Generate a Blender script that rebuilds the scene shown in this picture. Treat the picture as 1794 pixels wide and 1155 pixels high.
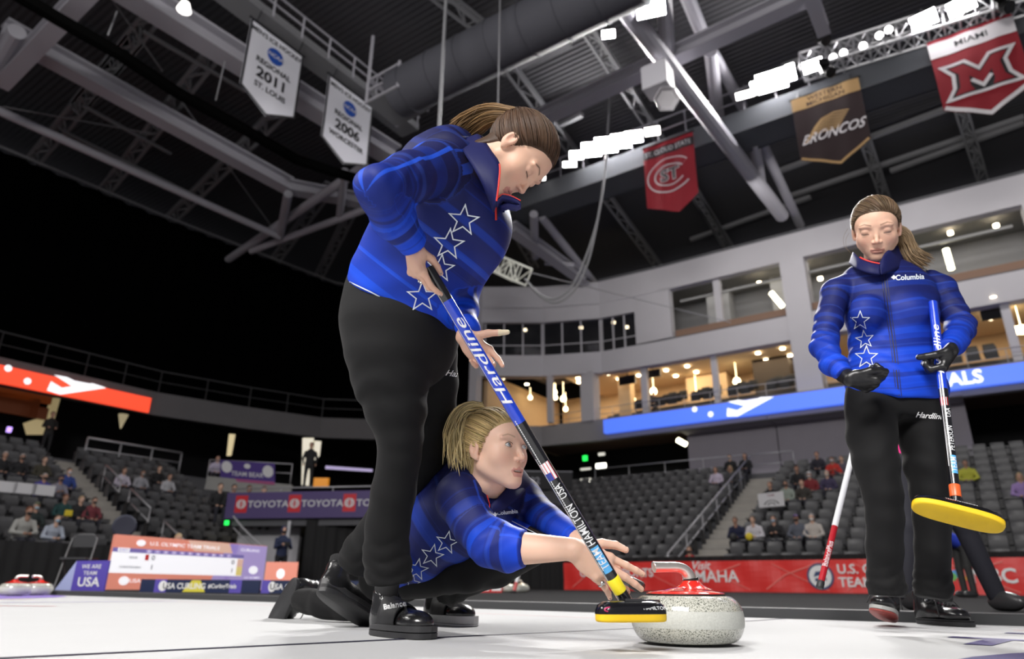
import bpy, bmesh, math, random
import numpy as np
from mathutils import Vector, Matrix
from mathutils.bvhtree import BVHTree
random.seed(7); rng = np.random.RandomState(11)
SC = bpy.context.scene
for o in list(bpy.data.objects): bpy.data.objects.remove(o)
COL = SC.collection

# ---------------------------------------------------------------- camera (low on the ice, tilted up)
FPX = 1196.0; PITCH = math.radians(20.56); ROLL = math.radians(0.5); CAMH = 0.14
cf = np.array([0, math.cos(PITCH), math.sin(PITCH)]); cu0 = np.array([0, -math.sin(PITCH), math.cos(PITCH)]); cx0 = np.array([1., 0, 0])
cr = math.cos(ROLL)*cx0 + math.sin(ROLL)*cu0; cu = -math.sin(ROLL)*cx0 + math.cos(ROLL)*cu0
CAM = np.array([0, 0, CAMH])
cd = bpy.data.cameras.new('camera'); cam = bpy.data.objects.new('camera', cd); COL.objects.link(cam)
cam.matrix_world = Matrix(((cr[0], cu[0], -cf[0], 0), (cr[1], cu[1], -cf[1], 0), (cr[2], cu[2], -cf[2], CAMH), (0, 0, 0, 1)))
cd.sensor_width = 36; cd.lens = 36*FPX/1794; cd.clip_start = .05; cd.clip_end = 400
cd.dof.use_dof = True; cd.dof.focus_distance = 1.95; cd.dof.aperture_fstop = 2.6
SC.camera = cam
SC.view_settings.view_transform = 'Standard'; SC.view_settings.look = 'None'
SC.view_settings.gamma = 1; SC.view_settings.use_curve_mapping = False
SC.view_settings.exposure = 0.0
SC.cycles.max_bounces = 6; SC.cycles.use_denoising = True; SC.cycles.sample_clamp_indirect = 4
W = bpy.data.worlds.new('world'); SC.world = W; W.use_nodes = True
W.node_tree.nodes['Background'].inputs[0].default_value = (.13, .128, .145, 1)
W.node_tree.nodes['Background'].inputs[1].default_value = 1.0

# arena frame: x' runs along the long right-hand stand, y' away from the camera towards it
TH = math.radians(35)
AX = np.array([math.cos(TH), -math.sin(TH), 0]); AY = np.array([math.sin(TH), math.cos(TH), 0]); UZ = np.array([0, 0, 1.])
def ray(x, y): return cf + (x-897)/FPX*cr - (y-577.5)/FPX*cu
def P(x, y, Y): d = ray(x, y); return CAM + d*Y/d[1]
def G(x, y, z=0.): d = ray(x, y); return CAM + d*(z-CAMH)/d[2]
def PA(x, y, yp): d = ray(x, y); return CAM + d*yp/d.dot(AY)
def PB(x, y, xp): d = ray(x, y); return CAM + d*xp/d.dot(AX)
def W3(a, b, z): return a*AX + b*AY + z*UZ          # arena -> world
def arr(v): v = np.asarray(v, float); return np.array([v.dot(AX), v.dot(AY), v[2]])
def nrm(v): v = np.asarray(v, float); return v/max(np.linalg.norm(v), 1e-12)

# ---------------------------------------------------------------- lights of the hall (rig rows over the ice, plus an added wall wash)
def area(name, loc, target, sx, sy, power, col=(1, .97, .94), spread=180):
    l = bpy.data.lights.new(name, 'AREA'); l.shape = 'RECTANGLE'; l.size = sx; l.size_y = sy; l.energy = power; l.color = col
    l.spread = math.radians(spread)
    o = bpy.data.objects.new(name, l); COL.objects.link(o); o.location = loc
    o.rotation_euler = (Vector(target)-Vector(loc)).to_track_quat('-Z', 'Y').to_euler()
    return o
area('rig_and_wash_light', W3(-10.8, 22.5, 17.9), W3(-1, 1, .8), 3.4, .5, 1900, spread=100)
area('rig_and_wash_light', W3(-4.2, 22.5, 18.1), W3(0, 2, .8), 1.6, .5, 1000, spread=100)
area('rig_and_wash_light', W3(1, -10, 10.5), W3(0, 1.5, .8), 8, 3.0, 3700)
area('rig_and_wash_light', W3(-13, -6, 12.0), W3(-2, 2, .6), 8, 2.0, 1100)
area('rig_and_wash_light', W3(-14, 2, 15.5), W3(-16, 12, 0), 6, 3, 300)
area('rig_and_wash_light', W3(0, 25.2, 15), W3(0, 40, 9), 24, 1, 700)  # added wash that brightens the upper right wall, no fixture behind it
# ---------------------------------------------------------------- mesh accumulation and tagging
class MB:
    def __init__(s): s.v = []; s.f = []; s.m = []; s.n = 0; s.a = {}
    def add(s, v, f, m=0, att=None):
        v = np.asarray(v, float).reshape(-1, 3); b = s.n
        s.v.append(v); s.f.extend([tuple(int(i)+b for i in q) for q in f]); s.m.extend([m]*len(f)); 
        for k, w in (att or {}).items(): s.a.setdefault(k, []).append((b, np.asarray(w, float).reshape(-1, 3)))
        s.n += len(v); return s
    def box(s, c, ex, ey, ez, m=0):
        c = np.asarray(c, float); ex, ey, ez = [np.asarray(e, float) for e in (ex, ey, ez)]
        v = [c+a*ex+b*ey+d*ez for d in (-1, 1) for b in (-1, 1) for a in (-1, 1)]
        return s.add(v, [(0, 2, 3, 1), (4, 5, 7, 6), (0, 1, 5, 4), (2, 6, 7, 3), (0, 4, 6, 2), (1, 3, 7, 5)], m)
    def abox(s, lo, hi, m=0):                         # box in arena coordinates
        lo = np.array(lo, float); hi = np.array(hi, float); c = (lo+hi)/2; h = (hi-lo)/2
        return s.box(W3(*c), h[0]*AX, h[1]*AY, h[2]*UZ, m)
    def bar(s, a, b, w, h=None, m=0, up=UZ):          # rectangular bar between two points
        a = np.asarray(a, float); b = np.asarray(b, float); h = h or w; d = nrm(b-a)
        if abs(d.dot(up)) > .98: up = np.array([1., 0, 0])
        e = nrm(np.cross(d, up)); g = np.cross(e, d)
        return s.box((a+b)/2, (b-a)/2, e*w/2, g*h/2, m)
    def tube(s, pts, r, n=8, m=0, cap=True, att=None):
        pts = [np.asarray(p, float) for p in pts]; k = len(pts)
        rs = [r]*k if np.isscalar(r) else list(r)
        t = [nrm(pts[min(i+1, k-1)]-pts[max(i-1, 0)]) for i in range(k)]
        u = np.cross(t[0], UZ if abs(t[0][2]) < .9 else cx0); u = nrm(u); V = []
        for i in range(k):
            u = nrm(u-t[i]*u.dot(t[i])); w = np.cross(t[i], u)
            for j in range(n):
                an = 2*math.pi*j/n; V.append(pts[i]+rs[i]*(math.cos(an)*u+math.sin(an)*w))
        F = [(i*n+j, i*n+(j+1) % n, (i+1)*n+(j+1) % n, (i+1)*n+j) for i in range(k-1) for j in range(n)]
        if cap: F += [tuple(range(n-1, -1, -1)), tuple((k-1)*n+j for j in range(n))]
        return s.add(V, F, m, att)
    def lathe(s, c, axis, prof, n=24, m=0, u=None):   # prof: (radius, height) pairs
        axis = nrm(axis); u = nrm(np.cross(axis, UZ if abs(axis[2]) < .9 else cx0) if u is None else u); w = np.cross(axis, u); V = []
        for (r, h) in prof:
            for j in range(n):
                an = 2*math.pi*j/n; V.append(np.asarray(c)+axis*h+r*(math.cos(an)*u+math.sin(an)*w))
        k = len(prof)
        F = [(i*n+j, i*n+(j+1) % n, (i+1)*n+(j+1) % n, (i+1)*n+j) for i in range(k-1) for j in range(n)]
        F += [tuple(range(n-1, -1, -1)), tuple((k-1)*n+j for j in range(n))]
        return s.add(V, F, m)
    def prism(s, poly, ex, ey, org, thick, m=0):      # extruded polygon; poly in (ex, ey) coordinates
        org = np.asarray(org, float); ez = nrm(np.cross(ex, ey))*thick
        a = [org+p[0]*np.asarray(ex)+p[1]*np.asarray(ey) for p in poly]; n = len(a)
        V = a+[q+ez for q in a]
        F = [tuple(range(n-1, -1, -1)), tuple(range(n, 2*n))]+[(i, (i+1) % n, n+(i+1) % n, n+i) for i in range(n)]
        return s.add(V, F, m)
    def grid(s, rows, m=0, closed=False, att=None):   # rows: list of equal-length point lists
        n = len(rows[0]); k = len(rows); V = [p for r in rows for p in r]
        F = [(i*n+j, i*n+(j+1) % n, (i+1)*n+(j+1) % n, (i+1)*n+j) for i in range(k-1) for j in range(n if closed else n-1)]
        return s.add(V, F, m, att)
    def build(s, name, mats, parent=None, smooth=False, bevel=0, auto=None):
        V = np.concatenate(s.v) if s.v else np.zeros((0, 3))
        if not isinstance(mats, (list, tuple)): mats = [mats]
        org = np.array(bpy_loc(parent)) if parent is not None else (np.array([(V[:, 0].min()+V[:, 0].max())/2, (V[:, 1].min()+V[:, 1].max())/2, V[:, 2].min()]) if len(V) else np.zeros(3))
        me = bpy.data.meshes.new(name); me.from_pydata((V-org).tolist(), [], s.f)
        for mt in mats: me.materials.append(mt)
        if len(mats) > 1: me.polygons.foreach_set('material_index', s.m)
        if smooth: me.polygons.foreach_set('use_smooth', [True]*len(me.polygons))
        for k, ch in s.a.items():
            full = np.zeros((len(V), 3)); 
            for b, w in ch: full[b:b+len(w)] = w
            me.attributes.new(k, 'FLOAT_VECTOR', 'POINT').data.foreach_set('vector', full.astype(np.float32).ravel())
        if auto is not None: me.set_sharp_from_angle(angle=math.radians(auto))
        o = bpy.data.objects.new(name, me); COL.objects.link(o)
        if parent is None: o.location = org
        else:
            o.parent = parent
            if parent.parent is not None or True: o.location = (0, 0, 0)
        if bevel:
            b = o.modifiers.new('bevel', 'BEVEL'); b.width = bevel; b.segments = 2; b.limit_method = 'ANGLE'
        me.validate(); me.update()
        return o
def bpy_loc(o):
    l = np.zeros(3)
    while o is not None: l = l+np.array(o.location); o = o.parent
    return l
def tag(o, label, cat, group=None, kind=None):
    o['label'] = label; o['category'] = cat
    if group: o['group'] = group
    if kind: o['kind'] = kind
    return o
def thing(name, loc, label, cat, group=None):
    o = bpy.data.objects.new(name, None); COL.objects.link(o); o.location = loc; o.empty_display_size = .1
    return tag(o, label, cat, group)
def struct(o): o['kind'] = 'structure'; return o

# ---------------------------------------------------------------- materials
MATS = {}
def mat(name, col=(.5, .5, .5), rough=.5, metal=0, emit=None, es=1, spec=.5, bump=0, bscale=40, var=0, vscale=6, coat=0, sheen=0, stretch=None, sss=0, trans=0, alpha=1):
    if name in MATS: return MATS[name]
    m = bpy.data.materials.new(name); m.use_nodes = True; nt = m.node_tree; b = nt.nodes['Principled BSDF']
    b.inputs['Base Color'].default_value = (*col, 1); b.inputs['Roughness'].default_value = rough; b.inputs['Metallic'].default_value = metal
    b.inputs['Specular IOR Level'].default_value = spec; b.inputs['Coat Weight'].default_value = coat; b.inputs['Sheen Weight'].default_value = sheen
    b.inputs['Transmission Weight'].default_value = trans; b.inputs['Alpha'].default_value = alpha
    if sss: b.inputs['Subsurface Weight'].default_value = sss; b.inputs['Subsurface Radius'].default_value = (1, .35, .2); b.inputs['Subsurface Scale'].default_value = .008
    if emit: b.inputs['Emission Color'].default_value = (*emit, 1); b.inputs['Emission Strength'].default_value = es
    tc = nt.nodes.new('ShaderNodeTexCoord'); mp = nt.nodes.new('ShaderNodeMapping'); nt.links.new(tc.outputs['Object'], mp.inputs[0])
    if stretch: mp.inputs['Scale'].default_value = stretch
    if var:
        n = nt.nodes.new('ShaderNodeTexNoise'); n.inputs['Scale'].default_value = vscale; n.inputs['Detail'].default_value = 5
        nt.links.new(mp.outputs[0], n.inputs[0])
        mx = nt.nodes.new('ShaderNodeMix'); mx.data_type = 'RGBA'; mx.inputs[6].default_value = (*[c*(1-var) for c in col], 1); mx.inputs[7].default_value = (*[min(1, c*(1+var)) for c in col], 1)
        nt.links.new(n.outputs[0], mx.inputs[0]); nt.links.new(mx.outputs[2], b.inputs['Base Color'])
    if bump:
        n = nt.nodes.new('ShaderNodeTexNoise'); n.inputs['Scale'].default_value = bscale; n.inputs['Detail'].default_value = 4
        nt.links.new(mp.outputs[0], n.inputs[0]); bp = nt.nodes.new('ShaderNodeBump'); bp.inputs['Strength'].default_value = bump; bp.inputs['Distance'].default_value = .01
        nt.links.new(n.outputs[0], bp.inputs['Height']); nt.links.new(bp.outputs[0], b.inputs['Normal'])
    MATS[name] = m; return m
def nodes_of(m): return m.node_tree, m.node_tree.nodes['Principled BSDF']
def attr_col_mat(name, rough=.5, spec=.5, sss=0, bump=0, bscale=200, var=0, coat=0):
    if name in MATS: return MATS[name]
    m = mat(name, (.5, .5, .5), rough, spec=spec, sss=sss, bump=bump, bscale=bscale, coat=coat); nt, b = nodes_of(m)
    a = nt.nodes.new('ShaderNodeAttribute'); a.attribute_name = 'col'; nt.links.new(a.outputs['Vector'], b.inputs['Base Color']); return m

# ---------------------------------------------------------------- text and flat shapes as meshes
def text2d(s, size=1., bold=.0, shear=0., align='CENTER', spacing=1.):
    c = bpy.data.curves.new('t', 'FONT'); c.body = s; c.size = size; c.offset = bold*size; c.shear = shear; c.align_x = align; c.align_y = 'CENTER'
    c.space_character = spacing; c.resolution_u = 3; c.fill_mode = 'FRONT'
    o = bpy.data.objects.new('t', c); COL.objects.link(o)
    dg = bpy.context.evaluated_depsgraph_get(); me = bpy.data.meshes.new_from_object(o.evaluated_get(dg))
    V = np.array([v.co[:] for v in me.vertices]).reshape(-1, 3)[:, :2]; F = [tuple(p.vertices) for p in me.polygons]
    bpy.data.objects.remove(o); bpy.data.curves.remove(c); bpy.data.meshes.remove(me)
    return V, F
def put2d(mb, VF, org, ex, ey, m=0, off=None):
    V, F = VF; org = np.asarray(org, float); ex = np.asarray(ex, float); ey = np.asarray(ey, float)
    if off is not None: org = org+np.asarray(off)
    mb.add(org+V[:, :1]*ex+V[:, 1:2]*ey, F, m)
def poly2d(pts): return np.array(pts, float), [tuple(range(len(pts)))]
def disc2d(c, r, n=24, ry=None): ry = ry or r; return poly2d([(c[0]+r*math.cos(2*math.pi*i/n), c[1]+ry*math.sin(2*math.pi*i/n)) for i in range(n)])
def band2d(pts, w, closed=True):                      # outlined path
    n = len(pts); pts = [np.array(p, float) for p in pts]; V = []
    for i in range(n):
        a = pts[(i-1) % n] if closed or i else pts[i]; b = pts[(i+1) % n] if closed or i < n-1 else pts[i]
        d1 = nrm(pts[i]-a) if np.linalg.norm(pts[i]-a) > 0 else nrm(b-pts[i]); d2 = nrm(b-pts[i]) if np.linalg.norm(b-pts[i]) > 0 else d1
        n1 = np.array([-d1[1], d1[0]]); n2 = np.array([-d2[1], d2[0]]); k = nrm(n1+n2); c = max(.35, k.dot(n1))
        V += [pts[i]+k*w/2/c, pts[i]-k*w/2/c]
    F = [(2*i, 2*i+1, (2*i+3) % (2*n), (2*i+2) % (2*n)) for i in range(n if closed else n-1)]
    return np.array(V), F
def star2d(c, r, rot=0, inner=.42, sub=4):
    k = [(c[0]+(r if i % 2 == 0 else r*inner)*math.sin(rot+math.pi*i/5), c[1]+(r if i % 2 == 0 else r*inner)*math.cos(rot+math.pi*i/5)) for i in range(10)]
    return k

# ---------------------------------------------------------------- signed distance modelling (organic bodies, clothes, hands)
def smin(a, b, k):
    if k <= 0: return np.minimum(a, b)
    h = np.clip(.5+.5*(b-a)/k, 0, 1); return b*(1-h)+a*h-k*h*(1-h)
def smax(a, b, k): return -smin(-a, -b, k)
def s_cone(p, a, b, ra, rb):
    a = np.asarray(a, np.float32); b = np.asarray(b, np.float32); d = b-a; l2 = max(float(d.dot(d)), 1e-9)
    t = np.clip((p-a)@d/l2, 0, 1); q = p-a-t[:, None]*d; return np.sqrt((q*q).sum(1))-(ra+(rb-ra)*t)
def s_ell(p, c, r, R=None):
    q = p-np.asarray(c, np.float32)
    if R is not None: q = q@np.asarray(R, np.float32)
    r = np.asarray(r, np.float32); k0 = np.sqrt(((q/r)**2).sum(1)); k1 = np.sqrt(((q/(r*r))**2).sum(1))+1e-9; return k0*(k0-1)/k1
def s_seg(p, A, B):                                   # A, B: (centre, half-width vector, half-thickness)
    ca, wa, ta = A; cb, wb, tb = B; d = cb-ca; L = max(np.linalg.norm(d), 1e-6); dn = d/L
    t0 = (p-ca)@d/(L*L); t = np.clip(t0, 0, 1); c = ca+t[:, None]*d; q = p-c
    Wa, Wb = np.linalg.norm(wa), np.linalg.norm(wb); u = wa[None]*(1-t[:, None])+wb[None]*t[:, None]
    u = u-(u@dn)[:, None]*dn; Wl = Wa*(1-t)+Wb*t; T = ta*(1-t)+tb*t; u = u/(np.sqrt((u*u).sum(1))[:, None]+1e-9)
    n = np.cross(np.broadcast_to(dn, u.shape), u); x = (q*u).sum(1); y = (q*n).sum(1); z = q@dn; m = np.minimum(Wl, T)
    k0 = np.sqrt((x/Wl)**2+(y/T)**2+(z/m)**2); k1 = np.sqrt((x/Wl**2)**2+(y/T**2)**2+(z/m**2)**2)+1e-9
    return k0*(k0-1)/k1
def ring(ax, ay, bx, by, Y, t, Y2=None):
    a = P(ax, ay, Y); b = P(bx, by, Y if Y2 is None else Y2); return ((a+b)/2, (b-a)/2, t)
def s_chain(p, rings, k=.01):
    d = None
    for A, B in zip(rings[:-1], rings[1:]):
        e = s_seg(p, A, B); d = e if d is None else smin(d, e, k)
    return d
def s_path(p, pts, rs, k=.004):
    d = None
    for i in range(len(pts)-1):
        e = s_cone(p, pts[i], pts[i+1], rs[i], rs[i+1]); d = e if d is None else smin(d, e, k)
    return d
def surface(fn, lo, hi, h, bs=8):
    """blocks of cells near the zero set are evaluated, then naive surface nets"""
    lo = np.asarray(lo, float); hi = np.asarray(hi, float)
    nb = np.maximum(1, np.ceil((hi-lo)/(h*bs)).astype(int)); N = nb*bs+1
    cx_, cy_, cz_ = [lo[i]+(np.arange(nb[i])+.5)*h*bs for i in range(3)]
    C3 = np.stack(np.meshgrid(cx_, cy_, cz_, indexing='ij'), -1).reshape(-1, 3).astype(np.float32)
    dc = fn(C3); V = np.repeat(np.repeat(np.repeat(np.where(dc > 0, 1., -1.).reshape(nb), bs, 0), bs, 1), bs, 2).astype(np.float32)
    V = np.pad(V, ((0, 1), (0, 1), (0, 1)), mode='edge')
    act = np.where(np.abs(dc) < h*bs*1.5+.006)[0]; bi = np.stack(np.unravel_index(act, nb), -1)
    g = np.arange(bs+1); off = np.stack(np.meshgrid(g, g, g, indexing='ij'), -1).reshape(-1, 3)
    for s in range(0, len(bi), 256):
        ix = (bi[s:s+256, None]*bs+off[None]).reshape(-1, 3); d = fn((lo+ix*h).astype(np.float32))
        V[ix[:, 0], ix[:, 1], ix[:, 2]] = d
    V[V == 0] = 1e-7
    S = V < 0
    c8 = sum(S[i:N[0]-1+i, j:N[1]-1+j, k:N[2]-1+k].astype(np.int8) for i in (0, 1) for j in (0, 1) for k in (0, 1))
    cells = np.argwhere((c8 > 0) & (c8 < 8)); idx = -np.ones(tuple(N-1), np.int64); idx[tuple(cells.T)] = np.arange(len(cells))
    acc = np.zeros((len(cells), 3)); cnt = np.zeros(len(cells)); cor = [(i, j, k) for i in (0, 1) for j in (0, 1) for k in (0, 1)]
    val = {c: V[cells[:, 0]+c[0], cells[:, 1]+c[1], cells[:, 2]+c[2]] for c in cor}
    for a in cor:
        for ax in range(3):
            if a[ax]: continue
            b = list(a); b[ax] = 1; b = tuple(b); va, vb = val[a], val[b]; m = (va < 0) != (vb < 0)
            t = np.where(m, va/(va-vb+1e-20), 0); pt = np.array(a, float)[None].repeat(len(cells), 0); pt[:, ax] += t
            acc[m] += pt[m]; cnt[m] += 1
    verts = lo+(cells+acc/cnt[:, None])*h; F = []
    for ax in range(3):
        sl0 = [slice(1, -1)]*3; sl1 = [slice(1, -1)]*3; sl0[ax] = slice(0, -1); sl1[ax] = slice(1, None)
        a = S[tuple(sl0)]; b = S[tuple(sl1)]; e = np.argwhere(a != b); sgn = a[tuple(e.T)]
        e = e+1; e[:, ax] -= 1; o1, o2 = (ax+1) % 3, (ax+2) % 3; q = []
        for (d1, d2) in ((0, 0), (-1, 0), (-1, -1), (0, -1)):
            c = e.copy(); c[:, o1] += d1; c[:, o2] += d2; q.append(idx[c[:, 0], c[:, 1], c[:, 2]])
        q = np.stack(q, -1); q[~sgn] = q[~sgn][:, ::-1]; F.append(q)
    F = np.concatenate(F)
    return verts, F[(F >= 0).all(1)]
def smooth_mesh(v, f, it=1, lam=.5):
    e = np.concatenate([f[:, [0, 1]], f[:, [1, 2]], f[:, [2, 3]], f[:, [3, 0]]])
    for _ in range(it):
        s = np.zeros_like(v); n = np.zeros(len(v))
        np.add.at(s, e[:, 0], v[e[:, 1]]); np.add.at(n, e[:, 0], 1); np.add.at(s, e[:, 1], v[e[:, 0]]); np.add.at(n, e[:, 1], 1)
        v = v+lam*(s/n[:, None]-v)
    return v
def bounds(rings, pad=.05):
    P_ = [r[0]+s*r[1] for r in rings for s in (-1, 1)]+[r[0]+UZ*s*r[2] for r in rings for s in (-1, 1)]+[r[0]+np.array([0, s*r[2], 0]) for r in rings for s in (-1, 1)]
    P_ = np.array(P_); return P_.min(0)-pad, P_.max(0)+pad
def wob(p, f, amp, ph=0):                             # cheap cloth folds
    a = np.sin(p[:, 0]*f[0]+p[:, 1]*f[1]+p[:, 2]*f[2]+ph+1.7*np.sin(p[:, 0]*f[1]*.37+p[:, 2]*f[0]*.41+ph)+1.1*np.sin(p[:, 1]*f[2]*.53+p[:, 2]*21+ph*2))
    return amp*a
def project(bvh, VF, px, py, ang=0, sc=1., sub=0, off=.0022, shx=0):
    """lay a flat shape on a surface: (x right, y up) offsets in picture pixels about (px, py)"""
    V, F = VF; ca, sa = math.cos(ang), math.sin(ang); out = []; ok = []
    for x, y in V:
        x = x+shx*y; X = px+sc*(x*ca-y*sa); Y_ = py-sc*(x*sa+y*ca); d = nrm(ray(X, Y_))
        h, n, i, dist = bvh.ray_cast(Vector(CAM), Vector(d))
        ok.append(h is not None); out.append(np.array(h)-d*off if h is not None else np.zeros(3))
    F = [q for q in F if all(ok[i] for i in q) and max(np.linalg.norm(out[q[i]]-out[q[0]]) for i in range(len(q))) < .12]
    return out, F
def densify(pts, k=5, closed=True):
    out = []; n = len(pts)
    for i in range(n if closed else n-1):
        a = np.array(pts[i]); b = np.array(pts[(i+1) % n]); out += [a+(b-a)*j/k for j in range(k)]
    if not closed: out.append(np.array(pts[-1]))
    return out
def bvh_of(v, f): return BVHTree.FromPolygons([tuple(x) for x in v], [tuple(int(i) for i in q) for q in f])
def spline(pts, n):
    pts = np.array(pts, float); out = []; k = len(pts)
    for i in range(k-1):
        p0, p1, p2, p3 = pts[max(i-1, 0)], pts[i], pts[i+1], pts[min(i+2, k-1)]
        for j in range(n):
            t = j/n; out.append(.5*((2*p1)+(-p0+p2)*t+(2*p0-5*p1+4*p2-p3)*t*t+(-p0+3*p1-3*p2+p3)*t**3))
    out.append(pts[-1]); return np.array(out)

def s_cut(p, rings, k=.01, cut=.004):                 # chain with its far end cut off square
    d = s_chain(p, rings, k); c, n_ = rings[-1][0], nrm(rings[-1][0]-rings[-2][0]); return smax(d, (p-c)@n_, cut)

def slice2d(VF, step, axis=1):                        # cut a flat shape into strips so that it can follow a curved surface
    V, F = VF; bm = bmesh.new(); vs = [bm.verts.new((x, y, 0)) for x, y in V]
    for f in F:
        try: bm.faces.new([vs[i] for i in f])
        except ValueError: pass
    lo, hi = V[:, axis].min(), V[:, axis].max(); n = int((hi-lo)/step)
    for i in range(n+1):
        c = [0, 0, 0]; c[axis] = lo+step*(i+.5); nn = [0, 0, 0]; nn[axis] = 1
        bmesh.ops.bisect_plane(bm, geom=bm.verts[:]+bm.edges[:]+bm.faces[:], plane_co=c, plane_no=nn)
    bm.verts.index_update(); V2 = np.array([v.co[:2] for v in bm.verts]); F2 = [tuple(v.index for v in f.verts) for f in bm.faces]; bm.free(); return V2, F2

def s_chain_v(p, rings, k=.01, cut=None):             # like s_chain, with the thickness running along the line of sight
    D = None
    for (ca, wa, ta), (cb, wb, tb) in zip(rings[:-1], rings[1:]):
        d = cb-ca; L = np.linalg.norm(d); dn = d/L; u = nrm(wa+wb); n = nrm((ca+cb)/2-CAM); u = nrm(u-n*u.dot(n)); dq = nrm(dn-n*dn.dot(n)); M = np.linalg.inv(np.stack([u, n, dn], 1)).astype(np.float32)
        q = (p-ca.astype(np.float32))@M.T; t = np.clip(q[:, 2]/L, 0, 1); Wl = np.linalg.norm(wa)*(1-t)+np.linalg.norm(wb)*t; T = ta*(1-t)+tb*t; z = q[:, 2]-t*L; m = np.minimum(Wl, T)*.7
        k0 = np.sqrt((q[:, 0]/Wl)**2+(q[:, 1]/T)**2+(z/m)**2); k1 = np.sqrt((q[:, 0]/Wl**2)**2+(q[:, 1]/T**2)**2+(z/m**2)**2)+1e-9; e = k0*(k0-1)/k1*.9; D = e if D is None else smin(D, e, k)
    if cut is not None: D = smax(D, (p-rings[-1][0])@nrm(rings[-1][0]-rings[-2][0]), cut)
    return D
def crease(x): return np.abs(np.sin(x))-.64
# ================================================================= the hall
M_ICE = mat('ice', (.47, .475, .48), .8, spec=.1, bump=.25, bscale=700, var=.03, vscale=3)
M_RUB = mat('rubber_floor', (.009, .009, .010), .95, spec=.1, bump=.1, bscale=90)
M_FOAM = mat('foam_divider', (.035, .036, .038), .7)
M_CONC = mat('concrete', (.28, .28, .27), .8, var=.15, vscale=2)
M_STAIR = mat('stair_concrete', (.36, .34, .31), .85, var=.15, vscale=3)
M_WALL = mat('painted_wall', (.50, .485, .52), .8, var=.04, vscale=1)
M_WALLD = mat('dark_wall', (.10, .10, .11), .8)
M_BLACK = mat('black_void', (.004, .004, .005), .9)
M_STEEL = mat('painted_steel', (.40, .39, .43), .5, spec=.4)
M_STEELD = mat('dim_steel', (.20, .20, .21), .6)
M_RAIL = mat('rail_metal', (.42, .42, .44), .4, metal=.3)
M_WARM = mat('warm_wall', (.62, .45, .28), .8, var=.06)
M_BROWN = mat('brown_ledge', (.22, .13, .09), .7)
M_GLASS = mat('glass', (.02, .02, .025), .08, spec=.6, alpha=.55)
M_WHITE = mat('white_print', (.85, .85, .85), .6)
M_DIM = mat('white_print_dim', (.6, .6, .62), .7)
M_BLK = mat('black_print', (.015, .015, .018), .6)

# deck with ribs
M_DECK = mat('roof_deck', (.042, .041, .046), .7); nt, b = nodes_of(M_DECK)
tc = nt.nodes.new('ShaderNodeTexCoord'); mp = nt.nodes.new('ShaderNodeMapping'); mp.inputs['Rotation'].default_value = (0, 0, TH)
wv = nt.nodes.new('ShaderNodeTexWave'); wv.bands_direction = 'Y'; wv.inputs['Scale'].default_value = 1.3; bp = nt.nodes.new('ShaderNodeBump'); bp.inputs['Distance'].default_value = .03
nt.links.new(tc.outputs['Object'], mp.inputs[0]); nt.links.new(mp.outputs[0], wv.inputs[0]); nt.links.new(wv.outputs[1], bp.inputs['Height']); nt.links.new(bp.outputs[0], b.inputs['Normal'])

# ice with painted marks
o = MB().abox((-24, -14, -.1), (22, 3.72, 0)).build('floor', M_ICE); struct(o)
o = MB().abox((-34, 3.92, -.1), (24, 44, .03)).build('floor_surround', M_RUB); struct(o)
o = MB().abox((-34, 3.72, -.1), (24, 3.92, .045)).build('trim_1', M_FOAM); struct(o)
m = MB()
M_LINE = mat('ice_line', (.035, .035, .06), .4, var=.5, vscale=30); M_PURP = mat('ice_purple', (.25, .18, .55), .4); M_ROSE = mat('ice_red', (.55, .12, .14), .5); M_NAVY = mat('ice_navy', (.07, .07, .18), .45)
def flat_ice(poly, z, mi):
    m.add([W3(a, b_, z) for a, b_ in poly], [tuple(range(len(poly)))], mi)
def line_ice(p, q, w, z, mi):
    p = np.array(p); q = np.array(q); d = nrm(q-p); n_ = np.array([-d[1], d[0]])*w/2
    flat_ice([tuple(p-n_), tuple(q-n_), tuple(q+n_), tuple(p+n_)], z, mi)
line_ice((-1.66, .55), (-1.13, 2.55), .03, .0012, 0); line_ice((-1.13, 2.55), (-.96, 3.7), .03, .0012, 0)
line_ice((-6.7, 3.3), (-1.5, 3.05), .012, .0011, 2)
def ringp(c, r0, r1, a0, a1, z, mi, n=40):
    pts = [(c[0]+r1*math.cos(a0+(a1-a0)*i/n), c[1]+r1*math.sin(a0+(a1-a0)*i/n)) for i in range(n+1)]+[(c[0]+r0*math.cos(a1+(a0-a1)*i/n), c[1]+r0*math.sin(a1+(a0-a1)*i/n)) for i in range(n+1)]
    m.add([W3(a, b_, z) for a, b_ in pts], [(i, i+1, 2*n-i, 2*n+1-i) for i in range(n)], mi)
ringp((-8.6, 1.9), 1.15, 1.75, 0, 2*math.pi, .001, 1); ringp((-8.6, 1.9), .25, .62, 0, 2*math.pi, .001, 2)
for a_, b_, w_, mi_ in (((-5, 1056.5), (310, 1054), .05, 1), ((-5, 1062), (98, 1063), .04, 2), ((-5, 1051), (60, 1050.5), .05, 2)):
    p_, q_ = arr(G(*a_)), arr(G(*b_)); line_ice(p_[:2], q_[:2], w_, .0015, mi_)
line_ice((2.0, 3.4), (-.05, 3.32), .012, .0011, 2)
# lettering and a round emblem painted into the ice at the right
for k, (ty, s_, mi) in enumerate([('TEAM', .34, 3), ('TRIALS', .36, 3)]):
    V, F = text2d(ty, s_*1.3, .03); c = W3(.42, 2.85-.42*k, .0014)
    put2d(m, (V, F), c, AX*.9-AY*.15, AY+AX*.15, mi)
ringp((.95, 1.6), .95, 1.12, 0, 2*math.pi, .0013, 3)
o = m.build('floor_marking', [M_LINE, M_PURP, M_ROSE, M_NAVY]); o['kind'] = 'structure'

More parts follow.
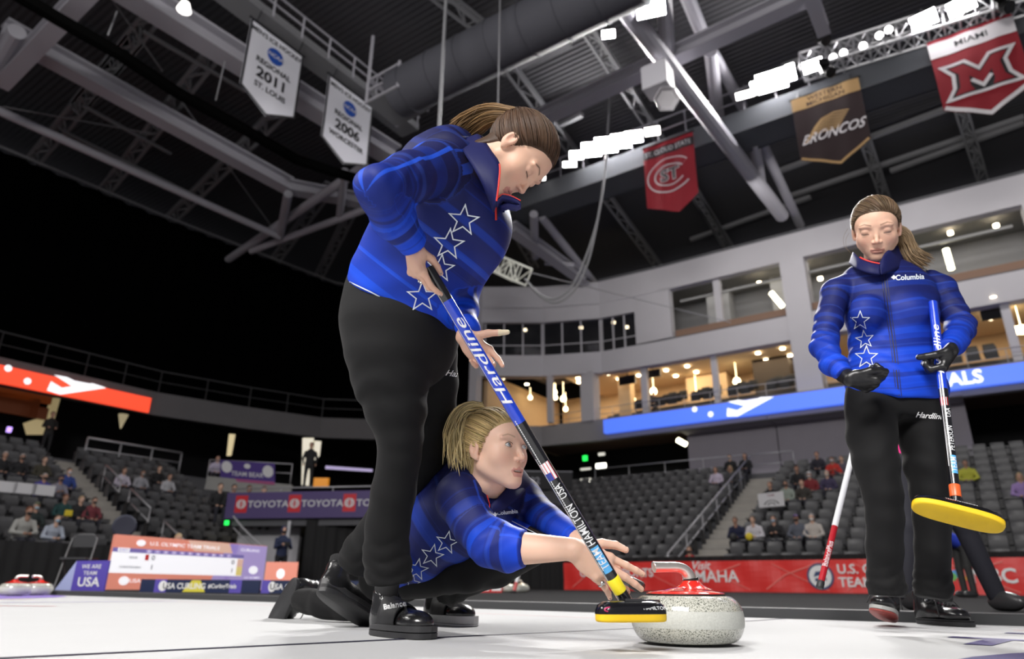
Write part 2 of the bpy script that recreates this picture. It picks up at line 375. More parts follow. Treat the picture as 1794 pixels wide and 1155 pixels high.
# stands: stepped concrete, front walls, aisles
FL = [(-31, -2), (-30.7, 15.6), (-29.6, 19.6), (-28.3, 23.1), (-26.3, 24.9), (-22.1, 29.7), (-19.8, 31.2), (-16, 31.5), (9, 31.5)]   # line of the upper front
FR = [(-20.5, -2), (-20.5, 13.3), (-13.0, 20.6), (9, 20.6)]                                                     # line of the lowest row
def row_right(i): return 20.9+.8*i, .22+.37*i       # y', tread height
def row_left(i): return -20.9-.8*i, .22+.38*i
m = MB()
for i in range(12):
    y, z = row_right(i); m.abox((-19, y, -.05), (9, y+.8, z))
m.build('floor_right_stand', M_WALLD)['kind'] = 'structure'
m = MB()
for i in range(12):
    x, z = row_left(i); m.abox((x-.8, -4, -.05), (x, 19, z))
m.build('floor_left_stand', M_WALLD)['kind'] = 'structure'
m = MB()
for i in range(24):
    m.abox((-8.55, 20.75+.4*i, 0), (-7.25, 21.15+.4*i, .2+.185*i))
m.build('trim_2', M_STAIR)['kind'] = 'structure'
m = MB()
for i in range(24):
    m.abox((-21.15-.4*i, 11.25, 0), (-20.75-.4*i, 12.5, .2+.19*i))
m.build('trim_3', M_STAIR)['kind'] = 'structure'
# concourse ledges and dark voids behind the lower stands
m = MB(); m.abox((-19, 30.5, 4.4), (9, 34.5, 4.75)).abox((-34, -4, 4.4), (-30.5, 19, 4.75)); m.build('floor_concourse', M_WALLD)['kind'] = 'structure'
struct(MB().abox((-36.4, 38, 0), (14, 38.3, 19)).build('wall_back', M_BLACK)); struct(MB().abox((-36.5, -6, 0), (-36.2, 38.3, 19)).build('wall_left', M_BLACK))
def strip(pl, z0, z1, th, mt, name, inset=0):       # vertical band that follows a plan polyline
    m = MB()
    for (a, b_) in zip(pl[:-1], pl[1:]):
        p, q = W3(*a, 0), W3(*b_, 0); d = nrm(q-p); n_ = np.cross(d, UZ)*-1
        c = (p+q)/2+n_*(th/2+inset)+UZ*(z0+z1)/2; m.box(c, (q-p)/2+d*.01, n_*th/2, UZ*(z1-z0)/2)
    o = m.build(name, mt); o['kind'] = 'structure'; return o
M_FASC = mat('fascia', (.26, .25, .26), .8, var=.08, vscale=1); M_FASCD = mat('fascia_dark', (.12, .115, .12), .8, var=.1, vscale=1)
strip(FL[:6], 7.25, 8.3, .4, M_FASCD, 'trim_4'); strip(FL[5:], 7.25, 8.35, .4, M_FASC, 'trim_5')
# sloping underside walls behind the top rows on the right
for k, (x0, x1) in enumerate([(-12.2, -7.9), (-7.85, -.4)]):
    m = MB(); m.box(W3((x0+x1)/2, 32.9, 6.05), AX*(x1-x0)/2, AY*.1, UZ*1.35); m.box(W3((x0+x1)/2, 33.3, 7.35), AX*(x1-x0)/2, AY*1.9, UZ*.08); struct(m.build('wall_right', mat('under_wall', (.30, .28, .32), .8, var=.05, vscale=2)))
# upper building on the right, curving at its left end
UP = [(-22.4, 28.2), (-21.9, 28.6), (-19.2, 30.4), (-16.2, 31.6), (-12.9, 31.8), (9, 31.8)]
strip(UP, 14.9, 16.25, .5, M_WALL, 'wall_upper'); strip(UP, 10.9, 12.1, .6, M_WALL, 'trim_6'); 
strip(UP[3:], 16.25, 16.4, 1.2, M_WALLD, 'trim_7')
strip(UP[:4]+[(-14.2, 31.8)], 14.05, 14.95, .3, M_WALL, 'wall_press'); strip([(-14.2, 31.8), (-12.2, 31.8)], 12.2, 15, .5, M_WALL, 'wall_press_end')
for k, c in enumerate([(-22.3, 28.4)]): struct(MB().box(W3(c[0], c[1], 12), AX*.25, AY*.25, UZ*4.2).build('column', M_WALL))
for x, z0, z1, w in [(-18.9, 8.3, 11, .14), (-17.0, 8.3, 11, .38), (-14.06, 8.3, 11, .16), (-10.3, 8.3, 11, .14), (-5.95, 8.3, 15, .55), (1.7, 8.3, 11, .16), (-9.75, 12.2, 15, .17), (3.6, 8.3, 15, .5)]:
    y = 31.8 if x > -15 else 31.2 if x > -18 else 30.2
    struct(MB().box(W3(x, y+.48, (z0+z1)/2), AX*w, AY*w, UZ*(z1-z0)/2).build('column', M_WALL))
# club level: warm back wall, ceiling, floor
struct(MB().abox((-22, 37.2, 8), (9, 37.4, 11.4)).build('wall_club', M_WARM)); struct(MB().abox((-19, 32.2, 11.25), (9, 37.5, 11.4)).build('ceiling_club', mat('club_ceiling', (.7, .55, .38), .8)))
struct(MB().abox((-22.6, 29.5, 7.9), (-22.3, 37.3, 11.3)).build('wall_club_end', M_WARM))
m = MB(); m.abox((-22.3, 31.9, 7.9), (9, 37.3, 8.25)); struct(m.build('floor_club', M_BROWN))
m = MB()
for i in range(4): m.abox((-17, 32.0+.8*i, 8.2), (9, 32.8+.8*i, 8.4+.3*i))
struct(m.build('floor_club_rows', M_WALLD))
struct(MB().abox((-13.2, 36, 8.2), (-10.9, 37.3, 11.3)).build('wall_club_pier', M_WARM)); struct(MB().abox((-16.2, 33.5, 8.2), (-15.5, 34.1, 11.3)).build('column', M_WARM))
struct(MB().abox((-9.2, 35.0, 9.2), (-7.4, 37.3, 11.3)).build('wall_club_dark', mat('dark_brown', (.035, .025, .02), .7)))
# suite level: grey back wall, floor, low brown ledge, ceiling
struct(MB().abox((-14.3, 35.4, 12), (9, 35.6, 16.2)).build('wall_suite', mat('suite_wall', (.2, .2, .21), .8, var=.06, vscale=.6))); struct(MB().abox((-22, 31.9, 12.0), (9, 35.6, 12.2)).build('floor_suite', M_WALLD)); struct(MB().abox((-15, 32.2, 15.3), (9, 35.6, 15.45)).build('ceiling_suite', mat('suite_ceiling', (.22, .22, .22), .8)))
for x0, x1 in [(-12.1, -6.2), (-5.6, 3.2)]: struct(MB().abox((x0, 32.1, 12.1), (x1, 32.3, 12.62)).build('trim_8', M_BROWN))
for x in (-11.0, -7.6): struct(MB().abox((x, 34.2, 12.2), (x+1.2, 35.4, 15.3)).build('wall_suite_pier', mat('suite_pier', (.3, .3, .31), .8)))
for k in range(2):
    t = MB().abox((-11.9+k*6.3, 32.6, 14.35), (-6.3+k*9.0, 32.72, 14.47)).build('ceiling_pipe', mat('pipe_metal', (.3, .3, .3), .5)); tag(t, ['grey pipe under the upper ceiling, left of the broad column', 'grey pipe under the upper ceiling, right of the broad column'][k], 'pipe')
# press box glass
pr = UP[1:4]+[(-14.2, 31.75)]
for k, (a, b_) in enumerate(zip(pr[:-1], pr[1:])):
    p, q = W3(*a, 0), W3(*b_, 0); d = nrm(q-p); n_ = np.cross(UZ, d); L = np.linalg.norm(q-p); cc = (p+q)/2+n_*.25
    w_ = MB().box(cc+UZ*13.1, d*L/2, n_*.02, UZ*.99).build('window_%d' % (k+1), M_GLASS); struct(w_)
    mm = MB()
    for j in range(4): mm.box(p+d*L*(j+.02)/3.05+n_*.25+UZ*13.1, d*.04, n_*.05, UZ*.99)
    mm.box(cc+UZ*12.75, d*L/2, n_*.03, UZ*.025); mm.build('window_frame', M_WALL, w_)
struct(MB().abox((-22, 34.8, 12), (-14.3, 35, 14.9)).build('wall_press_back', mat('press_dark', (.04, .042, .045), .8)))

# black curtain on the left, up to the roof
m = MB(); rows = []; cur = [(-31.1, -6), (-31.0, 7), (-30.8, 14.5), (-29.9, 24.6), (-27.5, 28.5), (-23.2, 31.5)]
pts = []
for (a, b_) in zip(cur[:-1], cur[1:]):
    n_ = max(2, int(math.dist(a, b_)*3)); pts += [(a[0]+(b_[0]-a[0])*i/n_, a[1]+(b_[1]-a[1])*i/n_) for i in range(n_)]
pts.append(cur[-1])
for z in (8.3, 13, 17.05): rows.append([W3(p[0]+.12*math.sin(i*2.1)-.5, p[1], z) for i, p in enumerate(pts)])
m.grid(rows); o = m.build('blackout_curtain', mat('curtain_black', (.0012, .0012, .0014), 1.0, spec=0), smooth=True); tag(o, 'huge black curtain closing off the upper stands at the left', 'curtain')
m = MB().tube([W3(p[0]-.3, p[1], 17.1) for p in cur], .06, 6); tag(m.build('curtain_track', M_STEELD), 'thin rail along the top edge of the huge black curtain', 'rail')

# ---------------------------------------------------------------- roof
struct(MB().abox((-37, -16, 19.7), (16, 39, 19.9)).build('ceiling', M_DECK))
def beam(name, p0, p1, z, w, h, label, mt=None, kind='i'):
    a, b_ = arr(G(*p0, z)), arr(G(*p1, z)); a, b_ = W3(*a), W3(*b_); m = MB()
    if kind == 'i':
        m.bar(a, b_, w, h*.14); m.bar(a+UZ*h*.9, b_+UZ*h*.9, w, h*.14); m.bar(a+UZ*h*.45, b_+UZ*h*.45, w*.16, h*.9)
    elif kind == 't': m.tube([a, b_], w/2, 12)
    elif kind == 'b': m.bar(a, b_, w, h)
    elif kind == 'l':                                # open web joist
        d = nrm(b_-a); s_ = nrm(np.cross(d, UZ)); L = np.linalg.norm(b_-a); n_ = max(3, int(L/.8))
        for sd in (-1, 1): m.bar(a+s_*sd*w/2, b_+s_*sd*w/2, w*.22, w*.22)
        m.bar(a+UZ*h, b_+UZ*h, w*.5, w*.25)
        for i in range(n_):
            q0 = a+d*L*i/n_; q1 = a+d*L*(i+1)/n_; sd = 1 if i % 2 else -1
            m.bar(q0+s_*sd*w/2, q1-s_*sd*w/2, w*.12, w*.12); m.bar(q0+s_*sd*w/2, (q0+q1)/2+UZ*h, w*.12, w*.12); m.bar((q0+q1)/2+UZ*h, q1-s_*sd*w/2, w*.12, w*.12)
    o = m.build(name, mt or M_STEEL); return tag(o, label, 'roof beam' if name != 'roof_joist' else 'roof joist')
def ext(p, q, k0, k1=0):                             # lengthen a picture line
    d = (q[0]-p[0], q[1]-p[1]); return (p[0]-d[0]*k0, p[1]-d[1]*k0), (q[0]+d[0]*k1, q[1]+d[1]*k1)
beam('roof_girder', *ext((220, -5), (640, 254), .35, .12), 16.3, .75, .7, 'widest pale steel girder behind the two white hockey banners')
beam('roof_girder', (0, 62), (505, 335), 16.3, .62, .6, 'pale steel girder running down to the brace joint left of the player')
beam('roof_girder', (505, 335), (700, 372), 16.3, .6, .5, 'short pale girder bending off behind the standing player\'s elbow')
beam('roof_tube', *ext((0, 195), (490, 415), .1), 15.9, .32, .3, 'thin pale pipe chord slanting just above the black curtain', kind='t')
beam('roof_tube', (505, 340), (490, 415), 16.0, .38, .3, 'short upright strut at the brace joint left of the player', kind='t')
beam('roof_tube', (400, 455), (640, 290), 16.2, .4, .3, 'diagonal brace passing through the joint left of the player', kind='t')
beam('roof_tube', (440, 440), (700, 345), 16.0, .34, .3, 'lower diagonal brace rising to the player\'s elbow', kind='t')
beam('roof_tube', (604, 300), (595, 380), 16.1, .34, .3, 'upright strut below the second white hockey banner', kind='t')
beam('roof_girder', *ext((0, 152), (165, -20), .0, .4), 15.4, .5, .5, 'twin-flanged pale girder crossing the top left corner')
beam('roof_tube', (0, 110), (30, 55), 15.9, .5, .4, 'thick grey strut at the top left edge', kind='t')
beam('roof_tube', (78, 60), (60, 95), 15.9, .4, .4, 'stubby grey strut beside the crossing girder at top left', kind='t')
JL = [((270, 25), (150, 170), 'first joist between the girders, counted from the left'), ((215, 95), (60, 280), 'long joist under the first girder at far left'), ((345, 130), (190, 327), 'joist crossing below the dark cable, under the first white banner'), ((480, 208), (300, 385), 'joist ending under the tip of the first white banner'), ((560, 352), (480, 460), 'short joist close to the curtain below the brace joint'), ((612, 378), (562, 478), 'last joist beside the standing player\'s hip')]
for p, q, l in JL: beam('roof_joist', *ext(p, q, .15, .1), 17.2, .5, .5, 'grey lattice '+l, M_STEELD, 'l')
for p, q, l in [((250, 55), (430, 160), 'upper'), ((145, 185), (300, 270), 'middle'), ((110, 230), (345, 345), 'lower')]: beam('roof_purlin', p, q, 17.0, .1, .1, l+' thin paired purlin between the left joists', M_STEELD, 'b')
for p, q, l in [((200, 5), (285, 125), 'upper'), ((305, 160), (485, 410), 'lower'), ((5, 187), (270, 235), 'flat')]: beam('brace_rod', p, q, 16.9, .05, .05, l+' thin slanting brace rod in the left roof', M_STEELD, 't')
for i, (x, y0, y1) in enumerate([(197, 20, 62), (386, 108, 176)]):
    a = G(x+8, y0, 16); b_ = G(x-8, y1, 15.2); tag(MB().tube([a, b_], .025, 6).build('hanging_rod', M_RAIL), ['left one of two short rods hanging in front of the dark cable', 'right one of two short rods, beside the first white banner'][i], 'rod')
# right roof
beam('roof_tube', (1078, -8), (1370, 378), 16.3, .62, .5, 'thick pale pipe girder running down to the broad column', kind='t')
beam('roof_tube', (1162, -10), (1172, 118), 17.2, .5, .5, 'upright pale strut above the pipe girder joint', kind='t')
beam('roof_girder', *ext((930, 222), (1422, -2), .1), 16.9, .55, .5, 'pale girder crossing behind the pipe girder and the loudspeakers')
beam('roof_tube', (1200, -15), (1245, 95), 18.9, .5, .5, 'pale pipe at the top, right of the pipe girder joint', kind='t')
beam('roof_tube', (1245, 90), (1258, 205), 18.6, .5, .5, 'pale upright strut right of the loudspeakers', kind='t')
beam('roof_tube', (1250, 95), (1300, 185), 18.9, .45, .5, 'slanting pale strut right of the loudspeakers', kind='t')
beam('roof_tube', (1322, 250), (1335, 335), 16.9, .45, .5, 'upright strut between the red round-C banner and the brown banner', kind='t')
beam('roof_tube', (1330, 240), (1402, 395), 17.3, .42, .5, 'slanting strut ending above the broad column', kind='t')
beam('roof_girder', (1418, -10), (1444, 62), 16.8, .4, .4, 'short girder above the black spotlight cluster')
for p, q, l in [((1040, 70), (1275, 430), 'behind the hanging cable'), ((895, 125), (1150, 465), 'left of the red round-C banner'), ((760, -10), (850, 60), 'above the player\'s head'), ((1185, 285), (1275, 435), 'right of the red round-C banner'), ((1510, 230), (1550, 345), 'under the brown banner'), ((1686, 200), (1720, 310), 'under the red M banner'), ((890, 385), (935, 465), 'beside the player\'s chest')]:
    beam('roof_joist', *ext(p, q, .05, .05), 18.9, .42, .5, 'grey lattice roof joist '+l, M_STEELD, 'l')
for k, (p, q, l) in enumerate([((1370, 118), (1620, 30), 'above the truss of spotlights'), ((1210, 420), (1420, 345), 'between the red round-C banner and the broad column'), ((1365, 300), (1794, 140), 'behind the brown banner'), ((1380, 345), (1794, 205), 'below the brown banner'), ((1560, 300), (1794, 215), 'below the red M banner'), ((900, 260), (1020, 200), 'behind the player\'s forehead'), ((880, 130), (1000, 75), 'beside the round duct'), ((1030, 330), (1130, 295), 'left of the red round-C banner')]):
    beam('roof_purlin', p, q, 19.1, .22, .2, 'thin grey roof purlin '+l, M_STEELD, 'b')
beam('roof_girder', (895, 405), (1025, 498), 16.0, .6, .5, 'wide pale girder sloping down behind the hanging cable loop')
beam('roof_tube', (935, 375), (938, 450), 16.4, .4, .5, 'upright pale post beside the player\'s chest', kind='t')
beam('roof_tube', (948, 380), (1045, 500), 16.7, .42, .5, 'slanting pipe ending behind the hanging cable loop', kind='t')
beam('roof_tube', (955, 460), (1005, 465), 16.2, .3, .5, 'short level strut beside the hanging cable loop', kind='t')
# round duct
a, b_ = G(1120, -45, 16.3), G(700, 165, 16.3)
m = MB(); m.tube([a+(b_-a)*i/14 for i in range(15)], .85, 24)
for i in range(8): m.tube([a+(b_-a)*(i/7.5), a+(b_-a)*(i/7.5+.004)], .88, 24)
tag(m.build('air_duct', mat('duct_metal', (.085, .085, .10), .7, spec=.2), auto=40), 'large round grey air duct above the bent-over player\'s head', 'duct')
# catwalk box along the right, with railing; catwalk on the left
m = MB(); m.abox((-17.2, 23.2, 16.7), (6, 24.6, 16.95)); m.abox((-17.2, 23.12, 16.7), (6, 23.22, 17.65))
m.abox((-17.2, 24.55, 16.7), (6, 24.65, 17.65))
cw = tag(m.build('catwalk', mat('catwalk_steel', (.085, .09, .10), .7, spec=.2)), 'long grey catwalk box that carries the bright floodlights and red banners', 'catwalk')
m = MB()
for i in range(20): m.bar(W3(-17.2+i*1.2, 23.2, 17.6), W3(-17.2+i*1.2, 23.2, 18.7), .05)
for z in (18.15, 18.7): m.bar(W3(-17.2, 23.2, z), W3(6, 23.2, z), .05)
m.build('railing', M_STEEL, cw)
m = MB(); m.abox((-17.2, 4, 17.3), (-16.3, 16.6, 17.42)); m.abox((-16.36, 4, 17.4), (-16.3, 16.6, 17.6))
cw = tag(m.build('catwalk', M_STEELD), 'dark catwalk right behind the two white hockey banners', 'catwalk')
m = MB()
for i in range(11): m.bar(W3(-16.3, 5+i*1.15, 17.4), W3(-16.3, 5+i*1.15, 18.3), .06)
for z in (17.9, 18.3): m.bar(W3(-16.3, 5, z), W3(-16.3, 16.6, z), .06)
m.build('railing', M_STEEL, cw)
# boxed platform beside the second banner
a = arr(G(703, 190, 15.9)); m = MB(); x, y = a[0], a[1]-.2
m.abox((x-.75, y-.75, 15.8), (x+.75, y+.75, 15.9), 1)
for sx in (-.75, .75):
    for sy in (-.75, .75): m.bar(W3(x+sx, y+sy, 15.8), W3(x+sx, y+sy, 18.8 if sx+sy < 0 else 16.9), .1)
for z in (15.87, 16.35, 16.8):
    for sx in (-.75, .75): m.bar(W3(x+sx, y-.75, z), W3(x+sx, y+.75, z), .07)
    for sy in (-.75, .75): m.bar(W3(x-.75, y+sy, z), W3(x+.75, y+sy, z), .07)
tag(m.build('hanging_platform', [M_STEEL, M_STEELD]), 'railed steel platform hanging behind the bent-over player\'s shoulder', 'platform')
# two tall hanger tubes
for k, (x0, y0, y1) in enumerate([(781, 8, 225), (876, -5, 195)]):
    p0, p1 = G(x0, y0, 16.5), G(x0-8 if k == 0 else x0, y1, 16.5); d0 = p0; 
    A_ = arr(p0); r_ = ray(x0-6 if k == 0 else x0, y1); t_ = (W3(A_[0], A_[1], 0)-CAM)[1]/r_[1]; zb = CAMH+r_[2]*t_
    tag(MB().tube([W3(A_[0], A_[1], 17.5), W3(A_[0], A_[1], max(zb, 3))], .05 if k == 0 else .02, 8).build('hanging_pole', M_RAIL), ['pale vertical pole coming down behind the player\'s ponytail', 'thin vertical wire coming down to the player\'s head'][k], 'pole')
# thick black cable sagging under the left roof
pl = [(-20, -40), (100, 32), (210, 95), (310, 162), (420, 222), (520, 280), (600, 306), (645, 318)]
tag(MB().tube([G(x, y, 14.6) for x, y in pl], .19, 8).build('roof_cable', mat('cable_black', (.003, .003, .003), 1, spec=0)), 'thick black cable sagging across the left side of the roof', 'cable')
# hanging cable loop at the centre
LP = [(1074, 60, 21.5), (1072, 130, 21.5), (1066, 210, 21.5), (1060, 300, 21.5), (1048, 380, 21.5), (1030, 460, 21.5), (1005, 510, 21.5), (975, 530, 21.5), (948, 520, 21.5), (925, 495, 21.7)]
for k, dx in enumerate((0, -5)):
    pp = spline([PA(x+(dx if y > 400 else 0), y-(6 if k and y > 400 else 0), yp) for x, y, yp in LP], 5)
    tag(MB().tube(pp, .05, 6).build('hanging_cable', mat('cable_grey', (.35, .35, .36), .3)), ['outer of the two grey cables drooping in a loop at the centre', 'inner of the two grey cables drooping in a loop at the centre'][k], 'cable')
tag(MB().tube([PA(930, 478, 22), PA(1280, 565, 30)], .02, 5).build('hanging_wire', M_RAIL), 'thin pale wire stretched across the front of the press box', 'wire')
# lattice truss pieces
def truss(name, a, b_, s_, label, mt, par=None, n=8):
    m = MB(); d = nrm(b_-a); e = nrm(np.cross(d, UZ)); g = np.cross(e, d); L = np.linalg.norm(b_-a); q = [(1, 1), (1, -1), (-1, -1), (-1, 1)]
    for u, w in q: m.tube([a+(e*u+g*w)*s_/2, b_+(e*u+g*w)*s_/2], s_*.07, 6)
    for i in range(n):
        p0, p1 = a+d*L*i/n, a+d*L*(i+1)/n
        for k in range(4):
            u0, u1 = q[k], q[(k+1) % 4]
            if i % 2: u0, u1 = u1, u0
            m.tube([p0+(e*u0[0]+g*u0[1])*s_/2, p1+(e*u1[0]+g*u1[1])*s_/2], s_*.04, 5); m.tube([p0+(e*u0[0]+g*u0[1])*s_/2, p0+(e*u1[0]+g*u1[1])*s_/2], s_*.04, 5)
    for k in range(4): m.tube([b_+(e*q[k][0]+g*q[k][1])*s_/2, b_+(e*q[(k+1) % 4][0]+g*q[(k+1) % 4][1])*s_/2], s_*.05, 5)
    return tag(m.build(name, mt), label, 'truss')
truss('lighting_truss', PA(1405, 118, 22.7), PA(1830, -15, 22.7), .74, 'aluminium lighting truss with spotlights at the top right', mat('truss_metal', (.6, .6, .62), .35, metal=.4), n=16)
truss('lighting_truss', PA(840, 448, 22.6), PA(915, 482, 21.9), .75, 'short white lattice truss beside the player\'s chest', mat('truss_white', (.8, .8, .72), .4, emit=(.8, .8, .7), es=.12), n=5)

# floodlights with real emitting faces
M_LAMP = mat('lamp_glow', (1, 1, 1), .5, emit=(1, .98, 1), es=90); M_LAMP2 = mat('lamp_soft', (1, 1, 1), .5, emit=(1, .95, .9), es=16)
M_HOUS = mat('lamp_housing', (.05, .05, .055), .5)
def flood(x, y, yp, w, h, label, glow=None, grp=None):
    c = PA(x, y, yp) if yp < 50 else G(x, y, yp-100); n_ = nrm(W3(-1.5, 3, 1)-c); e = nrm(np.cross(n_, UZ)); g = np.cross(e, n_)
    w, h = w*1.2, h*1.2; t = thing('floodlight', c, label, 'floodlight', grp)
    m = MB(); m.box(c-n_*.09, e*w/2*1.08, g*h/2*1.08, n_*.08); m.box(c-n_*.05+g*(h/2+.03), e*w*.5, g*.02, n_*.1); m.build('housing', M_HOUS, t, bevel=.01)
    MB().box(c+n_*.0, e*w/2, g*h/2, n_*.012).build('lamp_face', glow or M_LAMP, t)
    MB().bar(c-n_*.1, c-n_*.1+UZ*.45, .05).build('bracket', M_STEELD, t)
for k, (x, y, w, h) in enumerate([(1010, 272, .5, .3), (1036, 262, .7, .5), (1062, 254, .8, .55), (1088, 247, .7, .5), (1110, 240, .6, .4)]):
    flood(x, y, 22.8, w, h, 'blazing floodlight in the cluster right of the player\'s face, '+['first from the left', 'second from the left', 'in the middle', 'second from the right', 'last on the right'][k], grp='floodlight cluster at the centre')
for k, (x, y, w, h) in enumerate([(1352, 142, .9, .6), (1375, 130, .6, .5), (1330, 152, .5, .4)]):
    flood(x, y, 22.8, w, h, 'blazing floodlight of the cluster left of the brown banner, '+['biggest one', 'right one', 'left one'][k], grp='floodlight cluster left of the brown banner')
for x, y, w, h, l in [(1305, 166, .55, .22, 'slim bright lamp at the left end of the cluster by the brown banner'), (1143, 230, .5, .28, 'square pale lamp just above the red round-C banner'), (998, 288, .5, .2, 'slim bright lamp next to the player\'s forehead'), (946, 312, .4, .16, 'small bright lamp below the player\'s forehead')]:
    flood(x, y, 22.8, w, h, l, M_LAMP2)
for x, y, w, l in [(1140, 14, .75, 'single blazing floodlight at the top on the pipe girder'), (1044, 27, .4, 'bright lamp at the top above the hanging cable'), (1066, 60, .35, 'tilted pale lamp where the hanging cable starts'), (1618, 35, .7, 'bright floodlight in the truss left of the red M banner'), (1684, 10, .7, 'bright floodlight in the truss above the red M banner'), (1424, 115, .6, 'bright floodlight at the left end of the lighting truss')]:
    flood(x, y, 22.3 if x > 1400 else 116.1, w*.9, w*.55, l)
tag(MB().lathe(G(325, 6, 15.5), -UZ, [(.02, 0), (.12, .0), (.2, .25), (.18, .26), (.02, .24)], 12).build('ceiling_lamp', mat('lamp_dim', (.8, .8, .8), .5, emit=(1, .95, .9), es=2.5)), 'small white ceiling lamp at the top left of the white banners', 'ceiling lamp')
# spotlights on the truss
for k, (x, y) in enumerate([(1460, 100), (1478, 92), (1512, 80), (1540, 62), (1556, 52)]):
    c = PA(x, y, 22.4); d = nrm(W3(-2+k, 4, 2)-c); t = thing('spotlight', c, ['first', 'second', 'third', 'fourth', 'fifth'][k]+' small spotlight from the left along the lighting truss', 'spotlight', 'spotlights on the lighting truss')
    MB().lathe(c, d, [(.06, -.2), (.11, -.15), (.12, .12), (.14, .16)], 12).build('can', mat('can_metal', (.5, .5, .5), .3, metal=.6), t, auto=40)
    MB().lathe(c+d*.165, d, [(.001, 0), (.12, 0), (.12, .005), (.001, .006)], 12).build('lens', mat('spot_glow', (1, 1, 1), .5, emit=(1, .97, .95), es=25 if k % 2 else 12), t)
    MB().bar(c, c+UZ*.3, .03).build('bracket', M_STEELD, t)
for k, (x, y) in enumerate([(1442, 70), (1450, 125), (1760, 12)]):
    c = PA(x, y, 21.9); d = nrm(np.array([.2, -.6, -.7])); m = MB(); m.lathe(c, d, [(.05, -.28), (.16, -.22), (.2, 0), (.2, .2), (.17, .22)], 14); m.box(c-d*.1+UZ*.3, cx0*.2, AY*.16, UZ*.14); m.bar(c+cx0*.2, c+cx0*.2+UZ*.3, .05); m.bar(c-cx0*.2, c-cx0*.2+UZ*.3, .05)
    tag(m.build('moving_head_light', mat('black_gloss', (.01, .01, .01), .2)), ['black moving head lamp at the left end of the lighting truss', 'black moving head lamp hanging above the brown banner', 'black moving head lamp above the red M banner'][k], 'stage light')
# loudspeakers
c = G(1152, 140, 15.3)
tag(MB().box(c, AX*.42, AY*.35, UZ*.45).build('loudspeaker', mat('speaker_white', (.5, .49, .52), .6), bevel=.04), 'pale grey box loudspeaker under the pipe girder joint', 'loudspeaker')
c = G(1166, 175, 14.6); m = MB(); d1 = nrm(W3(.5, -.8, -.6))
m.lathe(c-d1*.25, d1, [(.16, 0), (.34, .28), (.42, .5), (.40, .52), (.3, .35)], 6); m.bar(c, G(1152, 140, 15.3)-UZ*.3, .06); tag(m.build('horn_loudspeaker', mat('speaker_white2', (.62, .6, .62), .5), bevel=.01), 'hexagonal pale horn loudspeaker hanging below the box one', 'loudspeaker')

# ---------------------------------------------------------------- hanging banners
def hang(name, plane, lo, hi, zt, zs, ztip, label, build, mats_, tipx=.5):
    """cloth pennant: plane 'x' or 'y' at a constant arena coordinate, spans lo..hi, top zt, sides to zs, tip ztip"""
    c0, cc = plane; ex = AY if c0 == 'x' else AX
    def pt(u, v): return (W3(cc, lo+(hi-lo)*u, 0) if c0 == 'x' else W3(lo+(hi-lo)*u, cc, 0))+UZ*v
    nn = -AX*-1 if c0 == 'x' else -AY
    m = MB(); N = 28; NV = 24; K = 1.2 if c0 == 'y' else 1.
    def wav(u, v): return nn*(.016*math.sin(u*17+(zt-v)*1.0) if c0 == 'y' else .006*math.sin(u*12))
    rows = []
    for j in range(NV+1):
        rows.append([pt(i/N, zt+((zs+(ztip-zs)*(1-abs(i/N-tipx)/(tipx if i/N < tipx else 1-tipx)))-zt)*j/NV)+wav(i/N, zt-(zt-zs)*j/NV) for i in range(N+1)])
    m.grid(rows); V0 = [r for r in rows]
    m.grid([[q-nn*.01 for q in r] for r in rows])
    def deco(VF, u0, v0, su, sv, mi, lift=.004):
        V, F = slice2d(VF, .07, 0); out = []
        for x, y in V:
            u = (u0+x*su)*K/(hi-lo); v = zt-(v0-y*sv)*K; out.append(pt(u, v)+wav(u, v)+nn*(lift*2.2+.008))
        m.add(out, F, mi)
    build(deco, (hi-lo)/K, (zt-zs)/K, (zt-ztip)/K)
    o = m.build(name, mats_); 
    tag(o, label, 'banner')
    m = MB().bar(pt(-.03, zt+.02), pt(1.03, zt+.02), .05)
    for u in (.1, .9):
        q = pt(u, zt+.02); m.bar(q, q+(AY*.42+UZ*max(.1, 17.6-zt) if c0 == 'y' else AX*.2+UZ*.4), .03)
    m.build('banner_pole', M_BLK, o)
    return o
def finetext(s, size, bold=.02, shear=0, n=1): return text2d(s, size, bold, shear)
M_BWHT = mat('banner_white', (.80, .80, .86), .8); M_BRED = mat('banner_red', (.27, .010, .02), .8); M_BLUE = mat('emblem_blue', (.02, .09, .45), .6)
M_MAR = mat('banner_maroon', (.022, .010, .011), .85); M_TAN = mat('banner_tan', (.45, .28, .12), .8); M_BRW = mat('banner_offwhite', (.75, .72, .74), .7)
def ncaa(year, city):
    def f(deco, w, hs, ht):
        E = [(.03, .03), (w-.03, .03), (w-.03, hs), (w/2, ht-.04), (.03, hs)]
        deco(band2d([(p[0], -p[1]) for p in E], .07), 0, 0, 1, 1, 1)
        deco(text2d("MEN'S ICE HOCKEY", .22, .02), w/2, .3, 1, 1.1, 1)
        deco(disc2d((0, 0), .3, 30), w/2, .8, 1, 1, 2); deco(text2d('NCAA', .2, .02, .2), w/2, .8, 1, 1, 3, .008)
        deco(text2d('REGIONAL', .27, .025), w/2, 1.3, 1, 1, 1); deco(text2d(year, .52, .03), w/2, 1.75, 1.1, 1, 1); deco(text2d(city, .27, .025), w/2, 2.2, 1, 1, 1)
    return f
hang('championship_banner', ('x', -16.5), 9.0, 11.05, 16.95, 14.4, 13.83, 'white pointed hockey banner with a blue disc, left and nearer of two', ncaa('2011', 'ST. LOUIS'), [M_BWHT, M_BLK, M_BLUE, M_BRW])
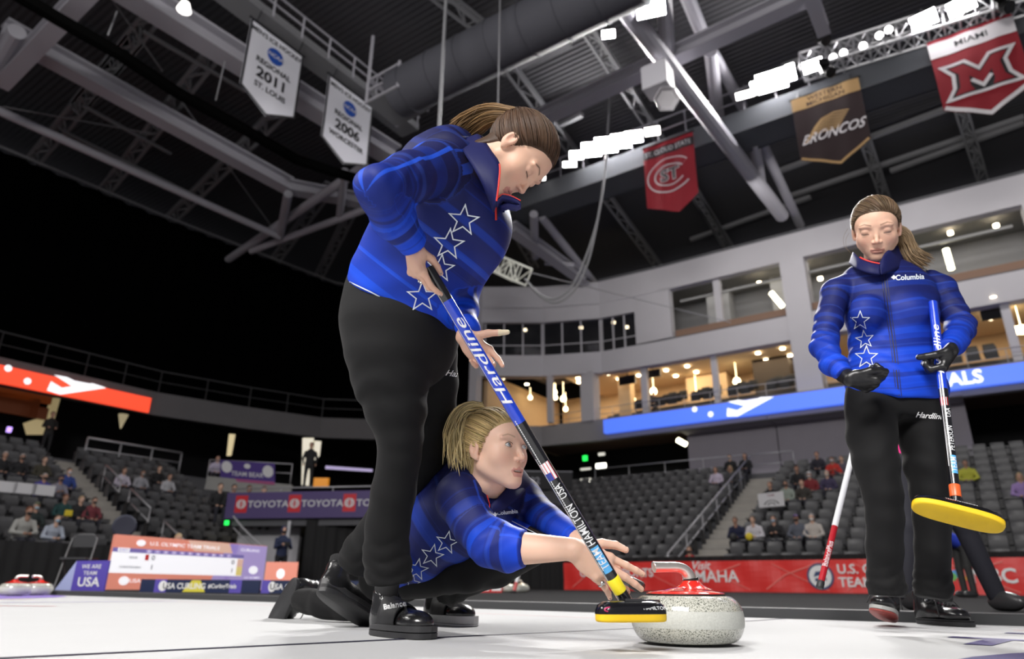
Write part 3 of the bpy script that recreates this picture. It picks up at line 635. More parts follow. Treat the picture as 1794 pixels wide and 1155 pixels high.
hang('championship_banner', ('x', -16.5), 12.15, 14.3, 17.0, 14.4, 13.85, 'white pointed hockey banner with a blue disc, right and farther of two', ncaa('2006', 'WORCESTER'), [M_BWHT, M_BLK, M_BLUE, M_BRW])
def stc(deco, w, hs, ht):
    deco(poly2d([(0, -.18), (w, -.18), (w, -.5), (0, -.5)]), 0, 0, 1, 1, 1); deco(text2d('ST. CLOUD STATE', .25, .012), w/2, .34, .8, 1, 2, .009)
    n = 36; C = lambda r, ry: [(r*math.cos(.62+i*(2*math.pi-1.24)/n), ry*math.sin(.62+i*(2*math.pi-1.24)/n)) for i in range(n+1)]
    deco(band2d(C(.66, .52), .3, False), w/2, 1.35, 1, 1, 2, .005); deco(band2d(C(.66, .52), .2, False), w/2, 1.35, 1, 1, 0, .009)
    deco(text2d('ST', .62, .05), w/2, 1.37, 1, 1, 2, .014); deco(text2d('ST', .62, .01), w/2, 1.37, 1, 1, 1, .018)
hang('college_banner', ('y', 22.8), -9.360, -7.224, 17.252, 14.432, 13.832, 'red pennant with a ringed letter C and the letters ST', stc, [M_BRED, M_BLK, M_BRW], .62)
def wmu(deco, w, hs, ht):
    deco(poly2d([(0, 0), (w, 0), (w, -.45), (0, -.45)]), 0, 0, 1, 1, 1)
    deco(text2d('WESTERN', .2, .015), w/2, .14, 1.1, 1, 0, .008); deco(text2d('MICHIGAN', .2, .015), w/2, .33, 1.1, 1, 0, .008)
    for i in range(7):                                # sweeping tan streaks
        y = -.95-.07*i; x0 = .5-.05*i; deco(band2d([(x0, y-.28), (x0+.25, y-.05), (x0+.6, y+.06-.02*i), (x0+1.0, y-.04)], .045, False), 0, 0, 1, 1, 1)
    deco(text2d('BRONCOS', .42, .02, .5), w/2, 1.55, .85, 1.05, 2)
    deco(band2d([(.04, -hs+.03), (w*.55, -ht+.05), (w-.04, -hs+.03)], .08, False), 0, 0, 1, 1, 1, .008)
hang('college_banner', ('y', 22.8), -3.456, -1.176, 17.012, 14.432, 13.796, 'dark brown pennant with a tan top band and slanted white lettering', wmu, [M_MAR, M_TAN, M_BRW], .55)
def miami(deco, w, hs, ht):
    deco(poly2d([(0, -.12), (w, -.12), (w, -.62), (0, -.62)]), 0, 0, 1, 1, 2); deco(text2d('MIAMI', .26, .015), w/2, .37, 1.1, 1, 1, .008)
    Mo = [(-.8, .45), (-.28, .45), (0, .1), (.28, .45), (.8, .45), (.58, .12), (.62, -.3), (.82, -.62), (-.82, -.62), (-.62, -.3), (-.58, .12)]
    deco((np.array(Mo), [(0, 1, 2, 10), (2, 3, 4, 5), (10, 2, 5, 6, 9), (9, 6, 7, 8)]), w/2, 1.45, 1, 1, 1)
    deco(band2d(Mo, .09), w/2, 1.45, 1, 1, 2, .007)
    Mi = [(-.66, .36), (-.32, .36), (0, -.02), (.32, .36), (.66, .36), (.46, .1), (.5, -.32), (.66, -.53), (.2, -.53), (.27, -.35), (.25, -.05), (0, -.38), (-.25, -.05), (-.27, -.35), (-.2, -.53), (-.66, -.53), (-.5, -.32), (-.46, .1)]
    deco((np.array(Mi), [(0, 1, 12, 16, 17), (1, 2, 11, 12), (2, 3, 10, 11), (3, 4, 5, 6, 10), (6, 7, 8, 9, 10), (12, 13, 14, 15, 16)]), w/2, 1.45, 1, 1, 0, .010)
    deco(band2d([(-.22, -.2), (0, -.45), (.22, -.2)], .1, False), w/2, 1.45, 1, 1, 2, .012)
    deco(band2d([(.04, -hs+.05), (w*.5, -ht+.06), (w-.04, -hs+.05)], .12, False), 0, 0, 1, 1, 2, .008)
hang('college_banner', ('y', 22.8), 0.984, 3.336, 17.372, 14.612, 13.952, 'red pennant with a white top band and a big outlined letter M', miami, [M_BRED, M_BLK, M_BRW], .5)
# ================================================================= seats, boards, drapes, signs
M_SEAT = mat('seat_plastic', (.085, .085, .09), .45, bump=.1, bscale=60); M_SEATF = mat('seat_frame', (.02, .02, .022), .5)
ORD = ['first', 'second', 'third', 'fourth', 'fifth', 'sixth', 'seventh', 'eighth', 'ninth', 'tenth', 'eleventh', 'twelfth', 'thirteenth', 'fourteenth', 'fifteenth', 'sixteenth', 'seventeenth', 'eighteenth', 'nineteenth', 'twentieth', 'twenty-first', 'twenty-second', 'twenty-third', 'twenty-fourth', 'twenty-fifth']
def seat_meshes():                                   # local: faces -Y, tread at z 0
    b = MB(); N = 8; rows = []
    for j in range(7):
        v = j/6; z = .42+.44*v; hw = .225-.02*v; rows.append([np.array([hw*(2*i/N-1), .24+.07*v+.035*(1-(2*i/N-1)**2), z+(.012*(1-(2*i/N-1)**2) if j == 6 else 0)]) for i in range(N+1)])
    b.grid(rows); b.grid([[p+np.array([0, .03, 0]) for p in r][::-1] for r in rows]); e = [r[0] for r in rows]
    for s_ in (0, -1):
        b.grid([[r[s_], r[s_]+np.array([0, .03, 0])] for r in rows])
    b.grid([[p, p+np.array([0, .03, 0])] for p in rows[-1]])
    p = MB(); rows = []
    for j in range(5):                               # tipped-up pan
        v = j/4; rows.append([np.array([(.205-.01*v)*(2*i/6-1), .16-.06*v-.02*math.sin(math.pi*v), .40+.34*v]) for i in range(7)])
    p.grid(rows); p.grid([[q+np.array([0, .045, 0]) for q in r][::-1] for r in rows]); p.grid([[q, q+np.array([0, .045, 0])] for q in rows[-1]])
    f = MB(); 
    for sx in (-.255, .255): f.box((sx, .2, .34), cx0*.018, np.array([0, .12, 0]), UZ*.3); f.box((sx, .12, .64), cx0*.025, np.array([0, .17, 0]), UZ*.018)
    return b, p, f
PROTO = []
def local_mesh(mb, name, mt):
    me = bpy.data.meshes.new(name); me.from_pydata(np.concatenate(mb.v).tolist(), [], mb.f); me.materials.append(mt); me.polygons.foreach_set('use_smooth', [True]*len(me.polygons)); me.set_sharp_from_angle(angle=math.radians(35)); return me
sb_, sp_, sf_ = seat_meshes()
SEATM = [local_mesh(sb_, 'backrest', M_SEAT), local_mesh(sp_, 'seat_pan', M_SEAT), local_mesh(sf_, 'seat_frame', M_SEATF)]
allseats = []                                        # (distance, arena pos, rot, row, number, side)
for i in range(12):
    y, z = row_right(i)
    for k in range(16): allseats.append((W3(-8.85-.56*k-.0, y+.3, z), -TH, i, k, 'left of the concrete stairs', (W3(-8.85-.56*k, y+.3, z)[0]-0)))
    for k in range(20): allseats.append((W3(-6.95+.56*k, y+.3, z), -TH, i, k, 'right of the concrete stairs', 0))
    x, z = row_left(i)
    for k in range(13): allseats.append((W3(x-.3, 10.95-.56*k, z), math.pi/2-TH, i, k, 'left of the far left steps', 0))
    for k in range(7): allseats.append((W3(x-.3, 12.8+.56*k, z), math.pi/2-TH, i, k, 'right of the far left steps', 0))
def inview(p):
    w = np.array(p)-CAM; z = w.dot(cf)
    if z < .1: return False
    X = 897+FPX*w.dot(cr)/z; Y = 577-FPX*w.dot(cu)/z
    if not (-15 < X < 1810 and Y < 1100): return False
    return True
def hidden(p):
    w = np.array(p)-CAM; z = w.dot(cf); X = 897+FPX*w.dot(cr)/z; Y = 577-FPX*w.dot(cu)/z
    return 602 < X < 800 or 1500 < X < 1650 or (182 < X < 445 and Y > 952)
vis = [s for s in allseats if inview(s[0]+UZ*.6)]
vis.sort(key=lambda s: np.linalg.norm(s[0])+60*hidden(s[0]+UZ*.6))
occupied = []
def place_seats():
    n = 0; rest = MB()
    for s in vis:
        if n < 300:
            r = bpy.data.objects.new('stadium_seat', None); COL.objects.link(r); r.location = s[0]; r.rotation_euler = (0, 0, s[1]); r.empty_display_size = .1
            tag(r, 'grey seat, %s row up, %s %s' % (ORD[s[2]], ORD[s[3]], s[4]), 'seat', 'grey tip-up seats of the stands')
            for me, nm in zip(SEATM, ('backrest', 'seat_pan', 'seat_frame')):
                o = bpy.data.objects.new(nm, me); COL.objects.link(o); o.parent = r
            n += 1
        else:
            c, sn = math.cos(s[1]), math.sin(s[1])
            for mb in (sb_, sp_, sf_):
                v = np.concatenate(mb.v); v2 = np.stack([v[:, 0]*c-v[:, 1]*sn, v[:, 0]*sn+v[:, 1]*c, v[:, 2]], 1)+s[0]; rest.add(v2, mb.f)
    if rest.n: tag(rest.build('stadium_seats', M_SEAT, smooth=True, auto=35), 'upper rows of dark grey tip-up seats fading into the dark', 'seats', kind='stuff')
place_seats()

# aisle rails
def rail(name, pts, h, label, step=None, lo=.0, r=.024):
    m = MB(); pts = [np.array(p) for p in pts]
    m.tube([p+UZ*h for p in pts], r, 8); m.tube([p+UZ*h*.55 for p in pts], r*.8, 8)
    for a, b_ in zip(pts[:-1], pts[1:]):
        n = max(1, int(np.linalg.norm(b_-a)/(step or 1.5)))
        for i in range(n+1): q = a+(b_-a)*i/n; m.tube([q, q+UZ*h], r*.8, 6)
    return tag(m.build(name, M_RAIL, smooth=True), label, 'railing')
rail('stair_railing', [W3(-8.62, 20.7, .1), W3(-8.62, 30.6, 4.55)], .98, 'long sloping metal handrail beside the concrete stairs, right stand', 1.6, r=.035)
rail('stair_railing', [W3(-8.62, 30.6, 4.6), W3(-6.8, 30.6, 4.6)], 1.0, 'short level railing at the head of the concrete stairs', 1.0)
for k, (a, b_) in enumerate([(21.2, 22.8), (23.8, 25.4), (26.2, 27.6)]):
    rail('stair_railing', [W3(-a, 12.6, .2+.47*(a-20.9)), W3(-b_, 12.6, .2+.47*(b_-20.9))], .95, ['lowest', 'middle', 'topmost'][k]+' looped steel handrail along the left steps', 1.5, r=.03)
rail('concourse_railing', [W3(-30.3, 12.9, 4.7), W3(-30.3, 17, 4.7)], 1.0, 'grey rail along the dark concourse above the left steps', 1.2, r=.05)
rail('concourse_railing', [W3(-30.3, 0, 4.7), W3(-30.3, 9.6, 4.7)], 1.0, 'pale rail along the concourse at the far left', 1.6, r=.05)
rail('concourse_railing', [W3(-16.5, 31.0, 4.7), W3(-9, 31.0, 4.7)], 1.0, 'dark rail along the concourse above the right stand', 1.6)
m = MB()                                             # thin fence on top of the left fascia
for (a, b_) in zip(FL[:5], FL[1:6]):
    p, q = W3(*a, 8.3), W3(*b_, 8.3); n = max(1, int(np.linalg.norm(q-p)/1.6))
    for i in range(n): c = p+(q-p)*i/n; m.bar(c, c+UZ*1.0, .04)
    m.bar(p+UZ*1, q+UZ*1, .05); m.bar(p+UZ*.5, q+UZ*.5, .03)
tag(m.build('balcony_railing', mat('rail_dark', (.03, .03, .032), .6)), 'thin dark railing on top of the curved balcony front', 'railing')

# led ribbons
def ribbon(x0, x1, axis, cc, z0, z1, colr, label, deco, es):
    m = MB(); 
    if axis == 'y': m.abox((x0, cc-.35, z0), (x1, cc-.02, z1)); o0 = lambda u, v: W3(x0+u, cc-.37, z0+v); 
    else: m.abox((cc+.02, x0, z0), (cc+.35, x1, z1)); o0 = lambda u, v: W3(cc+.37, x0+u, z0+v)
    def dd(VF, mi):
        V, F = VF; m.add([o0(x, y) for x, y in V], F, mi)
    deco(dd, x1-x0, z1-z0)
    o = m.build('led_ribbon', [mat('led_'+label[:4], colr, .4, emit=colr, es=es), mat('led_white', (.9, .9, .95), .4, emit=(.95, .97, 1), es=1.1)]); tag(o, label, 'screen')
def trial_logo(dd, u, flip=1, s=1):
    T = lambda pts: poly2d([(u+flip*x*s, y*s) for x, y in pts])
    dd(T([(0, .06), (.5, -.0), (2.2, .68), (1.6, .74), (.5, .28), (.06, .45)]), 1); dd(T([(.1, .74), (.9, .42), (1.5, .7), (.9, .68), (.6, .76)]), 1)
    dd(disc2d((u-flip*.75*s, .26), .13, 12), 1); dd(disc2d((u-flip*1.5*s, .6), .13, 12), 1)
def rb(dd, w, h):
    trial_logo(dd, 6.4); V, F = text2d('FINALS', .72, .03); dd((V*np.array([1, 1])+np.array([15.3, .36]), F), 1)
ribbon(-16.0, 4, 'y', 31.5, 7.5, 8.2, (.075, .17, .85), 'long blue lit ribbon screen below the club level', rb, 1.0)
def lb(dd, w, h): trial_logo(dd, 10.1-.0, 1)
ribbon(1, 15.3, 'x', -30.95, 7.28, 7.95, (.95, .07, .025), 'red lit ribbon screen on the left balcony front', lb, 1.0)

# club level fittings: seats, lamps, screens
M_DL = mat('downlight_glow', (1, 1, 1), .5, emit=(1, .82, .55), es=14)
dls = []
def downlight(p, label, grp): dls.append(p); tag(MB().lathe(p, -UZ, [(.001, 0), (.12, 0), (.12, .03), (.001, .03)], 12).build('downlight', M_DL), label, 'ceiling light', grp)
names = ['left half of the club level', 'bay left of the thin pale post', 'bay next to the broad column']
for x, y, l in [(882, 663, 'first'), (886, 674, 'second'), (919, 662, 'third'), (923, 673, 'fourth'), (1013, 663, 'fifth'), (1014, 670, 'sixth')]: downlight(G(x, y, 11.2), l+' of six small downlights at the left end of the club level', 'downlights of the club level left end')
for x, y, l in [(1065, 656, 'front left'), (1100, 648, 'front right'), (1119, 658, 'back right'), (1084, 664, 'back left')]: downlight(G(x, y, 11.2), l+' downlight in the club bay left of the two hanging screens', 'downlights by the hanging screens')
for x, y, l in [(1151, 639, 'front left'), (1187, 631, 'front right'), (1167, 649, 'middle left'), (1204, 642, 'middle right'), (1184, 659, 'back left'), (1220, 652, 'back right')]: downlight(G(x, y, 11.2), l+' downlight of six in the club bay right of the hanging screens', 'downlights of the third club bay')
for x, y, l in [(1313, 607, 'front left'), (1357, 598, 'front right'), (1328, 619, 'middle left'), (1371, 611, 'middle right'), (1342, 630, 'back left'), (1384, 623, 'back right')]: downlight(G(x, y, 11.2), l+' downlight of six in the club bay left of the broad column', 'downlights of the fourth club bay')
for x, y, l in [(1726, 527, 'left'), (1740, 521, 'middle'), (1727, 545, 'lower'), (1736, 559, 'right')]: downlight(G(x, y, 11.2), l+' downlight in the club bay at the far right', 'downlights of the far right club bay')
M_PEND = mat('pendant_glow', (1, 1, 1), .4, emit=(1, .78, .42), es=9)
for k, (x, y, s_) in enumerate([(971, 688, .16), (973, 697, .13), (987, 699, .17), (991, 717, .14), (1145, 686, .19), (1291, 669, .2), (1428, 640, .2), (1110, 700, .12), (929, 697, .13), (1220, 690, .12), (1338, 671, .1), (1379, 664, .14), (1777, 580, .2), (1790, 578, .2)]):
    c = G(x, y, 10.2); a = arr(c); c = PA(x, y, min(35.8, max(33, a[1]))); t = tag(MB().lathe(c, UZ, [(.01, -s_), (s_*.75, -s_*.7), (s_, 0), (s_*.7, s_*.8), (.02, s_*1.1)], 12).tube([c+UZ*s_, np.array([c[0], c[1], 11.25])], .012, 5).build('pendant_lamp', M_PEND, smooth=True), 'warm glowing pendant lamp in the club level, %s counted from the left' % ['third', 'fourth', 'fifth', 'sixth', 'eighth', 'tenth', 'thirteenth', 'seventh', 'second', 'ninth', 'eleventh', 'twelfth', 'fourteenth', 'last'][k], 'lamp')
for x0, x1 in [(-21, -16), (-15.5, -10.5), (-10, -6.5), (-5, 3)]:
    area('club_light', W3((x0+x1)/2, 34.5, 11.1), W3((x0+x1)/2, 34.6, 8), x1-x0, 3, 130, (1, .78, .5))
area('suite_light', W3(-8, 33.5, 15.1), W3(-8, 33.8, 12), 8, 2, 60, (1, .95, .85)); area('suite_light', W3(0, 33.5, 15.1), W3(0, 33.8, 12), 7, 2, 60, (1, .95, .85))
area('press_light', W3(-18, 33, 14.4), W3(-18, 33.2, 12), 4, 1.5, 12, (1, .9, .8))
for k, (x, y) in enumerate([(1330, 496), (1437, 488), (1665, 408), (1745, 395), (920, 578), (1018, 574), (1075, 565), (1098, 573), (1404, 478)]):
    c = PA(x, y, 33.4 if x > 1100 else 33.2); tag(MB().lathe(c, UZ, [(.02, -.1), (.11, -.07), (.11, .05), (.02, .08)], 10).build('ceiling_lamp', M_DL), ['round lamp left of the broad column, upper suite', 'round lamp right of the broad column, upper suite', 'round lamp left of the lit tube beside the woman\'s ponytail', 'round lamp near the right edge above the lit tube', 'leftmost round lamp behind the press box glass', 'second round lamp behind the press box glass', 'third round lamp behind the press box glass', 'rightmost round lamp behind the press box glass', 'round lamp beside the head of the rightmost player'][k], 'ceiling lamp')
M_TUBE = mat('tube_glow', (1, 1, 1), .4, emit=(1, .92, .62), es=7)
for k, (p, q) in enumerate([((1351, 513), (1371, 537)), ((1657, 437), (1667, 472)), ((1187, 771), (1202, 779))]):
    a, b_ = PA(*p, 33), PA(*q, 33)
    tag(MB().tube([a, b_], .13, 10).build('light_tube', M_TUBE), ['glowing light tube in the suite left of the broad column', 'glowing light tube right of the woman\'s ponytail', 'glowing light tube in the dark above the right stand'][k], 'tube light')
for k, (x, y, w) in enumerate([(1099, 666, .48), (1144, 655, .42), (1281, 607, .4), (1743, 549, .5)]):
    c = PA(x, y, 32.6); tag(MB().box(c, AX*w, AY*.05, UZ*w*.5).bar(c+UZ*.2, np.array([c[0], c[1], 11.2]), .04).build('hanging_screen', mat('screen_black', (.006, .006, .008), .2)), ['left of two black screens hanging in the club level', 'right of two black screens hanging in the club level', 'black screen left of the fourth bay downlights', 'black screen in the club bay at the right edge'][k], 'screen')
cs = MB()
clubseat = []
for i in range(3):
    for x in np.arange(-14.6, 3.2, .62):
        if -9.0 < x < -8.2 or -12.6 < x < -12.0 or -7.0 < x < -4.9 or abs(x+14.06) < .45 or abs(x+10.3) < .45 or abs(x-1.7) < .45: continue
        clubseat.append((x, 32.3+.8*i, 8.4+.3*i))
for n, (x, y, z) in enumerate(clubseat):
    o = bpy.data.objects.new('club_chair', None); COL.objects.link(o); o.location = W3(x, y, z); o.rotation_euler = (0, 0, -TH)
    side = 'left of' if x < -5.9 else 'right of'; k = int(abs(x+5.9)/.62)
    tag(o, 'black club chair, %s row, %s to the %s of the broad column' % (['front', 'middle', 'back'][int(round((y-32.3)/.8))], (ORD[k] if k < len(ORD) else 'last'), 'left' if x < -5.9 else 'right'), 'chair', 'black chairs of the club level')
    for me, nm in zip(SEATM[:2], ('backrest', 'seat_pan')):
        c = bpy.data.objects.new(nm, me); COL.objects.link(c); c.parent = o; c.material_slots[0].link = 'OBJECT'; c.material_slots[0].material = M_SEATF; c.scale = (1.05, 1, 1.15)
rail('club_railing', [W3(-19.8, 31.9, 8.3), W3(4, 31.95, 8.3)], .75, 'slim glass-topped railing along the front of the club level', 1.3, r=.02)

# black drapes around the floor
def drape(a, b_, z0, z1, label, name='drape'):
    a, b_ = np.array(W3(*a, 0)), np.array(W3(*b_, 0)); L = np.linalg.norm(b_-a); n = int(L*14); d = (b_-a)/L; nn = np.cross(UZ, d)
    rows = [[a+d*L*i/n+nn*(.045*math.sin(i*1.35)+.02*math.sin(i*.43))*(1 if z < z1 else .5)+UZ*z for i in range(n+1)] for z in (z0, (z0+z1)/2, z1)]
    m = MB().grid(rows).grid([[q+nn*.02 for q in r][::-1] for r in rows]); tag(m.build(name, mat('drape_black', (.009, .009, .010), .85), smooth=True), label, 'curtain')
drape((-20.2, -2), (-20.2, 13), .02, 1.08, 'low black drape below the left stand')
drape((-18.7, 15.1), (-14.6, 19.0), .02, 2.15, 'tall black drape under the purple sponsor balcony, behind the player\'s legs')
drape((-14.4, 19.2), (-11.0, 20.2), .02, 1.02, 'black drape left of the red banner, below the empty seats')
drape((-11.0, 20.3), (8, 20.3), .02, .98, 'low black drape behind the long red banner')
# red banner
M_REDB = mat('banner_red_vinyl', (.78, .035, .03), .45, bump=.9, bscale=2.2); M_REDL = mat('banner_red_line', (.85, .2, .17), .5)
def long_banner(x0, x1, y, z0, z1, label, deco):
    m = MB(); n = 160; rows = [[W3(x0+(x1-x0)*i/n, y+.012*math.sin(i*.5+z*6)+.008*math.sin(i*1.3), z) for i in range(n+1)] for z in np.linspace(z0, z1, 7)]
    m.grid(rows); m.grid([[q+AY*.015 for q in r][::-1] for r in rows])
    def dd(VF, u, v, mi, lift=.0): V, F = VF; m.add([W3(u+p[0], y-.028-lift, v+p[1]) for p in V], F, mi)
    deco(dd); o = m.build('sponsor_banner', [M_REDB, M_WHITE, M_REDL, mat('logo_navy', (.03, .06, .16), .5), mat('logo_orange', (.9, .4, .04), .5), mat('logo_green', (.15, .5, .1), .5), mat('logo_sky', (.08, .35, .75), .5), mat('logo_purple', (.3, .1, .4), .5)]); tag(o, label, 'banner')
def red1(dd):
    for x in np.arange(-11, 6, 1.9): dd(band2d([(0, .1), (.5, .45), (1.3, .72)], .03, False), x, 0, 2); dd(band2d([(.2, .72), (.9, .35), (1.5, .08)], .02, False), x, 0, 2)
    dd(text2d('OMAHA SPORTS', .32, .02), -9.55, .5, 1, .004); dd(text2d('C O M M I S S I O N', .15, .006), -9.55, .24, 1, .004)
    dd(text2d('Visit', .3, .012, .3), -7.0, .68, 1, .004); dd(text2d('OMAHA', .42, .012), -6.75, .4, 1, .004)
    dd(disc2d((0, 0), .31, 28), -3.97, .41, 3, .002); dd(disc2d((0, 0), .26, 28), -3.97, .41, 1, .004); dd(poly2d([(-.16, -.02), (.17, .05), (.16, .13), (-.1, .1)]), -3.97, .42, 3, .006); dd(poly2d([(-.13, -.13), (.14, -.1), (.13, -.04), (-.13, -.05)]), -3.97, .42, 3, .006)
    dd(text2d('U.S. OLYMPIC', .3, .018, align='LEFT'), -3.57, .57, 1, .004); dd(text2d('TEAM TRIALS', .3, .018, align='LEFT'), -3.57, .27, 1, .004)
    for k, c in enumerate([4, 0, 7, 6, 5]): a = .5+k*.55; dd(disc2d((.13*math.cos(a), .13*math.sin(a)), .085, 12, .085), -1.07, .35, [4, 2, 7, 6, 5][k], .003+.001*k)
    dd(text2d('NBC', .42, .025), -.42, .41, 1, .004); dd(text2d('SPORTS', .42, .02, .3), .95, .4, 4, .004)
long_banner(-11.3, 6, 19.0, .02, .80, 'long red banner with white lettering in front of the right stand', red1)

# scoreboard wall and boards on the left
def panel(pbl, pbr, ptl, ptr, th, name, label, cat, mats_, deco, foot=True):
    """flat panel with a picture-like (u, v) face; four corners in space"""
    pbl, pbr, ptl, ptr = [np.array(p) for p in (pbl, pbr, ptl, ptr)]; n = nrm(np.cross(pbr-pbl, ptl-pbl))
    if n.dot(CAM-pbl) < 0: n = -n
    m = MB(); V = [pbl, pbr, ptr, ptl]; m.add(V+[v-n*th for v in V], [(0, 1, 2, 3), (7, 6, 5, 4), (0, 4, 5, 1), (1, 5, 6, 2), (2, 6, 7, 3), (3, 7, 4, 0)])
    def dd(VF, mi, lift=.004): Vv, F = VF; m.add([(pbl*(1-x)+pbr*x)*(1-y)+(ptl*(1-x)+ptr*x)*y+n*lift for x, y in Vv], F, mi)
    deco(dd); o = m.build(name, mats_); return tag(o, label, cat)
def T(s, size, u, v, asp, bold=.02, shear=0, align='CENTER'):
    V, F = text2d(s, size, bold, shear, align); V = V.copy(); V[:, 0] = V[:, 0]/asp+u; V[:, 1] += v; return V, F
def rect(u0, v0, u1, v1): return poly2d([(u0, v0), (u1, v0), (u1, v1), (u0, v1)])
M_PK = mat('board_coral', (.78, .27, .20), .5, emit=(.8, .30, .2), es=.25); M_PKL = mat('board_peach', (.85, .55, .45), .5, emit=(.85, .55, .4), es=.2); M_LIL = mat('board_lilac', (.42, .34, .66), .5, emit=(.45, .35, .7), es=.25)
M_VIO = mat('board_violet', (.22, .18, .5), .5, emit=(.22, .18, .5), es=.15); M_SW = mat('board_white', (.85, .85, .88), .5, emit=(.9, .9, .95), es=.5); M_YL = mat('board_yellow', (.85, .7, .25), .5, emit=(.85, .7, .2), es=.2); M_RD = mat('board_red', (.7, .02, .02), .5); M_GRY = mat('board_grey', (.3, .3, .33), .6)
def score(dd):
    dd(rect(0, 0, 1, .001), 0); dd(rect(.73, .01, 1, .99), 2, .002); dd(poly2d([(.62, .01), (.74, .01), (.8, .99), (.72, .99)]), 2, .002); dd(poly2d([(.45, .99), (.73, .99), (.76, .78), (.5, .78)]), 1, .003)
    dd(rect(0, .3, .84, .68), 4, .006); dd(rect(0, .68, .84, .76), 3, .005); dd(rect(.03, .69, .1, .76), 4, .007); dd(T('EVENT', .05, .065, .725, 2.7), 3, .009)
    for k in range(11): dd(rect(.2+k*.052, .69, .235+k*.052, .75), 2, .007); dd(T('H123456789T'[k], .055, .217+k*.052, .72, 2.7), 4, .009)
    dd(T('U.S. OLYMPIC TEAM TRIALS', .1, .44, .87, 2.7, .012), 4, .008); dd(disc2d((.16, .87), .028, 20, .06), 4, .008); dd(T('CURLING', .085, .88, .87, 2.7, .008), 4, .008)
    dd(T('RINK', .06, .13, .59, 2.7), 6, .009); dd(T('CHRISTENSEN', .055, .12, .41, 2.7), 6, .009); dd(rect(.2, .55, .222, .66), 5, .010)
    dd(T('0', .13, .25, .6, 2.7), 6, .009); dd(T('1', .13, .25, .42, 2.7), 6, .009); dd(T('0', .13, .77, .59, 2.7), 6, .009); dd(T('1', .13, .77, .41, 2.7), 6, .009); dd(rect(.8, .31, .84, .5), 7, .008); dd(rect(.8, .5, .84, .67), 1, .008)
    dd(disc2d((.92, .44), .032, 24, .09), 4, .008); dd(T('U.S. OLYMPIC', .05, .92, .27, 2.7), 4, .008); dd(T('TEAM TRIALS', .055, .92, .19, 2.7), 4, .008)
    dd(disc2d((.1, .16), .03, 20, .08), 4, .008); dd(T('USA CURLING', .1, .25, .16, 2.7, .01), 4, .008)
YS = 11.2
tl, tr, br, bl = P(183, 936, YS), P(450, 957, YS+1.4), P(459, 1031, YS+1.4), P(182, 1039, YS)
bl[2] = .03; br[2] = .03; tl[:2] = bl[:2]; tr[:2] = br[:2]
panel(bl, br, tl, tr, .25, 'scoreboard', 'wide pink and lilac curling scoreboard standing behind the ice', 'scoreboard', [M_PK, M_PKL, M_LIL, M_VIO, M_SW, M_RD, M_GRY, M_YL], score)
M_BLU1 = mat('board_blue', (.10, .07, .42), .5); M_BLU2 = mat('board_paleblue', (.45, .5, .82), .5); M_NV = mat('board_navy', (.01, .02, .07), .4)
a0 = W3(-8.15, 4.15, .03); a1 = W3(-7.55, 4.1, .03)
a0 = P(123, 1036, 9.6); a1 = P(181, 1037, 9.35); a0[2] = a1[2] = .03; h = .37; back = P(95, 1036, 10.0); back[2] = .03
def weare(dd): dd(T('WE ARE', .19, .5, .8, 1.15, .008), 1); dd(T('TEAM', .19, .5, .58, 1.15, .004), 1); dd(T('USA', .42, .5, .28, 1.15, .02), 1)
o = panel(a0, a1, a0+UZ*h, a1+UZ*h, .02, 'floor_sign', 'blue wedge sign reading WE ARE TEAM USA by the left ice edge', 'sign', [M_BLU1, M_WHITE], weare)
m = MB(); m.add([a0, a0+UZ*h, back, a0+AY*.02, a0+UZ*h+AY*.02, back+AY*.02], [(0, 1, 2), (5, 4, 3), (0, 3, 4, 1), (1, 4, 5, 2), (2, 5, 3, 0)]); m.build('side_panel', M_BLU2, o)
def usac(dd):
    dd(rect(.12, 0, .22, 1), 2, .002); dd(rect(.75, 0, .85, 1), 2, .002); dd(disc2d((.16+.03, .5), .035, 18, .4), 1); dd(T('USA CURLING', .62, .37, .48, 11, .02), 1); dd(poly2d([(.36, .05), (.55, .05), (.5, .95), (.43, .95)]), 3, .003); dd(T('#CurlingTrials', .45, .69, .5, 11, .02), 1)
p0, p1 = P(243, 1041, 8.6), P(452, 1046, 8.6); p0[2] = p1[2] = .03
panel(p0, p1, p0+UZ*.145, p1+UZ*.145, .05, 'edge_board', 'low navy USA CURLING board in front of the scoreboard', 'board', [M_NV, M_WHITE, M_BLU1, mat('logo_yellow', (.7, .62, .05), .5)], usac)
p0, p1 = P(456, 1046, 8.6), P(640, 1052, 8.6); p0[2] = p1[2] = .03
panel(p0, p1, p0+UZ*.145, p1+UZ*.145, .05, 'edge_board', 'low navy board right of the longer one, behind the trailing shoe', 'board', [M_NV, M_WHITE, M_BLU1, MATS['logo_yellow']], lambda dd: (dd(rect(.0, 0, .08, 1), 2, .002), dd(disc2d((.1, .5), .035, 18, .4), 1), dd(T('USA CURLING', .62, .3, .48, 9, .02), 1)))
p0, p1 = P(459, 1045, 10.4), P(515, 1045, 10.4); p0[2] = p1[2] = .03
panel(p0, p1, p0+UZ*.40, p1+UZ*.40, .05, 'floor_sign', 'small coral sign with a round emblem right of the scoreboard', 'sign', [M_PK, M_SW], lambda dd: (dd(disc2d((.5, .6), .13, 20, .17), 1), dd(T('U.S. OLYMPIC', .1, .5, .25, 1.2), 1), dd(T('TEAM TRIALS', .1, .5, .12, 1.2), 1)))
p0, p1 = P(815, 1049, 12.0), P(879, 1049, 12.0); p0[2] = p1[2] = .03
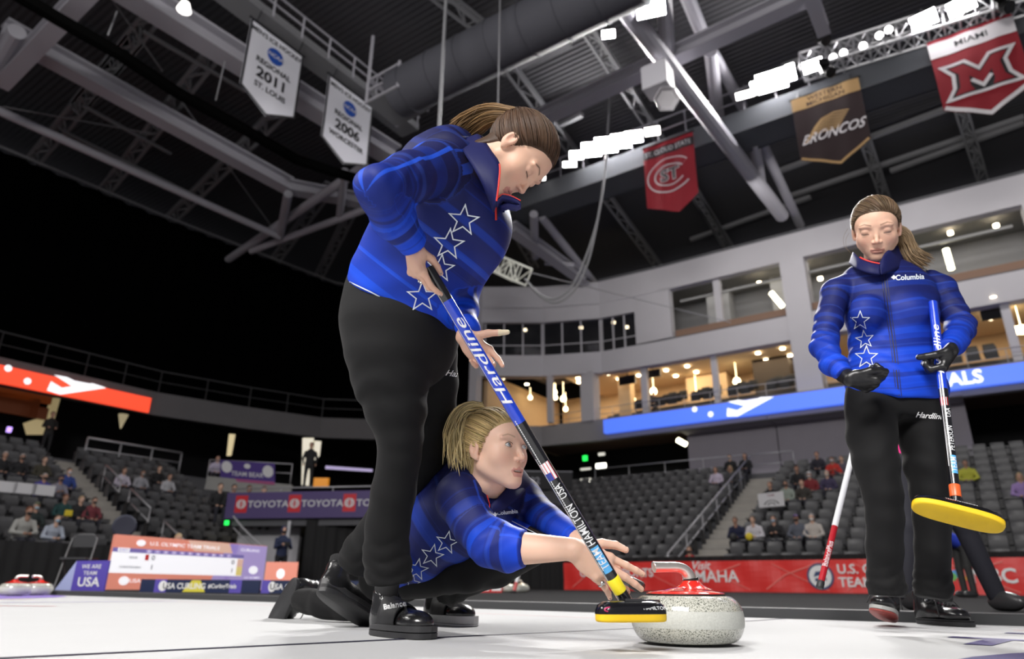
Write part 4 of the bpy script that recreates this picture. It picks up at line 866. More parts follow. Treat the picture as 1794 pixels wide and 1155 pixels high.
panel(p0, p1, p0+UZ*.125, p1+UZ*.125, .05, 'edge_board', 'low red and white board seen under the crouching player\'s knee', 'board', [M_RD, M_WHITE, MATS['logo_yellow']], lambda dd: (dd(rect(.45, .2, .65, .8), 1), dd(rect(.72, .2, .98, .8), 1), dd(rect(.2, .2, .42, .9), 1), dd(rect(.3, .4, .42, .9), 2, .006)))
# sponsor balcony in the corner
u0, u1 = P(398, 872, 23.6), P(672, 885, 22.55); z1_, z0_ = 3.0, 2.15
def toy(dd):
    for k in range(3):
        u = .1+k*.345
        dd(rect(u-.04, .22, u+.04, .88), 1); dd(band2d([(u+.025*math.cos(t*.6), .55+.17*math.sin(t*.6)) for t in range(11)], .012), 2, .007); dd(band2d([(u+.011*math.cos(t*.6), .55+.17*math.sin(t*.6)) for t in range(11)], .008), 2, .007); dd(T('TOYOTA', .36, u+.175, .53, 5.6, .012), 2, .006)
b0, b1 = u0.copy(), u1.copy(); b0[2] = b1[2] = z0_; t0_, t1_ = u0.copy(), u1.copy(); t0_[2] = t1_[2] = z1_
panel(b0, b1, t0_, t1_, .1, 'sponsor_banner', 'purple balcony banner with red squares reading TOYOTA', 'banner', [mat('banner_purple', (.075, .05, .16), .6), mat('toyota_red', (.55, .02, .03), .5), M_DIM], toy)
dch = nrm(b1-b0); nch = nrm(np.cross(UZ, dch)); nch = nch if nch.dot(b0) > 0 else -nch
m = MB(); m.box((b0+b1)/2+nch*3.4+UZ*-.1, dch*2.6, nch*3.2, UZ*.12); m.box((b0+b1)/2+dch*.6+nch*5.2+UZ*.5, dch*3.2, nch*1.5, UZ*.6); struct(m.build('floor_corner_platform', M_WALLD))
struct(MB().box(b0+dch*1.05+nch*1.2-UZ*1.1, dch*1.15, nch*.08, UZ*1.05).build('wall_tunnel', mat('tunnel_wall', (.5, .49, .52), .8)))
m = MB(); m.bar(b0+dch*2.45-UZ*.1-nch*.1, b0+dch*2.45-UZ*2.15-nch*.1, .1); struct(m.build('column', M_RAIL))
rail('balcony_railing', [t0_+nch*.15-UZ*.8, t1_+nch*.15-UZ*.8], .95, 'thin rail above the purple sponsor banner', 1.4, r=.025)
for k, (x, y, c) in enumerate([(415, 911, 'a'), (1025, 803, 'b')]):
    cc = (b0+dch*.25-nch*.2-UZ*.15) if k == 0 else PA(x, y, 33); tag(MB().box(cc, AX*(.13 if k else .07), AY*.04, UZ*(.14 if k else .07)).build('exit_sign', mat('exit_green', (.02, .8, .1), .4, emit=(.02, .9, .1), es=1.6)), ['small green lit exit sign below the left end of the purple balcony', 'small green lit exit sign in the dark right of the crouching player'][k], 'sign')
for k, (x, y, w, h) in enumerate([(472, 930, .25, .12), (472, 940, .2, .09)]):
    c = P(x, y, 25); tag(MB().box(c, dch*w, nch*.05, UZ*h).build('tunnel_lamp', mat('lamp_yellow', (1, .9, .5), .5, emit=(1, .85, .4), es=4)), ['upper yellow lamp in the tunnel right of the pale wall', 'lower yellow lamp in the tunnel right of the pale wall'][k], 'lamp')
tag(MB().tube([P(409, 905, 22.6), P(425, 925, 22.4), P(462, 962, 22)], .03, 6).tube([P(409, 925, 22.6), P(455, 975, 22)], .02, 6).build('ramp_railing', M_RAIL), 'slanting rail down the pale tunnel wall', 'railing')
# banner with two round emblems above the four face figures
p0, p1 = P(386, 842, 26.5), P(481, 850, 26.2); q0, q1 = P(386, 806, 26.5), P(481, 812, 26.2)
panel(p0, p1, q0, q1, .05, 'fan_banner', 'purple fan banner reading TEAM BEAR between two round emblems', 'banner', [mat('banner_violet', (.06, .03, .2), .7), M_DIM, mat('banner_pink', (.35, .08, .2), .7)], lambda dd: (dd(rect(0, 0, 1, .14), 2, .002), dd(disc2d((.12, .68), .1, 20, .28), 1), dd(disc2d((.88, .6), .1, 20, .28), 1), dd(T('TEAM BEAR', .3, .5, .38, 2.6, .012), 1), dd(disc2d((.5, .78), .06, 16, .12), 1)))
m = MB(); a = P(362, 846, 26.6); b_ = P(510, 862, 26.2); m.bar(a, b_, .1, .5); tag(m.build('balcony_ledge', M_CONC), 'grey ledge behind the TEAM BEAR banner', 'ledge')
rail('balcony_railing', [P(362, 842, 27), P(508, 850, 26.8)], .8, 'thin rail behind the TEAM BEAR banner', 1.2)
# lit doorways
M_DOOR = mat('door_light', (.9, .85, .7), .6, emit=(.95, .88, .7), es=.55)
for n_, (pts, l, es) in enumerate([([(530, 768), (549, 768), (545, 852), (528, 850)], 'a', 1), ([(551, 773), (562, 774), (559, 800), (549, 808)], 'b', 1)]):
    p = [P(x, y, 31) for x, y in pts]; struct(MB().add(p+[q+cf*.1 for q in p], [(0, 1, 2, 3), (7, 6, 5, 4), (0, 4, 5, 1), (1, 5, 6, 2), (2, 6, 7, 3), (3, 7, 4, 0)]).build('door_%d' % (n_+1), M_DOOR))
pp = [PB(x, y, -33.0) for x, y in [(90, 697), (106, 698), (88, 762), (46, 762), (40, 742), (76, 730)]]
struct(MB().add(pp, [(0, 1, 2, 5), (5, 2, 3, 4)]).build('door_3', mat('concourse_ochre', (.6, .5, .28), .7, emit=(.6, .48, .24), es=.35)))
for k, (x, y, w, h) in enumerate([(22, 690, .6, .18), (68, 697, .5, .2), (30, 710, .8, .4), (60, 722, .5, .25)]):
    c = PB(x, y, -32.8); tag(MB().box(c, AY*w, AX*.05, UZ*h).build('concourse_sign', mat('neon_orange%d' % (k > 1), (.12, .04, .015), .6, emit=(.5, .09, .015), es=.12 if k < 2 else .04)), ['dim orange lit sign at the far left concourse', 'second dim orange lit sign of the far left concourse', 'faint brown panel under the dim orange signs', 'smaller faint brown panel under the dim orange signs'][k], 'sign')
tag(MB().lathe(PB(214, 738, -33), UZ, [(.03, -.35), (.22, .3), (.2, .32)], 10).build('wall_lamp', mat('sconce', (.5, .45, .3), .5, emit=(.6, .5, .3), es=.5)), 'dim cone-shaped wall lamp in the dark concourse at the left', 'lamp')
tag(MB().box(PB(16, 753, -31), AY*.07, AX*.07, UZ*.1).build('concourse_screen', mat('violet_glow', (.5, .3, .9), .5, emit=(.55, .35, 1), es=1.5)), 'tiny violet light by the far left concourse rail', 'light')
p = [P(x, y, 27) for x, y in [(401, 761), (411, 762), (404, 799), (397, 799)]]; tag(MB().add(p+[q+cf*.1 for q in p], [(0, 1, 2, 3), (7, 6, 5, 4), (0, 4, 5, 1), (1, 5, 6, 2), (2, 6, 7, 3), (3, 7, 4, 0)]).build('wall_light', mat('panel_light', (.7, .6, .35), .6, emit=(.75, .62, .35), es=.5)), 'narrow yellowish light panel above the fan banner', 'light')
p = [P(x, y, 29) for x, y in [(570, 817), (652, 823), (652, 827), (570, 822)]]; tag(MB().add(p+[q+cf*.1 for q in p], [(0, 1, 2, 3), (7, 6, 5, 4), (0, 4, 5, 1), (1, 5, 6, 2), (2, 6, 7, 3), (3, 7, 4, 0)]).build('rail_light', mat('lilac_light', (.5, .45, .6), .6, emit=(.4, .33, .6), es=.6)), 'lilac lit rail strip right of the bright doorway', 'light')
c = P(563, 846, 25); tag(MB().box(c, cx0*.25, AY*.04, UZ*.17).build('orange_sign', mat('sign_orange', (.8, .3, .02), .5, emit=(.8, .28, .01), es=.3)), 'small orange sign right of the bright doorway', 'sign')
# portal sign 102 and lamps in the dark
p0 = P(868, 858, 26); p1 = P(1003, 857, 27); q0 = P(868, 824, 26); q1 = P(1003, 826, 27)
panel(p0, p1, q0, q1, .1, 'portal_sign', 'dark portal wall numbered 102 right of the crouching player', 'sign', [mat('portal_dark', (.02, .02, .022), .7), mat('portal_print', (.3, .3, .33), .6)], lambda dd: (dd(T('102', .5, .47, .45, 3.7, .015), 1), dd(rect(0, .95, 1, 1), 1)))
m = MB(); m.add([P(868, 860, 26.2), P(1005, 860, 27.2), P(985, 882, 27.2), P(868, 875, 26.2)]+[P(868, 860, 26.6), P(1005, 860, 27.6), P(985, 882, 27.6), P(868, 875, 26.6)], [(0, 1, 2, 3), (7, 6, 5, 4), (0, 4, 5, 1), (1, 5, 6, 2), (2, 6, 7, 3), (3, 7, 4, 0)]); struct(m.build('wall_portal', mat('portal_wall', (.1, .1, .105), .8)))
for k, (x, y, w, h) in enumerate([(1053, 817, .28, .14), (1029, 849, .16, .16), (1026, 822, .3, .05), (1026, 840, .3, .04), (1054, 796, .18, .07)]):
    c = PA(x, y, 32.8); tag(MB().box(c, AX*w, AY*.05, UZ*h).build('concourse_lamp', mat('conc_lamp%d' % (k < 2), (1, 1, .9), .5, emit=(1, .97, .85), es=5 if k < 2 else .6)), ['bright square lamp in the dark concourse right of the crouching player', 'round bright lamp low in the dark right of the portal sign', 'dim slanted lamp under the green exit sign', 'lower dim slanted lamp under the green exit sign', 'dim lamp above the bright square one'][k], 'lamp')
# white cards on seat backs and hand-held placard
for k, x in enumerate([8, 43, 76]):
    c = PB(x, 857+k*4 if False else 853+k*3, -23.0); tag(MB().box(c, AY*.3, AX*.02, UZ*.15).build('seat_card', mat('card_white', (.6, .6, .62), .6)), ['leftmost', 'middle', 'rightmost'][k]+' of three white cards taped to the left stand seats', 'card')
# folding chair and round-backed chair by the scoreboard
c = P(218, 922, 13.5); m = MB(); m.lathe(c, nrm(CAM-c), [(.001, 0), (.2, 0), (.21, .03), (.18, .05), (.001, .045)], 20)
m.tube([c+cx0*.14-UZ*.15, c+cx0*.16-UZ*.85], .02, 6); m.tube([c-cx0*.14-UZ*.15, c-cx0*.16-UZ*.85], .02, 6); tag(m.build('round_back_chair', mat('chair_blue', (.025, .028, .05), .6)), 'dark round-backed chair peeking over the top left of the scoreboard', 'chair')
t = P(121, 1015, 10.9); t[2] = .03; t = thing('folding_chair', t, 'black folding chair in front of the left drape', 'chair'); c = np.array(t.location)
m = MB(); m.tube([c+np.array([-.2, 0, 0]), c+np.array([-.2, .1, .42]), c+np.array([-.19, .18, .74]), c+np.array([-.1, .2, .8]), c+np.array([.1, .2, .8]), c+np.array([.19, .18, .74]), c+np.array([.2, .1, .42]), c+np.array([.2, 0, 0])], .013, 8); m.tube([c+np.array([-.2, .35, 0]), c+np.array([-.2, .05, .44])], .012, 6); m.tube([c+np.array([.2, .35, 0]), c+np.array([.2, .05, .44])], .012, 6); m.build('chair_frame', mat('chair_frame', (.1, .1, .105), .4), t)
MB().box(c+np.array([0, .15, .44]), cx0*.19, np.array([0, .18, 0]), UZ*.015).build('seat', mat('chair_pad', (.03, .03, .033), .6), t); MB().box(c+np.array([0, .19, .7]), cx0*.18, np.array([0, .012, 0]), UZ*.09).build('backrest', MATS['chair_pad'], t)
# ================================================================= people: builders
def rotm(X, Y, Z): return np.stack([X, Y, Z], 1)     # columns = local axes in world
def img(a, b, c): return nrm(a*cr+b*cu+c*cf)         # direction: right, up, away in the view
SKIN = (.60, .335, .225); LIP = (.50, .17, .15)
M_SKIN = attr_col_mat('skin', .48, .4, sss=.15, bump=.05, bscale=900)
M_EYEW = mat('eye_white', (.75, .73, .7), .2); M_LASH = mat('lash', (.02, .012, .01), .6)
M_NAIL = mat('nail_grey', (.22, .24, .26), .25)
FL_ = [(.042, .025, .020), (.046, .029, .021), (.043, .027, .021), (.034, .020, .018)]
FR_ = [(.0092, .0082, .0074, .0064), (.0095, .0085, .0076, .0066), (.009, .008, .0072, .0062), (.008, .0072, .0064, .0055)]
class Hand:
    def __init__(h, wrist, d, n, right, flex, spread=(8, 2, -4, -10), thumb=((.5, .75, .35), (.8, .5, .3), (.9, .3, .2)), sc=1., infl=0., forearm=None, fr=.028):
        d = nrm(d); n = nrm(n-d*np.dot(n, d)); s = np.cross(d, n) if right else np.cross(n, d); W = np.array(wrist); h.s, h.d, h.n, h.w = s, d, n, W
        h.paths = []; h.nails = []; off = [(.030, .084), (.010, .088), (-.010, .083), (-.028, .074)]; h.mcp = []
        for i in range(4):
            b = W+(d*off[i][1]+s*off[i][0])*sc; a = math.radians(spread[i]); dd = math.cos(a)*d+math.sin(a)*s; pts = [b]; an = 0
            for L, fx in zip(FL_[i], flex[i]):
                an += math.radians(fx); v = math.cos(an)*dd+math.sin(an)*n; pts.append(pts[-1]+v*L*sc)
            rs = [r*sc+infl for r in FR_[i]]; h.paths.append((pts, rs)); h.mcp.append(b); up = nrm(-math.cos(an)*n+math.sin(an)*dd); h.nails.append((pts[-1]-v*.004*sc+up*rs[-1]*.72, v, up, .0052*sc))
        tb = W+(d*.022+s*.022+n*.008)*sc; pts = [tb]; 
        for L, v in zip((.045, .032, .026), thumb): q = nrm(v[0]*d+v[1]*s+v[2]*n); pts.append(pts[-1]+q*L*sc)
        h.paths.append((pts, [.0135*sc+infl, .0115*sc+infl, .0095*sc+infl, .0078*sc+infl])); up = nrm(s-q*q.dot(s)); h.nails.append((pts[-1]-q*.004*sc+up*.006*sc, q, up, .0065*sc)); h.thumb = pts
        h.sc = sc; h.infl = infl; h.forearm = forearm; h.fr = fr
        allp = np.array([p for P_, _ in h.paths for p in P_]+[W]+([forearm] if forearm is not None else [])); h.lo = allp.min(0)-.04; h.hi = allp.max(0)+.04
    def sdf(h, p):
        sc, q = h.sc, h.infl; D = None
        for b, r in zip(h.mcp, (.0115, .012, .0115, .0105)):
            e = s_cone(p, h.w+(b-h.w)*.12, b-h.n*.001, .017*sc+q, r*sc+q); D = e if D is None else smin(D, e, .012*sc)
        D = smin(D, s_ell(p, h.w+(h.d*.045-h.s*.002+h.n*.004)*sc, (.033*sc+q, .044*sc+q, .0145*sc+q), rotm(h.s, h.d, h.n)), .01*sc)
        D = smin(D, s_ell(p, h.w+(h.d*.030+h.s*.022+h.n*.010)*sc, (.016*sc+q, .028*sc+q, .015*sc+q), rotm(h.s, h.d, h.n)), .01*sc)
        if h.forearm is not None:
            u = h.s; D = smin(D, s_seg(p, (h.w-h.d*.0, u*.026*sc, .019*sc), (np.array(h.forearm), u*h.fr, h.fr*.9)), .012)
        for pts, rs in h.paths:
            F = s_path(p, pts, rs, .0035); D = smin(D, F, .005*sc)
        for b in h.mcp: D = smin(D, s_cone(p, b-h.n*.004, b-h.n*.0045, .0085*sc+q, .0085*sc+q), .006)
        return D
def near_blocks(fn, lo, hi, h, it=1):
    v, f = surface(fn, lo, hi, h); return smooth_mesh(v, f, it, .4) if it else v, f
class Parts:                                         # gathers skin meshes of one person into one object
    def __init__(s): s.mb = MB()
    def add(s, v, f, col): s.mb.add(v, f, 0, {'col': col})
def skin_cols(v, base=SKIN):
    c = np.tile(np.array(base), (len(v), 1)); c[v[:, 2] < (.36 if base is not None else 0)] = c[v[:, 2] < .36]*1; return c
def inner_cols(v, base):                             # socks and base layer stay dark
    c = np.tile(np.array(base), (len(v), 1)); c[v[:, 2] < .45] = (.010, .010, .011); return c
def head_sdf(o):
    open_eye, mouth, earside = o.get('eyes', 'closed') == 'open', o.get('mouth', 0), 1
    def f(p):
        x, y, z = p[:, 0], p[:, 1], p[:, 2]; q = p.copy(); q[:, 0] = np.abs(q[:, 0])
        d = s_ell(p, (0, -.018, .026), (.072, .093, .080))
        d = smin(d, s_ell(p, (0, .022, .008), (.060, .060, .066)), .02)
        d = smin(d, s_ell(p, (0, .028, -.034), (.053, .052, .054)), .022)
        d = smin(d, s_cone(q, (.044, .000, -.050), (.010, .056, -.092), .021, .016), .026)
        d = smin(d, s_ell(p, (0, .050, -.062), (.036, .033, .034)), .018)
        d = smin(d, s_ell(p, (0, .066, -.094), (.0175, .0155, .014)), .016)
        d = smin(d, s_ell(q, (.035, .049, -.028), (.024, .022, .024)), .024)
        d = smin(d, s_ell(q, (.028, .070, .018), (.026, .010, .008)), .014)
        d = smax(d, -s_ell(q, (.032, .091, .001), (.017, .014, .0105)), .010)
        d = smin(d, s_path(p, [np.array((0, .078, .004)), np.array((0, .087, -.018)), np.array((0, .096, -.034))], [.006, .006, .0078], .004), .007)
        d = smin(d, s_ell(q, (.0098, .086, -.037), (.0066, .010, .0060)), .004)
        d = smax(d, -s_ell(q, (.0058, .091, -.0430), (.0032, .0050, .0030)), .002)
        lid = s_ell(q, (.031, .0655, .000), (.0165, .0150, .0140)); d = smin(d, lid, .003)
        if open_eye: d = smax(d, -s_ell(q, (.031, .082, -.001), (.0128, .018, .0052)), .001)
        else: d = smax(d, -s_ell(q, (.031, .0815, -.0085), (.0135, .004, .0010)), .001)
        d = smin(d, s_ell(q, (.0075, .0800, -.0625), (.0125, .0062, .0036)), .004)
        d = smin(d, s_ell(p, (0, .0795, -.0715-mouth*.6), (.0155, .0066, .0048)), .004)
        d = smax(d, -s_ell(p, (0, .0870, -.0668-mouth*.3), (.0200-mouth*.4, .006+mouth*2.2, .0008+mouth*.62)), .0015)
        ear = s_ell(q, (.0725, -.010, -.006), (.0080, .0165, .0265)); ear = smin(ear, s_ell(q, (.0695, -.004, -.030), (.006, .0075, .008)), .006)
        ear = smax(ear, -s_ell(q, (.082, -.007, -.004), (.0075, .0100, .0165)), .003); d = smin(d, ear, .005)
        d = smin(d, s_cone(p, (0, -.026, -.040), (0, -.034, -.085), .050, .046), .016)
        return d
    return f
def head_color(v, o):
    c = np.tile(np.array(o.get('skin', SKIN)), (len(v), 1)); x = np.abs(v[:, 0]); y, z = v[:, 1], v[:, 2]
    m = (y > .066)&(x < .0235)&(z < -.0585+.0025*np.cos(x*260))&(z > -.0785-o.get('mouth', 0)*.9)&(x+np.abs(z+.067)*.55 < .0235); w = m.astype(float)[:, None]*.7; c = c*(1-w)+np.array(o.get('lip', LIP))*w
    bz = .0205+.006*np.clip((x-.014)/.02, 0, 1)-.006*np.clip((x-.036)/.018, 0, 1); wd = .0026*np.clip(1.25-(x-.014)/.05, .3, 1)
    w = (np.clip(1.3-np.abs(z-bz)/wd, 0, 1)*(x > .013)*(x < .052)*(y > .045))[:, None]*o.get('browk', .8); c = c*(1-w)+np.array(o.get('brow', (.10, .05, .03)))*w
    w = (np.exp(-(((x-.04)/.018)**2+((z+.035)/.016)**2))*(y > .03))[:, None]*.25; c = c*(1-w)+np.array((.62, .22, .16))*w
    w = (np.exp(-((x/.012)**2+((z+.038)/.012)**2))*(y > .08))[:, None]*.2; c = c*(1-w)+np.array((.60, .2, .14))*w
    w = (np.exp(-(((x-.031)/.016)**2+((z-.002)/.012)**2))*(y > .06))[:, None]*o.get('shadow', .25); c = c*(1-w)+np.array((.38, .2, .15))*w
    w = (np.exp(-(((x-.080)/.012)**2+((y+.008)/.014)**2+((z+.005)/.02)**2)))[:, None]*.3; c = c*(1-w)+np.array((.55, .2, .14))*w
    return c
def build_head(o, parts, parent, M, R, hairopt, h=.0019):
    """M origin, R axes (person's left, forward, up), scale o['sc']"""
    sc = o.get('sc', 1.); T = lambda v: M+(np.asarray(v)*sc)@R.T
    v, f = surface(head_sdf(o), (-.095, -.125, -.145), (.095, .120, .115), h); v = smooth_mesh(v, f, 1, .35); parts.add(T(v), f, head_color(v, o))
    eyes = MB()
    for sx in (-1, 1):
        c = np.array([sx*.031, .0655, 0.])
        if o.get('eyes') == 'open':
            g = nrm(np.array(o.get('gaze', (0, 1, 0)), float)); me = MB(); me.lathe(T(c), R@g, [(.0133*math.sin(t)*sc if 0 < t < math.pi else .00005, -.0133*math.cos(t)*sc) for t in np.linspace(0, math.pi, 15)], 20)
            a = .0133; me.lathe(T(c), R@g, [(.0001, .01345*sc), (.0056*sc, .0123*sc), (.0060*sc, .0115*sc)], 20, 1); me.lathe(T(c), R@g, [(.0001, .01365*sc), (.0022*sc, .0134*sc), (.0026*sc, .0125*sc)], 16, 2)
            me.build('eyeball', [M_EYEW, mat('iris', (.12, .22, .30), .15), mat('pupil', (.005, .005, .005), .1)], parent, smooth=True)
            pts = [c+np.array([sx*.0135*math.cos(t), 0, 0])*1.0+np.array([0, .0158*math.sqrt(max(0, 1-(.62*math.cos(t))**2)), .0056*math.sin(t)]) for t in np.linspace(.1, math.pi-.1, 11)]
            eyes.tube([T(q) for q in pts], .0007*sc, 5); pts = [q*np.array([1, 1, -1])+np.array([0, -.0003, -.0015]) for q in pts]; eyes.tube([T(q) for q in pts], .00035*sc, 4)
        else:
            pts = [c+np.array([sx*.0145*math.cos(t)*1.0, .0148*math.sqrt(max(0, 1-(.8*math.cos(t))**2)), -.0065-.0022*math.sin(t)]) for t in np.linspace(.05, math.pi-.05, 11)]
            eyes.tube([T(q) for q in pts], .0008*sc, 5)
            for k, q in enumerate(pts[1:-1]):
                eyes.tube([T(q), T(q+np.array([sx*.001*(5-k) if False else 0, .004, -.0035]))], [.0004*sc, .0001], 3)
    eyes.build('eyelashes', M_LASH, parent)
    # hair
    ho = hairopt; Cc = np.array([0, -.018, .026]); Rr = np.array([.0745, .097, .0835]); B = np.array(ho['base']); hc = np.array(ho['col'])
    gz = np.array([-.10, -.075, -.05, -.03, -.012, .01, .035, .055, .064, .070, .12]); gy = np.array([-.055, -.050, -.036, -.024, .012, .030, .043, .056, .070, .085, .13])+ho.get('hl', 0)
    def hl(z, x): return np.interp(z+.25*np.abs(x)*ho.get('vee', .3), gz, gy)
    def cap(p):
        d = s_ell(p, Cc, Rr); cut = (p[:, 1]-hl(p[:, 2], p[:, 0]))*.8; return smax(smax(smin(d, s_cone(p, (0, -.030, -.045), (0, -.036, -.080), .0525, .049), .02), cut, .006), -smin(s_ell(p, Cc, Rr-.012), s_cone(p, (0, -.026, -.040), (0, -.034, -.085), .040, .036), .01), .001)
    v, f = surface(cap, (-.085, -.13, -.11), (.085, .11, .12), .0035); hm = MB(); hm.add(T(v), f, 0, {'col': np.tile(hc*.8, (len(v), 1))})
    n = 0; bd = nrm((B-Cc)/Rr)
    while n < ho.get('n', 700):
        q = rng.normal(size=3); q /= np.linalg.norm(q); P0 = Cc+q*Rr
        if P0[1] > hl(P0[2], P0[0])-.001 or P0[2] < -.075 or (n % 3 == 0 and P0[1] < hl(P0[2], P0[0])-.03): continue
        if n % 3 == 1 and P0[1] < hl(P0[2], P0[0])-.009: continue
        n += 1; om = math.acos(np.clip(q.dot(bd), -1, 1)); 
        if om < .15: continue
        K = 9; pts = []; lift = .0015+.003*rng.rand(); part = ho.get('part', 0); sag = ho.get('sag', .12)*rng.uniform(.5, 1.2)
        for k in range(K+1):
            t = k/K; dr = (math.sin((1-t)*om)*q+math.sin(t*om)*bd)/max(math.sin(om), .05); dr = nrm(dr+np.array([0, 0, -sag*math.sin(math.pi*t)*(1 if q[2] < .75 else .2)])); rr = 1/np.linalg.norm(dr/Rr)
            pts.append(Cc+dr*(rr+lift*math.sin(math.pi*min(1, t*1.2+.1))+.002))
        c = hc*rng.uniform(.6, 1.45)*(1+.3*(rng.rand(3)-.5)*np.array([.3, .2, .6])); pts = [T(q_) for q_ in pts]; w = rng.uniform(.0007, .0016)*sc
        b0 = hm.n; hm.tube(pts, [w*.5]+[w]*(K-1)+[w*.8], 4); hm.a.setdefault('col', []).append((b0, np.tile(c, (hm.n-b0, 1))))
    tc = [np.array(q_) for q_ in ho['tail']]; tc = [T(B*.97)]+tc; G_ = spline(tc, 6); L = len(G_); rad = np.interp(np.linspace(0, 1, L), np.linspace(0, 1, len(ho['tr'])), ho['tr'])
    for n in range(ho.get('nt', 420)):
        a = rng.uniform(0, 2*math.pi); r0 = math.sqrt(rng.rand()); end = L if rng.rand() < .35 else int(L*rng.uniform(.72, 1)); pts = []; fz = rng.normal(size=3)*ho.get('frizz', .002); ph = rng.rand()*6
        for k in range(0, end):
            t = nrm(G_[min(k+1, L-1)]-G_[max(k-1, 0)]); u = nrm(np.cross(t, cf)); w = np.cross(t, u); tt = k/L
            pts.append(G_[k]+(u*math.cos(a)+w*math.sin(a)*ho.get('flat', .6))*rad[k]*r0+fz*tt*tt*4+u*.0015*math.sin(ph+tt*9))
        sh = ho.get('tailcol', hc); c = np.array(sh)*rng.uniform(.5, 1.5); wr = rng.uniform(.0008, .0018)*sc; b0 = hm.n
        hm.tube(pts, [wr]*(len(pts)-3)+[wr*.8, wr*.5, wr*.15], 4); hm.a['col'].append((b0, np.tile(c, (hm.n-b0, 1))))
    for pts in ho.get('wisps', []):
        b0 = hm.n; hm.tube(spline(pts, 5), .0005, 3); hm.a['col'].append((b0, np.tile(hc*1.6, (hm.n-b0, 1))))
    tb = T(B); b0 = hm.n; ax_ = nrm(tc[1]-tc[0]); hm.lathe(tb-ax_*.004, ax_, [(.010*sc, 0), (.0165*sc, .002), (.0165*sc, .008), (.010*sc, .010)], 14); hm.a['col'].append((b0, np.tile(hc*.3, (hm.n-b0, 1))))
    for k, (s_, o_) in enumerate([(np.array([0, 0, 0]), 0)]): pass
    hm.build('hair', attr_col_mat('hair', .5, .28), parent, smooth=True)
    return T

# jacket cloth: stripes ride on stored coordinates (x: along, y: across, z: shade of blue from collar to hem)
def jacket_mat(name, fs=1., ph=0., strength=1.):
    m = mat(name, (.01, .03, .3), .6, spec=.25); nt, b = nodes_of(m); N, Lk = nt.nodes.new, nt.links.new
    a = N('ShaderNodeAttribute'); a.attribute_name = 'pat'; sp = N('ShaderNodeSeparateXYZ'); Lk(a.outputs['Vector'], sp.inputs[0])
    rp = N('ShaderNodeValToRGB'); e = rp.color_ramp.elements; e[0].position = 0; e[0].color = (.006, .007, .050, 1); e[1].position = 1; e[1].color = (.006, .055, .58, 1); e2 = e.new(.42); e2.color = (.007, .014, .125, 1); Lk(sp.outputs[2], rp.inputs[0])
    def noise(sock, scale, off):
        ad = N('ShaderNodeMath'); ad.operation = 'ADD'; ad.inputs[1].default_value = off; Lk(sock, ad.inputs[0]); n = N('ShaderNodeTexNoise'); n.noise_dimensions = '1D'; n.inputs['Scale'].default_value = scale; n.inputs['Detail'].default_value = 1.5; n.inputs['Roughness'].default_value = .6; Lk(ad.outputs[0], n.inputs['W']); return n.outputs[0]
    def ramp(sock, pts):
        r = N('ShaderNodeValToRGB'); r.color_ramp.interpolation = 'LINEAR'; el = r.color_ramp.elements
        for i, (p_, c) in enumerate(pts): q = el[i] if i < 2 else el.new(p_); q.position = p_; q.color = (c, c, c, 1)
        Lk(sock, r.inputs[0]); return r.outputs[0]
    n1 = noise(sp.outputs[0], 34*fs, 3.1+ph); n2 = noise(sp.outputs[0], 75*fs, 9.7+ph)
    dk = ramp(n1, [(.40, 1.), (.44, 0.)]); lt = ramp(n1, [(.56, 0.), (.60, 1.)]); pin = ramp(n2, [(.62, 0.), (.65, 1.)])
    g = N('ShaderNodeMapRange'); g.inputs[1].default_value = .1; g.inputs[2].default_value = .8; g.inputs[3].default_value = .12*strength; g.inputs[4].default_value = .8*strength; Lk(sp.outputs[2], g.inputs[0])
    def mul(x, y):
        q = N('ShaderNodeMath'); q.operation = 'MULTIPLY'; Lk(x, q.inputs[0]); (Lk(y, q.inputs[1]) if not isinstance(y, float) else setattr(q.inputs[1], 'default_value', y)); return q.outputs[0]
    def mix(fac, c0, c1):
        q = N('ShaderNodeMix'); q.data_type = 'RGBA'; Lk(fac, q.inputs[0]); Lk(c0, q.inputs[6]); 
        if isinstance(c1, tuple): q.inputs[7].default_value = (*c1, 1)
        else: Lk(c1, q.inputs[7])
        return q.outputs[2]
    c = mix(mul(dk, g.outputs[0]), rp.outputs[0], (.008, .010, .075)); c = mix(mul(lt, mul(g.outputs[0], .7)), c, (.008, .085, .75)); c = mix(mul(pin, .14), c, (.05, .13, .65))
    # lengthwise bands on the sleeves
    y1 = ramp(sp.outputs[1], [(.0, 0.), (.01, 0.)]); ban = N('ShaderNodeValToRGB'); el = ban.color_ramp.elements; ban.color_ramp.interpolation = 'CONSTANT'
    for i, (p_, q_) in enumerate([(0, 0), (.30, 1), (.325, 0), (.47, 1), (.53, 0), (.60, .6), (.62, 0)]): w = el[i] if i < 2 else el.new(p_); w.position = p_; w.color = (q_, q_, q_, 1)
    Lk(sp.outputs[1], ban.inputs[0]); c = mix(mul(ban.outputs[0], .5), c, (.02, .12, .9))
    Lk(c, b.inputs['Base Color'])
    tc = N('ShaderNodeTexCoord'); n = N('ShaderNodeTexNoise'); n.inputs['Scale'].default_value = 900; Lk(tc.outputs['Object'], n.inputs[0]); bp = N('ShaderNodeBump'); bp.inputs['Strength'].default_value = .15; bp.inputs['Distance'].default_value = .001; Lk(n.outputs[0], bp.inputs['Height']); Lk(bp.outputs[0], b.inputs['Normal'])
    return m
M_PRINT = mat('shirt_print', (.72, .78, .85), .5); M_ZIP = mat('zip_red', (.7, .04, .03), .5); M_DZIP = mat('zip_navy', (.01, .012, .06), .5)
M_TR = mat('trouser_black', (.0045, .0045, .0050), .8, spec=.25, sheen=.03, bump=.08, bscale=500)
